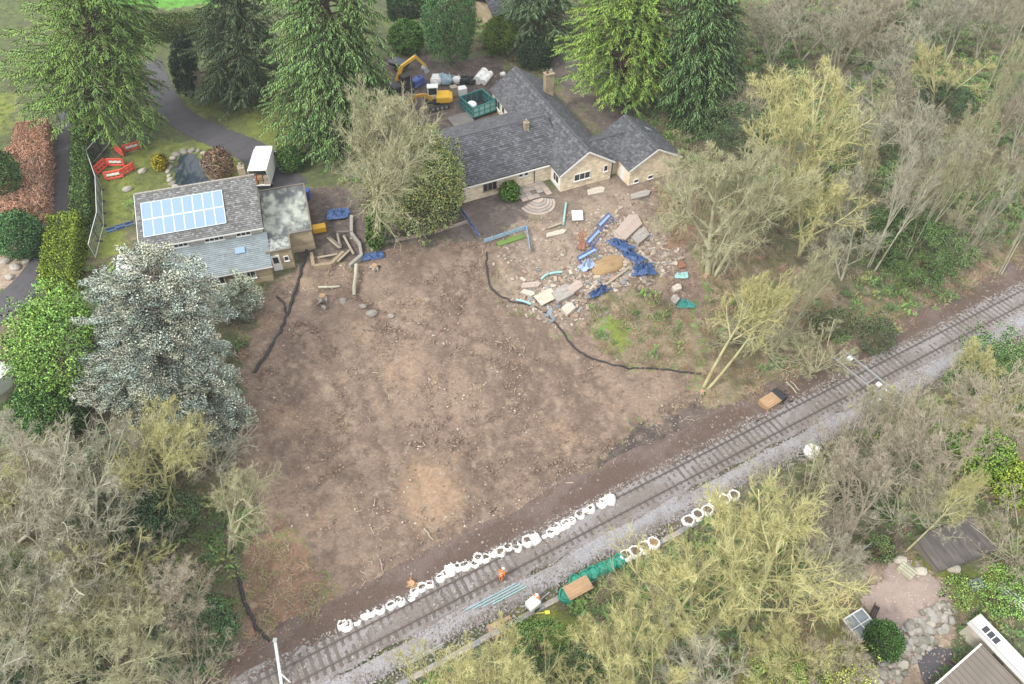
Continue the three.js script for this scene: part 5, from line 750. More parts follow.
{                                                       // handrail by the trough and the small sign posts
  const o = thing('handrail', 'grey tube handrail by the concrete trough at the bottom', 'handrail', [-6.85,-19.19], trackYaw); part(o, 'rail', mg(bx(3.4, 0.06, 0.06, 0, 0.95, 0), bx(3.4, 0.05, 0.05, 0, 0.5, 0)), M.steel); for (const x of [-1.6, 0, 1.6]) part(o, 'post', bx(0.06, 0.98, 0.06, x, 0.48, 0), M.steel);
}
{
  const o = thing('generator', 'white cased machine on a small trolley behind the far worker', 'machine', [1.73,-23.24], trackYaw + 0.2); part(o, 'case', rbx(1.15, 0.8, 0.95, 0.22, 0, 0.75, 0), M.white); part(o, 'frame', mg(bx(1.5, 0.07, 0.07, 0, 0.3, -0.45), bx(1.5, 0.07, 0.07, 0, 0.3, 0.45), bar([0.7, 0.3, 0], [1.7, 0.6, 0.1], 0.06)), M.steel); for (const z of [-0.5, 0.5]) part(o, 'wheel', cy(0.24, 0.24, 0.12, 14, 0, 0.24, z, Math.PI / 2), M.rubber);
  const s = thing('long_shovel', 'yellow-handled shovel lying beside the white machine', 'shovel', [2.05,-22.66], 0.1); part(s, 'handle', bx(1.4, 0.07, 0.07, 0, 0.15, 0), mat([0.72, 0.68, 0.08], 0.5)); part(s, 'blade', rbx(0.42, 0.05, 0.32, 0.02, 0.85, 0.14, 0), mat([0.72, 0.68, 0.08], 0.5));
  const pp = thing('pale_tubes', 'pale blue plastic tubes lying on the ballast between the two workers', 'tubes', [-0.59,-24.85], trackYaw); for (let i = 0; i < 4; i++) part(pp, 'tube', cy(0.05, 0.05, 5 - i * 0.6, 8, -1.5 + i * 0.5, 0.3 + (i & 1) * 0.06, 0.2 + i * 0.22, 0, Math.PI / 2), i & 1 ? M.tealpale : M.bagblue);
}
// ---- two workers: one smooth surface each from tapered capsules
function blend(bones, c, half, res, k) {                // bones: [[x,y,z],[x,y,z],r0,r1]
  const mc = new MarchingCubes(res, M.orange, false, false, 60000), f = mc.field; mc.isolation = 0;
  for (let z = 0; z < res; z++) for (let y = 0; y < res; y++) for (let x = 0; x < res; x++) {
    const px = c[0] + (x / res * 2 - 1) * half, py = c[1] + (y / res * 2 - 1) * half, pz = c[2] + (z / res * 2 - 1) * half; let d = 9;
    for (const [a, b, r0, r1] of bones) { const bxx = b[0] - a[0], by = b[1] - a[1], bz = b[2] - a[2], t = clamp(((px - a[0]) * bxx + (py - a[1]) * by + (pz - a[2]) * bz) / (bxx * bxx + by * by + bz * bz + 1e-9)), q = Math.hypot(px - a[0] - t * bxx, py - a[1] - t * by, pz - a[2] - t * bz) - (r0 + (r1 - r0) * t), h = clamp(0.5 + 0.5 * (d - q) / k); d = d + (q - d) * h - k * h * (1 - h); }
    f[x + y * res + z * res * res] = -d;
  }
  mc.update(); const n = mc.count, g = new THREE.BufferGeometry(), P = mc.positionArray.slice(0, n * 3), N = mc.normalArray.slice(0, n * 3); for (let i = 0; i < n * 3; i += 3) { P[i] = P[i] * half + c[0]; P[i + 1] = P[i + 1] * half + c[1]; P[i + 2] = P[i + 2] * half + c[2]; }
  g.setAttribute('position', new THREE.BufferAttribute(P, 3)); g.setAttribute('normal', new THREE.BufferAttribute(N, 3)); g.computeVertexNormals(); return g;
}
function person(label, p, yaw, bend, y0) {
  const o = thing('person', label, 'person', p, yaw, null, y0), S = (x, y, z) => { const c = Math.cos(bend), s = Math.sin(bend), Y = y - 0.95; return y > 0.95 ? [x, 0.95 + Y * c - z * s, z * c + Y * s] : [x, y, z]; };
  const arm = (s) => [S(s * 0.2, 1.42, 0), [S(s * 0.27, 1.16, 0.05)[0], S(s * 0.27, 1.16, 0.05)[1], S(0, 1.16, 0.05)[2]], [s * 0.24, S(0, 1.0, 0.22)[1], S(0, 1.0, 0.26)[2]]], A = [-1, 1].map(arm);
  const B = [[S(0, 0.98, 0), S(0, 1.36, 0), 0.15, 0.165], [S(-0.16, 1.4, 0), S(0.16, 1.4, 0), 0.09, 0.09], [S(0, 1.45, 0), S(0, 1.55, 0.01), 0.06, 0.055], [S(0, 1.66, 0.02), S(0, 1.7, 0.01), 0.092, 0.098]];
  for (const s of [-1, 1]) B.push([[s * 0.09, 0.95, 0], [s * 0.11, 0.52, 0.03], 0.1, 0.068], [[s * 0.11, 0.52, 0.03], [s * 0.12, 0.1, -0.03], 0.068, 0.05], [[s * 0.12, 0.06, -0.05], [s * 0.13, 0.045, 0.15], 0.05, 0.042]);
  for (const a of A) B.push([a[0], a[1], 0.062, 0.05], [a[1], a[2], 0.05, 0.036]);
  const H = S(0, 1.67, 0.1); B.push([[H[0], H[1] - 0.01, H[2]], [H[0], H[1] - 0.03, H[2] + 0.025], 0.018, 0.014]);
  const geos = [blend(B, [0, 0.9, 0.2], 1.02, 84, 0.035)];
  for (const a of A) { const w = a[2], hb = [[w, [w[0], w[1] - 0.07, w[2] + 0.035], 0.03, 0.034]]; for (let i = 0; i < 4; i++) { const x = w[0] + (i - 1.5) * 0.019, l = [0.06, 0.072, 0.068, 0.052][i], m = [x, w[1] - 0.085 - l * 0.6, w[2] + 0.05]; hb.push([[x, w[1] - 0.08, w[2] + 0.04], m, 0.009, 0.0085], [m, [x, m[1] - l * 0.45, m[2] - 0.018], 0.0085, 0.007]); } const sd = w[0] > 0 ? -1 : 1; hb.push([[w[0] + sd * 0.025, w[1] - 0.03, w[2] + 0.03], [w[0] + sd * 0.05, w[1] - 0.085, w[2] + 0.06], 0.011, 0.009]); geos.push(blend(hb, [w[0], w[1] - 0.09, w[2] + 0.04], 0.13, 40, 0.008)); }
  const g = mergeGeometries(geos), P = g.attributes.position, C = new Float32Array(P.count * 3), hc = S(0, 1.62, 0.04);
  for (let i = 0; i < P.count; i++) { const x = P.getX(i), y = P.getY(i), z = P.getZ(i), skin = Math.hypot(x - hc[0], y - hc[1], z - hc[2]) < 0.16 || A.some((a) => Math.hypot(x - a[2][0], y - a[2][1] + 0.07, z - a[2][2]) < 0.1), boot = y < 0.12; C.set(boot ? [0.03, 0.028, 0.025] : skin ? [0.5, 0.33, 0.25] : [0.8, 0.2, 0.035], i * 3); }
  g.setAttribute('color', new THREE.BufferAttribute(C, 3)); part(o, 'body', g, mat([1, 1, 1], 0.8, { vertexColors: true }));
  const hd = S(0, 1.71, 0.01), hat = part(o, 'helmet', mg(new THREE.SphereGeometry(0.118, 18, 9, 0, 6.2832, 0, 1.5), cy(0.15, 0.155, 0.012, 18, 0, 0, 0.02)), M.white); hat.position.set(...hd); hat.rotation.x = bend;
  const band = (y) => { const q = part(o, 'reflective_band', new THREE.TorusGeometry(0.165, 0.016, 6, 22).rotateX(Math.PI / 2), mat([0.7, 0.72, 0.7], 0.4)); q.position.set(...S(0, y, 0)); q.rotation.x = bend; }; band(1.12); band(1.3);
  return o;
}
person('worker in orange overalls bending on the sleepers', [-0.93,-25.37], 2.6, 0.55, 0.33);
person('worker in orange overalls standing beside the white machine', [2.07,-23.66], -0.6, 0.12);

// ---------------------------------------------------------------- cleared field: hoses, stones, stumps, debris
function hose(label, pts, r = 0.14) { return solo('black_hose', tubeGeo(evenly(pts, pts.length * 5).map((p, i) => at3([p[0] + (hash(i, 3) - 0.5) * 0.16, p[1] + (hash(i, 8) - 0.5) * 0.16], r * 0.6)), r, 7), M.rubber, label, 'hose'); }
hose('thick black hose dropping from the solar house garage down the field edge', [[-22.78,-63.05],[-22.78,-59.42],[-22.86,-55.84],[-22.92,-52.89],[-23.07,-50.53],[-23.8,-47.6],[-24.39,-45.58],[-24.9,-44.21]], 0.16);
hose('short black hose joining the thick one below the garage', [[-24.64,-54.2],[-23.67,-53.04],[-22.97,-51.07]], 0.11);
hose('black hose curving along the foot of the demolished terrace', [[-2.78,-61.1],[-2.72,-58.16],[-2.14,-56.04],[-0.21,-54.66],[1.91,-54.23],[3.81,-53.06],[5.24,-51.3],[6.54,-49.57],[8.57,-48.37],[11.14,-47.88],[14.81,-47.91],[19.71,-47.6]], 0.1);
hose('black hose down the left wood edge toward the mast', [[-24.9,-30.28],[-23.96,-27.95],[-22.98,-25.51],[-21.79,-23.26],[-20.52,-21.52],[-19.32,-20.42]], 0.16);
const stoneG = (seed) => { const g = new THREE.IcosahedronGeometry(0.5, 1), p = g.attributes.position; for (let i = 0; i < p.count; i++) { const k = 0.75 + 0.5 * vn(p.getX(i) * 3 + seed * 9, p.getY(i) * 3 + p.getZ(i) * 5 + seed); p.setXYZ(i, p.getX(i) * k * 1.25, p.getY(i) * k * 0.7, p.getZ(i) * k); } g.computeVertexNormals(); return g; }, SG = [1, 2, 3, 4].map(stoneG);
const HEAPS = [[10.95,-60.6],[5.16,-55.39],[13.3,-64.47],[14.3,-60.12],[7.96,-57.29],[3,-55.44],[16.78,-62.12],[10.21,-57.89]];
function heap(x, z) { let s = 0; for (const [a, b] of HEAPS) s += Math.exp(-((x - a) ** 2 + (z - b) ** 2) / 4); return Math.min(1, s) * 0.9; }
{
  const soilOK = (x, z, q) => zs(x, z) === Z.soil && clear(x, z) && q() < 0.08 + ss(0.45, 0.7, fbm(x * 0.24, z * 0.24, 3));
  scatter('soil_clods', SG[0], mat([1, 1, 1], 1, { map: grit }), 11000, soilOK, 950, [0.06, 0.24], [[0.33, 0.235, 0.175], [0.27, 0.192, 0.145], [0.38, 0.28, 0.21], [0.22, 0.155, 0.12]]);
  scatter('field_stones', SG[1], mat([1, 1, 1], 1, { map: grit }), 1100, (x, z, q) => [1, 6, 5, 10].includes(zs(x, z)) && clear(x, z) && q() < 0.05 + ss(0.5, 0.72, fbm(x * 0.16 + 6, z * 0.16, 3)), 960, [0.07, 0.24], [[0.55, 0.50, 0.43], [0.62, 0.55, 0.46], [0.45, 0.38, 0.31], [0.5, 0.33, 0.22]]);
  scatter('rubble', SG[2], mat([1, 1, 1], 1, { map: grit }), 3600, (x, z, q) => zs(x, z) === Z.rubble && clear(x, z) && q() < 0.12 * ss(0.35, 0.7, fbm(x * 0.3 + 2, z * 0.3, 3)) + heap(x, z), 970, [0.08, 0.5], [[0.45, 0.38, 0.30], [0.36, 0.285, 0.225], [0.55, 0.49, 0.41], [0.34, 0.23, 0.17], [0.29, 0.24, 0.195]], () => 0.02, 400);
  scatter('ballast_stones', SG[3], mat([1, 1, 1], 1, { map: grit }), 20000, (x, z) => { const d = across(x, z); return d > -4.3 && d < 1.9 && Math.abs(Math.abs(d) - 0.75) > 0.14 && x > -30 && x < 66; }, 980, [0.09, 0.22], [[0.36, 0.33, 0.305], [0.30, 0.265, 0.24], [0.40, 0.375, 0.36], [0.24, 0.20, 0.17]], (x, z) => { const d = across(x, z); return d > -1.4 ? 0.3 - 0.06 * Math.max(0, Math.abs(d) - 0.9) : 0.18; });
  scatter('rubble_slabs', rbx(1, 0.16, 0.55, 0.03), mat([1, 1, 1], 0.95, { map: grit }), 620, (x, z, q) => zs(x, z) === Z.rubble && clear(x, z) && q() < heap(x, z), 975, [0.25, 1.1], [[0.46, 0.39, 0.31], [0.38, 0.305, 0.24], [0.54, 0.475, 0.395], [0.36, 0.245, 0.18], [0.26, 0.29, 0.33]], () => 0.08, 900);
  scatter('field_sticks', tubeGeo([[-0.5, 0.03, 0], [-0.1, 0.09, 0.08], [0.25, 0.06, -0.05], [0.55, 0.1, 0.1]], 0.022, 4), bark([1, 1, 1]), 2800, (x, z, q) => [1, 7, 5, 6, 4].includes(zs(x, z)) && clear(x, z) && q() < 0.12 + ss(0.45, 0.65, fbm(x * 0.12 + 33, z * 0.12, 2)), 985, [0.3, 1.1], [[0.6, 0.52, 0.42], [0.4, 0.32, 0.25], [0.25, 0.19, 0.15]]);
  scatter('cess_stones', SG[1], mat([1, 1, 1], 1, { map: grit }), 1500, (x, z) => { const d = across(x, z); return d > 1.6 && d < 6 && x > -32 && x < 70; }, 987, [0.08, 0.3], [[0.28, 0.225, 0.185], [0.22, 0.175, 0.145], [0.32, 0.27, 0.23]], (x, z) => Math.max(0, 0.2 - 0.07 * (across(x, z) - 2)));
  scatter('patio_pebbles', SG[3], mat([1, 1, 1], 1, { map: grit }), 700, (x, z) => zs(x, z) === Z.bed && x > 20, 995, [0.05, 0.16], [[0.56, 0.46, 0.41], [0.48, 0.38, 0.34], [0.62, 0.54, 0.5]], () => 0.1, 900);
  const splinter = bx(1, 0.06, 0.1, 0, 0.06, 0); scatter('splinters', splinter, M.palewood.clone(), 900, (x, z, q) => [1, 7, 10].includes(zs(x, z)) && clear(x, z) && q() < 0.1 + ss(0.5, 0.68, fbm(x * 0.16 + 20, z * 0.16, 2)), 990, [0.25, 0.9], [[0.9, 0.8, 0.7], [1.1, 1, 0.9], [0.7, 0.6, 0.5]]);
}
const log = (label, a, b, r, m, y = 0.1) => { const A = at3(a, r + y), B = at3(b, r + y); const w = new Wood(), v = [V3(...A), V3(...A).lerp(V3(...B), 0.35).add(V3(0.06, 0.03, 0.05)), V3(...A).lerp(V3(...B), 0.7).add(V3(-0.05, 0, 0.06)), V3(...B)]; w.tube(v, [r, r * 0.92, r * 0.85, r * 0.75], 9); w.tube([v[0].clone().add(V3(0, 0, 0)), v[0].clone().lerp(v[1], 0.02)], [0.001, r * 0.99], 9); return solo('fallen_log', w.geo(), m, label, 'log'); };
const pale = BK.pale[0];
log('pale log standing out of the pit beside the old garden walls', [-16.84,-58.47], [-16.4,-53.67], 0.22, pale, 0.25);
log('short pale log above the uprooted stump', [-20.42,-55.24], [-18.22,-55.39], 0.14, pale);
log('thin pale pole on the field near the row of white bags', [-7.78,-30.16], [-6.83,-29.06], 0.07, M.palewood);
log('thin white pole lying low on the field left of centre', [-11.34,-27.3], [-10.86,-26.07], 0.05, M.palewood);
log('pale pole at the top left of the brown field', [-25.41,-39.4], [-24.98,-37.49], 0.06, M.palewood); log('pale stick beside the green weeds at the field edge', [-24.42,-39.46], [-23.84,-40.3], 0.05, M.palewood);
log('grey pole on the bank above the railway, right of the tan pack', [28.27,-46.55], [29.35,-44.38], 0.07, BK.grey[0]); log('second grey pole lying parallel on the bank', [28.71,-46.68], [29.41,-45.39], 0.06, BK.grey[0]);
function stump(label, p, s, m) { const o = thing('tree_stump', label, 'stump', p, p[0]); const w = new Wood(); w.tube([V3(0, -0.1, 0), V3(0, 0.25, 0), V3(0.03, 0.5, 0)], [0.5, 0.38, 0.35], 12); part(o, 'stump', w.geo(), m); part(o, 'cut_face', cy(0.34, 0.35, 0.03, 12, 0.03, 0.51, 0), mat([0.62, 0.40, 0.22], 0.9, { map: woodTex })); const r = rng(Math.round(p[0] * 10 + 500)); for (let i = 0; i < 7; i++) { const a = i * 0.9 + r(), L = 0.55 + 0.5 * r(), q = new Wood(); q.tube([V3(Math.cos(a) * 0.25, 0.25, Math.sin(a) * 0.25), V3(Math.cos(a) * L * 0.6, 0.25 * r() + 0.1, Math.sin(a) * L * 0.6), V3(Math.cos(a + 0.3) * L, -0.05, Math.sin(a + 0.3) * L)], [0.2, 0.15, 0.05], 6); part(o, 'root', q.geo(), m); } o.scale.setScalar(s); return o; }
stump('orange freshly cut stump at the bend in the row of white bags', [-8.4,-25.11], 0.85, bark([0.5, 0.27, 0.14])); stump('grey uprooted stump below the old garden walls', [-19.74,-53.76], 1.0, bark([0.42, 0.37, 0.31])); stump('pale stump at the foot of the blue sheet', [-14.89,-58.47], 0.9, bark([0.46, 0.4, 0.32]));
stump('cut stump at the foot of the pale twin trees', [21.82,-59.85], 0.7, bark([0.45, 0.36, 0.25])); stump('fresh stump where the black hose ends', [19.36,-45.29], 0.55, bark([0.5, 0.4, 0.28]));
for (const [p, s, l] of [[[-17.58,-53.23], 0.9, 'grey boulder right of the uprooted stump'], [[-14.43,-51.89], 1.1, 'broad boulder in the rubble below the pale log'], [[-12.48,-51.75], 0.7, 'pale boulder at the right of the rubble below the pale log'], [[-19.43,-52.5], 0.6, 'small boulder below the uprooted stump'], [[-15.44,-52.62], 0.7, 'boulder touching the foot of the pale log'], [[9.4,-53.71], 0.55, 'rounded pale stone above the green weeds'], [[10.18,-54.03], 0.5, 'second rounded pale stone above the green weeds']]) { const o = solo('boulder', SG[Math.round(s * 10) % 4], M.rock, l, 'rock'); o.position.set(p[0], hgt(...p) + s * 0.08, p[1]); o.scale.setScalar(s * 0.85); o.rotation.y = s * 9; }

// old garden walls by the garage
function wallRun(name, label, pts, w, h, m) { const o = thing(name, label, 'wall', pts[0], 0), y0 = o.position.y; for (let i = 1; i < pts.length; i++) { const n = Math.max(1, Math.round(dist(pts[i - 1], pts[i]) / 0.6)); for (let k = 0; k < n; k++) { const A = pts[i - 1], B = pts[i], f = (k + 0.5) / n, p = [A[0] + (B[0] - A[0]) * f, A[1] + (B[1] - A[1]) * f], j = hash(k, i * 7 + Math.round(p[0])); const b = part(o, 'coping_stone', bx(dist(A, B) / n - 0.02, h + 0.3, w * (0.9 + 0.2 * j)), m); b.position.set(p[0] - pts[0][0], hgt(...p) - y0 + h / 2 - 0.15 + (j - 0.5) * 0.06, p[1] - pts[0][1]); b.rotation.y = yawOf(A, B) + (j - 0.5) * 0.06; } } return o; }
wallRun('garden_wall', 'low zigzag stone wall of the old garden beds right of the garage', [[-18.59,-66.9],[-18.14,-63.73],[-17,-62.04],[-16.51,-60.06],[-17.6,-58.47]], 0.35, 0.5, M.concrete);
wallRun('garden_wall', 'low stone bed wall directly below the garage corner', [[-22.1,-60.55],[-21.51,-58.47],[-19.61,-58.78],[-18.59,-60.71]], 0.35, 0.45, M.stone);
wallRun('garden_wall', 'low pale edging wall between terrace soil and field', [[-14.15,-62.54],[-11.53,-63.39],[-8.22,-64.6],[-5.08,-66.18]], 0.3, 0.25, M.pinkslab);
for (const [a, b, l] of [[[-18.99,-63.39], [-17.44,-60.39], 'pale plank leaning in the old garden bed'], [[-19.01,-59.1], [-17.98,-61.04], 'plank lying below the old garden bed'], [[-20.75,-63.05], [-19.14,-61.37], 'plank across the garden bed by the garage'], [[-19.73,-63.73], [-19.02,-61.37], 'upright plank in the garden bed by the garage'], [[-21.3,-59.74], [-19.21,-60.39], 'long plank in the lowest garden bed'], [[9.23,-56.27], [12.89,-59.45], 'long pale timber baulk in front of the sandy heap'], [[5.87,-65.55], [4.11,-64.67], 'splintered pale plank near the white board']]) solo('plank', bar(at3(a, 0.35), at3(b, 0.3), 0.24, 0.08), M.palewood, l, 'plank');
solo('timber_trestle', mg(bar(at3([-19.75,-63.9], 0.5), at3([-18.16,-63.9], 0.5), 0.12), bar(at3([-19.75,-63.9], 0.5), at3([-18.91,-61.37], 0.5), 0.12), bar(at3([-20.52,-63.05], 0.5), at3([-18.91,-61.37], 0.5), 0.12)), M.greywood, 'grey timber frame over the old garden bed', 'frame');
solo('yellow_skip', mg(rbx(1.5, 0.7, 0.9, 0.08, 0, 0.4, 0)).rotateY(SY).translate(...at3([-21.91,-64.6], 0)), M.yellow, 'small yellow plastic tub by the garage corner', 'tub');
solo('blue_bin', mg(rbx(0.9, 1.1, 0.8, 0.08, 0, 0.6, 0), bx(1.0, 0.08, 0.9, 0, 1.18, 0)).translate(...at3([-24.5,-70.61], 0)), M.blue, 'blue bin behind the flat-roofed garage', 'bin');
solo('blue_sheet', crumple(5, 2.6, 2.0, 0.5).rotateY(0.2).translate(...at3([-20.27,-67.26], 0.3)), M.tarp, 'blue sheet in the yard left of the ivy-clad tree', 'tarpaulin'); solo('blue_sheet', crumple(9, 2.6, 1.2, 0.4).rotateY(0.25).translate(...at3([-15.32,-60.23], 0.1)), M.tarp, 'small blue sheet at the end of the zigzag wall', 'tarpaulin');
{ const o = thing('white_sign', 'small white sign on a post at the field edge below the bungalow', 'sign', [-9.17,-65.12]); part(o, 'post', cy(0.03, 0.03, 1.1, 6, 0, 0.55, 0), M.steel); part(o, 'board', rbx(0.6, 0.5, 0.04, 0.015, 0, 1.1, 0.03), M.white); }

// barriers: boards clipped between posts, one panel after another
function barrier(name, label, a, b, h, m, m2, y = 0, cat = 'barrier') {
  const o = thing(name, label, cat, mid(a, b), yawOf(a, b)), L = dist(a, b), n = Math.max(1, Math.round(L / 1.2)); o.rotation.z = 0; const s = Math.atan2(hgt(...b) - hgt(...a), L); o.rotation.set(0, yawOf(a, b), s, 'YZX');
  for (let i = 0; i <= n; i++) part(o, 'post', bx(0.06, h + 0.15, 0.06, -L / 2 + L * i / n, h / 2 + y, 0), M.steel);
  for (let i = 0; i < n; i++) { const p = part(o, 'panel', bx(L / n - 0.08, h * 0.62, 0.05, -L / 2 + L * (i + 0.5) / n, h * 0.55 + y, 0), m); part(p, 'stripe', bx(L / n - 0.09, h * 0.16, 0.056, -L / 2 + L * (i + 0.5) / n, h * 0.55 + y + (i & 1 ? 0.08 : -0.08), 0), m2); }
  return o;
}
barrier('mesh_barrier', 'dark blue and white barrier dropping from the bungalow corner', [-6.5,-69.1], [-3.61,-63.05], 0.9, M.blue, M.paleblue);
barrier('mesh_barrier', 'pale blue barrier along the terrace edge above the grass', [-3.14,-62.38], [1.6,-64.61], 0.8, M.bagblue, M.paleblue); barrier('mesh_barrier', 'short blue barrier turning down from the terrace edge', [1.6,-64.61], [2,-61.02], 0.9, M.paleblue, M.bagblue);
solo('grass_strip', new THREE.BoxGeometry(dist([-1.68,-62.24], [1.36,-63.77]), 0.12, 0.7).rotateY(yawOf([-1.68,-62.24], [1.36,-63.77])).translate(...at3([-0.11,-62.92], 0.08)), mat([0.17, 0.27, 0.06], 0.95, { map: grit }), 'strip of green turf under the pale blue barrier', 'turf');
for (const [a, b, l] of [[[10.56,-64.86], [11.72,-66.49], 'upper blue plastic barrier lying beside the concrete slab'], [[9.13,-62.24], [10.39,-64.09], 'lower blue plastic barrier lying beside the concrete slab'], [[7.87,-59.91], [9.64,-61.3], 'blue and white barrier lying left of the sandy heap']]) { const o = thing('plastic_barrier', l, 'barrier', mid(a, b), yawOf(a, b) ); o.rotation.set(-1.0, yawOf(a, b), 0, 'YXZ'); const L = dist(a, b) + 0.4; part(o, 'frame', mg(bx(L, 0.1, 0.06, 0, 1.0, 0), bx(L, 0.1, 0.06, 0, 0.1, 0), bx(0.1, 1, 0.06, -L / 2, 0.55, 0), bx(0.1, 1, 0.06, L / 2, 0.55, 0), ...[1, 2, 3, 4, 5].map((k) => bx(0.06, 0.9, 0.04, -L / 2 + L * k / 6, 0.55, 0))), M.blue); part(o, 'board', bx(L * 0.92, 0.26, 0.07, 0, 0.72, 0), M.paleblue); for (const x of [-L * 0.35, L * 0.35]) part(o, 'foot', bx(0.1, 0.06, 0.5, x, 0.02, 0), M.rubber); }
// the heap of sand, the slabs and the blue sheeting
solo('sand_heap', (() => { const g = new THREE.SphereGeometry(1, 28, 12, 0, 6.2832, 0, 1.6).scale(2.3, 0.5, 1.35), p = g.attributes.position; for (let i = 0; i < p.count; i++) { const k = 0.8 + 0.4 * fbm(p.getX(i) * 1.3, p.getZ(i) * 1.3 + 3, 3); p.setXYZ(i, p.getX(i) * k, p.getY(i) * k, p.getZ(i) * k); } g.computeVertexNormals(); return g; })().rotateY(0.5).translate(...at3([10.68,-60.04], -0.05)), M.sandfill, 'ochre heap of sand ringed by blue sheeting', 'heap');
for (const [p, w, d, s, l] of [[[12.02,-62.92], 3.2, 1.6, 51, 'blue sheeting between the lying barriers and the sand heap'], [[13.27,-61.36], 3.4, 1.5, 52, 'blue sheeting curling round the right of the sand heap'], [[14.37,-59.6], 2.8, 2.0, 53, 'crumpled blue sheeting at the right end of the sand heap'], [[9.56,-56.31], 2.6, 0.9, 54, 'dark blue sheeting under the pale timber baulk'], [[8.3,-59.55], 2.0, 1.2, 55, 'pale blue sheeting at the left of the sand heap']]) solo('blue_tarpaulin', crumple(s, w, d, 0.75).rotateY(s === 53 ? 0.1 : s < 53 ? -0.8 : 0.55).translate(...at3(p, 0.06)), s === 55 ? mat([0.36, 0.45, 0.62], 0.5) : M.tarp, l, 'tarpaulin');
const slab = (label, p, w, d, h, yaw, m, tilt = 0.08) => { const sh = new THREE.Shape([[-w / 2, -d * 0.4], [w * 0.3, -d / 2], [w / 2, d * 0.1], [w * 0.35, d / 2], [-w * 0.4, d * 0.42]].map((q) => new THREE.Vector2(...q))), g = new THREE.ExtrudeGeometry(sh, { depth: h, bevelEnabled: true, bevelSize: 0.04, bevelThickness: 0.03, bevelSegments: 1 }).rotateX(-Math.PI / 2 + tilt).rotateY(yaw).translate(...at3(p, 0.04)); return solo('concrete_slab', g, m, label, 'slab'); };
slab('large broken pinkish slab above the sand heap', [13.38,-65.37], 4.6, 1.9, 0.4, 0.95, M.pinkslab, 0.14); slab('smaller pale slab to the right of the large pinkish one', [14.68,-64.3], 2.6, 1.4, 0.35, 0.9, M.concrete); slab('brown-edged slab fragment at the left foot of the pinkish slab', [12.35,-64.1], 1.6, 1.5, 0.3, 0.3, M.pinkslab);
slab('broken wall fragment at the left end of the rubble', [2.05,-56.63], 2.2, 0.7, 0.35, 0.15, M.pinkslab); slab('narrow pale fragment above the cream sheet', [1.72,-55.58], 1.5, 0.6, 0.3, -0.4, M.paleslab); slab('grey slab heap right of the cream sheet', [5.49,-55.67], 2.6, 1.6, 0.45, 0.7, M.concrete); slab('white broken block below the cream sheet', [5.97,-53.87], 1.6, 1.1, 0.45, 0.9, M.paleslab); slab('pale slab leaning between cream sheet and timber baulk', [6.83,-56.55], 2.0, 1.0, 0.4, 0.8, M.pinkslab); slab('pale plank-like slab right of the splintered plank', [5.01,-64.06], 2.6, 0.6, 0.2, 0.35, M.paleslab); slab('flat pale slab near the bungalow wall', [10.12,-71.77], 2.4, 1.0, 0.15, 0.35, M.paleslab); slab('grey slab against the right gable of the bungalow', [15.35,-71.06], 2.8, 0.9, 0.25, 0.4, M.concrete); slab('white rubble block at the left of the green tarpaulin', [18.12,-57.53], 1.1, 0.7, 0.4, 0.5, M.paleslab); slab('grey rubble block in front of the green tarpaulin', [17.74,-56.11], 1.2, 0.8, 0.35, 1, M.concrete);
board('cream_sheet', 'large cream sheet of board lying in the rubble', [3.64,-55.12], yawOf([2.55,-54.16], [4.96,-55.87]), 2.3, 1.5, mat([0.70, 0.63, 0.50], 0.8, { map: mottle }), 0.1, 0.35); board('white_board', 'square white board tilted below the bungalow terrace', [7.54,-66.61], 0.05, 1.25, 1.3, M.white, 0.35, 0.5);
board('rusty_strip', 'long rust-red strip of matting pointing to the sand heap', [7.94,-63.32], 1.45, 3.8, 0.75, mat([0.36, 0.16, 0.10], 0.9, { map: mottle }), 0.02, 0.1, 'matting'); board('rusty_strip', 'small rust-red sheet near the foot of the pale twin trees', [18.95,-60.86], 0.3, 0.9, 1.1, mat([0.36, 0.17, 0.10], 0.9, { map: mottle }), 0.02, 0.1, 'sheet');
for (const [a, b, l] of [[[6.39,-69.29], [5.85,-65.22], 'pale teal strip standing left of the white board'], [[0.43,-54.71], [2.02,-54.24], 'teal pipe along the black hose'], [[4.04,-58.11], [5.48,-58.37], 'teal pipe above the broken wall fragment'], [[3.93,-58.1], [3.15,-57.38], 'short teal pipe bent down to the left']]) solo('teal_pipe', tubeGeo([at3(a, 0.22), at3(mid(a, b), 0.3), at3(b, 0.2)], 0.13, 8), M.tealpale, l, 'pipe');
solo('green_tarpaulin', crumple(61, 1.9, 1.4, 0.4).translate(...at3([18.94,-55.85], 0.05)), M.teal, 'small green tarpaulin below the pale twin trees', 'tarpaulin'); solo('green_tarpaulin', crumple(62, 1.5, 1.0, 0.3).translate(...at3([18.9,-59.41], 0.05)), M.tealpale, 'pale teal scrap of sheeting below the rust-red sheet', 'tarpaulin');
solo('green_tarpaulin', crumple(63, 4.4, 2.6, 1.0).rotateY(-0.2).translate(...at3([27.88,-85.45], 0.4)), mat([0.05, 0.2, 0.11], 0.6), 'dark green tarpaulin right of the bungalow behind the bare trees', 'tarpaulin');
{ const o = thing('timber_pallet', 'grey timber pallets stacked behind the right gable', 'pallet', [22.55,-83.59], 0.6); for (let i = 0; i < 6; i++) part(o, 'slat', bx(2.6, 0.06, 0.22, 0, 0.5, -1.1 + i * 0.44), M.palewood); for (const x of [-1.1, 0, 1.1]) part(o, 'bearer', bx(0.14, 0.4, 2.4, x, 0.25, 0), M.greywood); }

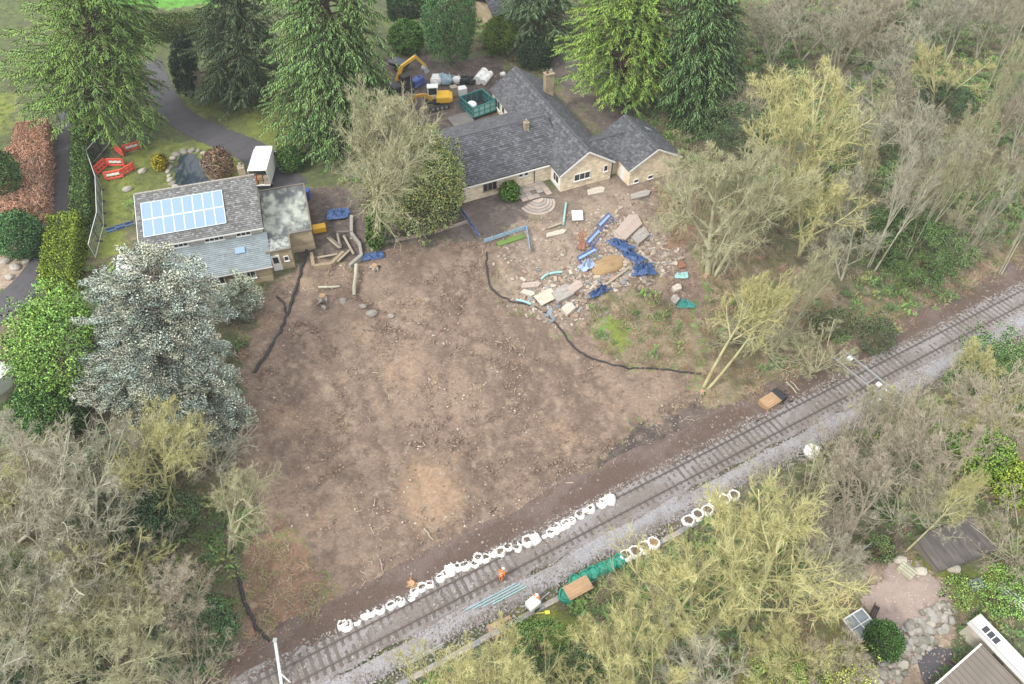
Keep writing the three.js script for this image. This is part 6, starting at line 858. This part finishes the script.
// ---------------------------------------------------------------- yard: diggers, skip, bags, van
function digger(label, p, yaw, o2) {
  const o = thing('excavator', label, 'excavator', p, yaw), ym = o2.paint ?? M.yellow, cab = o2.cab ?? M.yellow;
  for (const z of [-0.75, 0.75]) { const t = part(o, 'track', rbx(2.3, 0.55, 0.42, 0.24, 0, 0.3, z), M.rubber); for (let i = 0; i < 4; i++) part(t, 'roller', cy(0.16, 0.16, 0.46, 10, -0.7 + i * 0.47, 0.28, z, Math.PI / 2), M.steel); }
  part(o, 'undercarriage', bx(1.1, 0.3, 1.2, 0, 0.5, 0), M.black); const by = o2.slew ?? 0, up = (x, z) => [x * Math.cos(by) + z * Math.sin(by), -x * Math.sin(by) + z * Math.cos(by)];
  const turn = (g) => g.rotateY(by), house = part(o, 'engine_house', turn(mg(rbx(1.5, 0.75, 1.5, 0.15, -0.6, 1.05, 0), rbx(0.5, 0.6, 1.45, 0.2, -1.35, 1.0, 0))), ym); part(house, 'deck', turn(bx(1.2, 0.15, 1.5, 0.35, 0.78, 0)), M.black);
  const c = part(o, 'cab', turn(mg(bx(0.08, 1.3, 0.08, 0.9, 1.45, 0.05), bx(0.08, 1.3, 0.08, 0.9, 1.45, 0.72), bx(0.08, 1.3, 0.08, -0.05, 1.45, 0.05), bx(0.08, 1.3, 0.08, -0.05, 1.45, 0.72), rbx(1.15, 0.1, 0.85, 0.04, 0.42, 2.12, 0.38), bx(1.0, 0.5, 0.75, 0.42, 1.05, 0.38))), cab); part(c, 'cab_glass', turn(bx(0.94, 0.75, 0.66, 0.42, 1.68, 0.385)), M.glass);
  const J = o2.boom.map(([x, y]) => [x, y]), P = (k) => { const [X, Zz] = up(J[k][0], -0.35); return [X, J[k][1], Zz]; };
  const bm = part(o, 'boom', mg(bar(P(0), P(1), 0.24, 0.36), bar(P(1), P(2), 0.22, 0.3)), o2.armpaint ?? ym); part(bm, 'ram', bar([P(0)[0], P(0)[1] + 0.35, P(0)[2]], [P(1)[0], P(1)[1] - 0.3, P(1)[2]], 0.09), M.steel);
  const st = part(o, 'stick', bar(P(2), P(3), 0.18, 0.24), o2.armpaint ?? ym); part(st, 'ram', bar([P(2)[0], P(2)[1] + 0.25, P(2)[2]], [P(3)[0], P(3)[1] + 0.2, P(3)[2]], 0.07), M.steel);
  const b = part(o, 'bucket', (() => { const s = new THREE.Shape(); s.moveTo(0, 0); s.absarc(0, -0.35, 0.38, 1.57, 4.4, false); s.lineTo(0.3, -0.6); s.lineTo(0, 0); return new THREE.ExtrudeGeometry(s, { depth: 0.6, bevelEnabled: false }).translate(0, 0, -0.3).rotateY(by).translate(...P(3)); })(), o2.bucket ?? M.steel);
  return o;
}
digger('yellow excavator with boom arched over a blue tank behind the bare tree', [-15.43,-93.91], 0.55, { paint: M.black, armpaint: M.yellow, cab: M.black, boom: [[-0.3, 1.1], [0.5, 2.7], [2.3, 3.2], [3.4, 1.8]], slew: 0.15 }).scale.setScalar(1.35);
digger('yellow excavator with orange boom beside the green skip', [-10.18,-90.82], 3.45, { paint: M.yellow, armpaint: M.yellowdark, cab: M.white, boom: [[0.5, 1.0], [1.3, 1.6], [2.3, 1.5], [3.2, 0.7]], slew: -0.2 }).scale.setScalar(1.3);
{ const o = thing('yellow_attachment', 'yellow digging bucket lying at the foot of the arched boom', 'bucket', [-15.82,-94.97], 0.6); part(o, 'shell', rbx(1.0, 0.6, 0.8, 0.12, 0, 0.35, 0), M.yellow); part(o, 'teeth', mg(...[0, 1, 2, 3].map((i) => bx(0.25, 0.08, 0.1, 0.6, 0.15, -0.3 + i * 0.2))), M.steel); }
{ const o = thing('plastic_tank', 'deep blue plastic tank under the arched yellow boom', 'tank', [-13.37,-96.05], 0.9); part(o, 'body', rbx(2.0, 1.2, 1.1, 0.2, 0, 0.65, 0), M.blue); part(o, 'cap', cy(0.2, 0.2, 0.1, 12, 0.4, 1.28, 0), M.black); const t = thing('dark_trailer', 'dark flat trailer cover behind the arched boom', 'trailer', [-16.4,-100.78], -0.5); part(t, 'cover', rbx(2.8, 0.2, 1.8, 0.05, 0, 1.1, 0), mat([0.08, 0.09, 0.12], 0.6)); part(t, 'chassis', bx(2.6, 0.3, 1.5, 0, 0.8, 0), M.black); for (const z of [-0.85, 0.85]) part(t, 'wheel', cy(0.34, 0.34, 0.2, 14, 0, 0.36, z, Math.PI / 2), M.rubber); }
{
  const a = [-5.65,-87.36], b = [-2.32,-89.57], o = thing('tipper_skip', 'teal cage-sided skip holding a white sack behind the bungalow roof', 'skip', [-4.62,-89.58], yawOf(a, b)), w = 3.5, d = 3.4, h = 1.5;
  part(o, 'floor', bx(w, 0.2, d, 0, 0.35, 0), M.black);
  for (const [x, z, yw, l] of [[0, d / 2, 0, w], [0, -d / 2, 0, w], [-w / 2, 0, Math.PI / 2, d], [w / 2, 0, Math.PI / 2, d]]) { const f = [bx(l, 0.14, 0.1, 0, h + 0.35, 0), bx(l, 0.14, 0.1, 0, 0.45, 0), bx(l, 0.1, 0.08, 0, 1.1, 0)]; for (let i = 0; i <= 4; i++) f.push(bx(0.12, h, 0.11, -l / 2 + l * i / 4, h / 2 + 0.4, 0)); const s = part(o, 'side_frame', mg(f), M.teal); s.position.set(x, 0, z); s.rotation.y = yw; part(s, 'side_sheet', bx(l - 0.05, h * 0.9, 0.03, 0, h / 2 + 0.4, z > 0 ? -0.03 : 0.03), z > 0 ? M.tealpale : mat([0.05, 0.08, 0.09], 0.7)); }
  const s = solo('white_sack', new THREE.SphereGeometry(0.62, 18, 12).scale(1.1, 0.75, 1).translate(...at3([-5.42,-89.33], 1.1)), M.bag, 'white sack lying in the teal skip', 'sack');
}
for (const [p, m, s, sy, l] of [[[-10.7,-96.59], M.bag, 1.7, 0.8, 'white bulk sack at the left of the yard bags'], [[-9.42,-96.59], M.bagblue, 1.7, 0.9, 'pale blue bulk sack right of the white sack'], [[-7.86,-96.86], M.bag, 1.2, 0.9, 'small white bag between the blue sack and black bags'], [[-6.72,-96.86], M.black, 1.5, 0.7, 'black rubble sack behind the skip'], [[-5.72,-96.86], M.black, 1.3, 0.7, 'second black rubble sack behind the skip'], [[-1.3,-98.8], M.bag, 0.8, 0.8, 'tiny white sack at the bungalow back corner']]) bag(p, l, null, m, m, s, sy);
solo('insulation_roll', mg(cy(0.62, 0.62, 2.7, 18, 0, 0.6, 0, 0, Math.PI / 2), cy(0.45, 0.45, 2.6, 14, 0, 0.5, 0.95, 0, Math.PI / 2)).rotateY(1.2).translate(...at3([-4.45,-97.69], 0)), M.bag, 'white rolls of insulation leaning behind the skip', 'roll'); solo('white_crate', rbx(1.3, 1.0, 1.0, 0.06, 0, 0.5, 0).rotateY(0.4).translate(...at3([-7.02,-93.91], 0)), M.white, 'white crate at the back corner of the skip', 'crate'); solo('timber_crate', rbx(1.0, 1.3, 0.9, 0.05, 0, 0.65, 0).rotateY(0.4).translate(...at3([-8.12,-93.65], 0)), M.palewood, 'tan upright crate left of the white crate', 'crate'); board('grey_sheeting', 'grey sheet lying between the skip and the bungalow roof', [-6.84,-86.88], 0.5, 3.0, 2.4, mat([0.2, 0.19, 0.18], 0.9, { map: mottle }), 0.05, 0.4, 'sheet');
{                                                       // white box van with its rear open
  const a = [-29.96,-70.99], b = [-30.32,-78.28], o = thing('box_van', 'white box van with open rear full of boxes, parked behind the garage', 'van', mid(a, b), yawOf(a, b));
  part(o, 'load_box', mg(bx(4.4, 0.06, 2.2, -0.6, 3.0, 0), bx(4.4, 0.08, 2.2, -0.6, 0.85, 0), bx(4.4, 2.2, 0.06, -0.6, 1.92, 1.08), bx(4.4, 2.2, 0.06, -0.6, 1.92, -1.08), bx(0.06, 2.2, 2.2, 1.57, 1.92, 0), rbx(1.0, 0.7, 2.2, 0.2, 1.85, 2.68, 0)), M.white);
  const c = part(o, 'cab', (() => { const s = new THREE.Shape([[1.6, 0.5], [1.6, 2.3], [2.3, 2.3], [2.85, 1.5], [3.6, 1.25], [3.7, 0.5]].map((q) => new THREE.Vector2(...q))); return new THREE.ExtrudeGeometry(s, { depth: 1.9, bevelEnabled: true, bevelSize: 0.05, bevelThickness: 0.05, bevelSegments: 2 }).translate(0, 0, -0.95); })(), M.white); part(c, 'windscreen', bx(0.06, 0.95, 1.7, 2.64, 1.92, 0, 0, 0, 0.6), M.glass); for (const z of [-1.01, 1.01]) part(c, 'side_window', bx(0.75, 0.6, 0.03, 2.0, 1.85, z), M.glass); for (const z of [-0.7, 0.7]) part(c, 'headlight', rbx(0.08, 0.2, 0.3, 0.03, 3.72, 0.95, z), M.panelframe);
  for (const x of [-1.7, 2.75]) for (const z of [-0.92, 0.92]) { const w = part(o, 'wheel', cy(0.36, 0.36, 0.24, 18, x, 0.36, z, Math.PI / 2), M.rubber); part(w, 'rim', cy(0.2, 0.2, 0.26, 12, x, 0.36, z, Math.PI / 2), M.steel); } part(o, 'chassis', bx(5.6, 0.22, 1.0, 0.2, 0.68, 0), M.black); part(o, 'bumper', bx(0.15, 0.2, 2.0, -2.85, 0.6, 0), M.black);
  const r = rng(44), cm = [M.ply, M.palewood, M.pinkslab, M.orange]; for (let i = 0; i < 9; i++) { const s = 0.45 + 0.3 * r(); const lx = -2.35 + 0.5 * Math.floor(i / 6), lz = -0.7 + 0.7 * (i % 3), ly = 1.15 + 0.55 * (Math.floor(i / 3) % 2), yw = o.rotation.y, x = o.position.x + lx * Math.cos(yw) + lz * Math.sin(yw), z = o.position.z - lx * Math.sin(yw) + lz * Math.cos(yw); const bo = solo('moving_box', rbx(s, 0.45, s, 0.02), cm[i % 4], ['tan', 'pale', 'pinkish', 'orange'][i % 4] + ' box in the open rear of the white van', 'box', 'boxes inside the van'); bo.position.set(x, o.position.y + ly, z); bo.rotation.y = yw + (r() - 0.5) * 0.3; }
}
{ const o = thing('glass_frame', 'pale teal slatted crate leaning on the lawn edge right of the van', 'crate', [-27.23,-82.68], 1.9); part(o, 'frame', mg(bx(2.8, 0.1, 0.1, 0, 1.4, -0.7), bx(2.8, 0.1, 0.1, 0, 1.4, 0.7), bx(0.1, 1.4, 0.1, -1.4, 0.7, -0.7), bx(0.1, 1.4, 0.1, 1.4, 0.7, -0.7), bx(0.1, 1.4, 0.1, -1.4, 0.7, 0.7), bx(0.1, 1.4, 0.1, 1.4, 0.7, 0.7)), M.teal); for (let i = 0; i < 5; i++) part(o, 'slat', bx(0.4, 0.05, 1.5, -1.1 + i * 0.55, 1.45, 0), M.tealpale); part(o, 'side_board', bx(2.7, 1.1, 0.05, 0, 0.7, 0.72), M.tealpale); solo('wheelie_bin', mg(rbx(0.6, 1.0, 0.7, 0.08, 0, 0.52, 0), bx(0.66, 0.06, 0.78, 0, 1.06, 0)).translate(...at3([-26.04,-80.45], 0)), M.concrete, 'grey bin below the pale teal crate', 'bin'); solo('brick_path', ribbon([[-28.99,-93.65],[-27.78,-89.32],[-25.94,-84.98],[-23.9,-82.23]], 0.9, 0.06), mat([0.42, 0.22, 0.15], 0.9, { map: grit }), 'narrow red brick edging along the conifer', 'edging'); }

// ---------------------------------------------------------------- left garden: pond, rocks, red barriers, fences
struct('pond_water', patch([[-42.19,-75.77],[-42.2,-79.14],[-40.29,-79.57],[-38.32,-77.01],[-37.18,-73.74],[-39.04,-72.55],[-40.73,-73.34]], 0.06, 0.2), M.water);
{ const r = rng(66); let k = 0; for (const [x, z] of evenly([[-42.69,-75.77],[-42.59,-79.57],[-40.22,-80.23],[-37.87,-77.22],[-36.58,-73.34],[-38.81,-71.77],[-41.46,-73.34],[-42.69,-75.77]], 26)) { const s = 0.5 + 0.5 * r(), o = solo('pond_rock', SG[k++ % 4], r() < 0.4 ? M.rockpale : M.rock, 'rock edging the dark garden pond', 'rock', 'rocks round the pond'); o.position.set(x, hgt(x, z) + 0.1, z); o.scale.setScalar(s); o.rotation.y = r() * 6; } }
{ let k = 0; for (const [p, yw, l] of [[[-50.91,-76.18], 1.25, 'leftmost red plastic barrier on the lawn, edge-on to the fence'], [[-49.46,-77.01], 0.0, 'far red plastic barrier of the square on the lawn'], [[-47.58,-75.56], 1.0, 'solid red barrier at the right of the square on the lawn'], [[-48.76,-74.34], 0.35, 'nearest red and white barrier of the square on the lawn'], [[-49.98,-79.57], -0.7, 'red barrier under the fir branches, leaning left'], [[-48.62,-80.45], 0.5, 'faded red barrier half hidden under the fir']]) { const o = thing('red_barrier', l, 'barrier', p, yw); o.rotation.set(-0.25 + 0.2 * (k++ % 3), yw, 0, 'YXZ'); o.scale.set(1.15, 1, 1.2); part(o, 'frame', mg(rbx(1.7, 0.22, 0.12, 0.04, 0, 1.0, 0), rbx(1.7, 0.22, 0.12, 0.04, 0, 0.15, 0), rbx(0.26, 1, 0.12, 0.04, -0.8, 0.55, 0), rbx(0.26, 1, 0.12, 0.04, 0.8, 0.55, 0), bx(0.14, 0.8, 0.08, -0.25, 0.55, 0), bx(0.14, 0.8, 0.08, 0.25, 0.55, 0)), M.red); part(o, 'board', bx(1.3, 0.25, 0.14, 0, 0.62, 0), k % 2 ? M.red : M.white); for (const x of [-0.6, 0.6]) part(o, 'foot', bx(0.14, 0.06, 0.5, x, 0.03, 0), M.rubber); } }
{
  const pts = [[-51.95,-82.23],[-52.62,-77.43],[-49.56,-72.16],[-46.89,-65.47],[-45.8,-60.06]], o = thing('site_fence', 'thin grey mesh fence round the lawn of the solar house', 'fence', pts[0]), y0 = o.position.y;
  for (let i = 1; i < pts.length; i++) { const A = pts[i - 1], B = pts[i], n = Math.ceil(dist(A, B) / 3.4); for (let k = 0; k < n; k++) { const a = [A[0] + (B[0] - A[0]) * k / n, A[1] + (B[1] - A[1]) * k / n], b = [A[0] + (B[0] - A[0]) * (k + 1) / n, A[1] + (B[1] - A[1]) * (k + 1) / n], P = (q, y) => [q[0] - pts[0][0], hgt(...q) - y0 + y, q[1] - pts[0][1]]; const f = part(o, 'fence_panel', mg(bar(P(a, 0.05), P(a, 2.0), 0.05), bar(P(b, 0.05), P(b, 2.0), 0.05), bar(P(a, 2.0), P(b, 2.0), 0.05), bar(P(a, 0.12), P(b, 0.12), 0.05)), M.panelframe); const w = []; for (let j = 1; j < 12; j++) { const q = [a[0] + (b[0] - a[0]) * j / 12, a[1] + (b[1] - a[1]) * j / 12]; w.push(bar(P(q, 0.1), P(q, 2.0), 0.012)); } for (let j = 1; j < 6; j++) w.push(bar(P(a, j * 0.33), P(b, j * 0.33), 0.012)); part(f, 'mesh', mg(w), M.steel); part(f, 'foot', bx(0.6, 0.12, 0.22, ...P(a, 0.06)), M.rubber); } }
}
barrier('mesh_barrier', 'dark blue barrier at the left end of the solar house', [-45.86,-63.9], [-43.21,-65.47], 1.0, M.blue, M.paleblue);
{
  const pts = [[5.91,-106.41],[9.18,-99.92],[12.33,-93.65],[15.32,-88.58],[17.73,-84.98]], o = thing('wire_fence', 'green wire fence behind the bungalow below the bright conifer', 'fence', pts[0]), y0 = o.position.y, gm = mat([0.12, 0.2, 0.13], 0.6);
  for (let i = 1; i < pts.length; i++) { const A = pts[i - 1], B = pts[i], P = (q, y) => [q[0] - pts[0][0], hgt(...q) - y0 + y, q[1] - pts[0][1]], w = []; for (let j = 1; j < 8; j++) w.push(bar(P(A, j * 0.24), P(B, j * 0.24), 0.02)); for (let j = 1; j < 14; j++) { const q = [A[0] + (B[0] - A[0]) * j / 14, A[1] + (B[1] - A[1]) * j / 14]; w.push(bar(P(q, 0.1), P(q, 1.85), 0.02)); } part(o, 'mesh_panel', mg(w), gm); part(o, 'post', bar(P(A, 0), P(A, 2.0), 0.1), gm); }
}
for (const [p, s, l] of [[[-55.41,-59.42], 0.9, 'leftmost pale rock in the bed by the lane bend'], [[-53.9,-58.47], 1.0, 'pale rock in the middle of the bed by the lane bend'], [[-53.22,-59.42], 0.8, 'upper pale rock in the bed by the lane bend'], [[-52.48,-61.04], 0.9, 'upright pale boulder at the corner of the lane bend'], [[-53.85,-56.91], 0.8, 'lowest pale rock in the bed by the lane bend'], [[-46.42,-72.16], 0.9, 'pale stone cairn at the corner of the solar roof'], [[-45.79,-75.77], 0.9, 'pale rock left of the pond']]) { const o = solo('boulder', SG[Math.round(s * 17) % 4], M.rockpale, l, 'rock'); o.position.set(p[0], hgt(...p) + 0.15, p[1]); o.scale.setScalar(s); o.rotation.y = p[0]; }

// ---------------------------------------------------------------- lower right garden
{
  const area = [[27.02,-18.36],[28.58,-20.32],[30.68,-20.94],[33.32,-22.53],[35.09,-23.35],[35.61,-22.21],[33.39,-20.17],[30.71,-18.36],[28.44,-16.21],[27.03,-16.49]], o = thing('rock_garden', 'rock garden of piled grey stones beside the pink gravel patio', 'rockery', [30.98,-20.01]), r = rng(71), inside = (x, z) => inPoly(area, x, z), X = area.map((q) => q[0]), Y = area.map((q) => q[1]); let n = 0;
  const sm = [M.rock, M.rockpale, mat([0.42, 0.4, 0.37], 0.95, { map: grit }), mat([0.27, 0.27, 0.22], 0.95, { map: grit })];
  for (let k = 0; k < 4000 && n < 298; k++) { const x = Math.min(...X) + r() * (Math.max(...X) - Math.min(...X)), z = Math.min(...Y) + r() * (Math.max(...Y) - Math.min(...Y)); if (!inside(x, z)) continue; const s = 0.3 + 0.5 * r() * r(), m = part(o, 'stone', SG[n++ % 4], sm[Math.floor(r() * 4)]); m.position.set(x - o.position.x, hgt(x, z) - o.position.y + s * 0.25, z - o.position.z); m.scale.set(s, s * (0.8 + 0.6 * r()), s); m.rotation.set(r() * 0.6, r() * 6, r() * 0.6); }
}
{ const o = thing('white_railing', 'white post and rail fence at the right edge above the long white roof', 'railing', [40.54,-23.18], yawOf([40.09,-24.01], [41.14,-22.37])); for (const y of [0.4, 0.75, 1.1]) part(o, 'rail', bx(4.4, 0.1, 0.06, 0.8, y, 0), M.white); for (const x of [-1.3, 0.1, 1.5, 2.9]) part(o, 'post', bx(0.12, 1.25, 0.12, x, 0.6, 0), M.white); }
solo('log_pile', mg(...Array.from({ length: 7 }, (_, i) => cy(0.14, 0.15, 1.3, 9, (i % 4) * 0.3 - 0.4, 0.15 + Math.floor(i / 4) * 0.26, 0, Math.PI / 2))).rotateY(0.7).translate(...at3([32.75,-25.72], 0)), BK.grey[0], 'small pile of logs at the corner of the pink gravel patio', 'logs');
solo('slate_block', rbx(1.1, 0.6, 0.8, 0.05, 0, 0.3, 0).rotateY(0.3).translate(...at3([38.09,-24.52], 0)), M.bluelead, 'grey box among the green shrubs behind the long white roof', 'box'); for (const [p, l] of [[[32.47,-26.59], 'pale stone block at the foot of the felled trunk'], [[33.8,-25.63], 'pale flat stone on the gravel edge'], [[36.73,-25.89], 'white stone above the green shrubs']]) { const o = solo('boulder', SG[1], M.paleslab, l, 'rock'); o.position.set(p[0], hgt(...p) + 0.2, p[1]); o.scale.setScalar(0.9); }
solo('steel_pole', bar(at3([25.56,-24.7], 1.2), at3([30.14,-27.69], 1.4), 0.09), M.steel, 'thin grey pole slanting beside the pink gravel patio', 'pole');
solo('fence_rail', mg(bar(at3([33.18,-31.61], 0.9), at3([34.36,-29.52], 0.9), 0.14, 0.3), bar(at3([33.18,-31.61], 0), at3([33.18,-31.61], 1.1), 0.12), bar(at3([34.36,-29.52], 0), at3([34.36,-29.52], 1.1), 0.12)), M.greywood, 'short grey timber fence behind the felled trunk', 'fence');

shade(scene);
renderer.render(scene, camera);
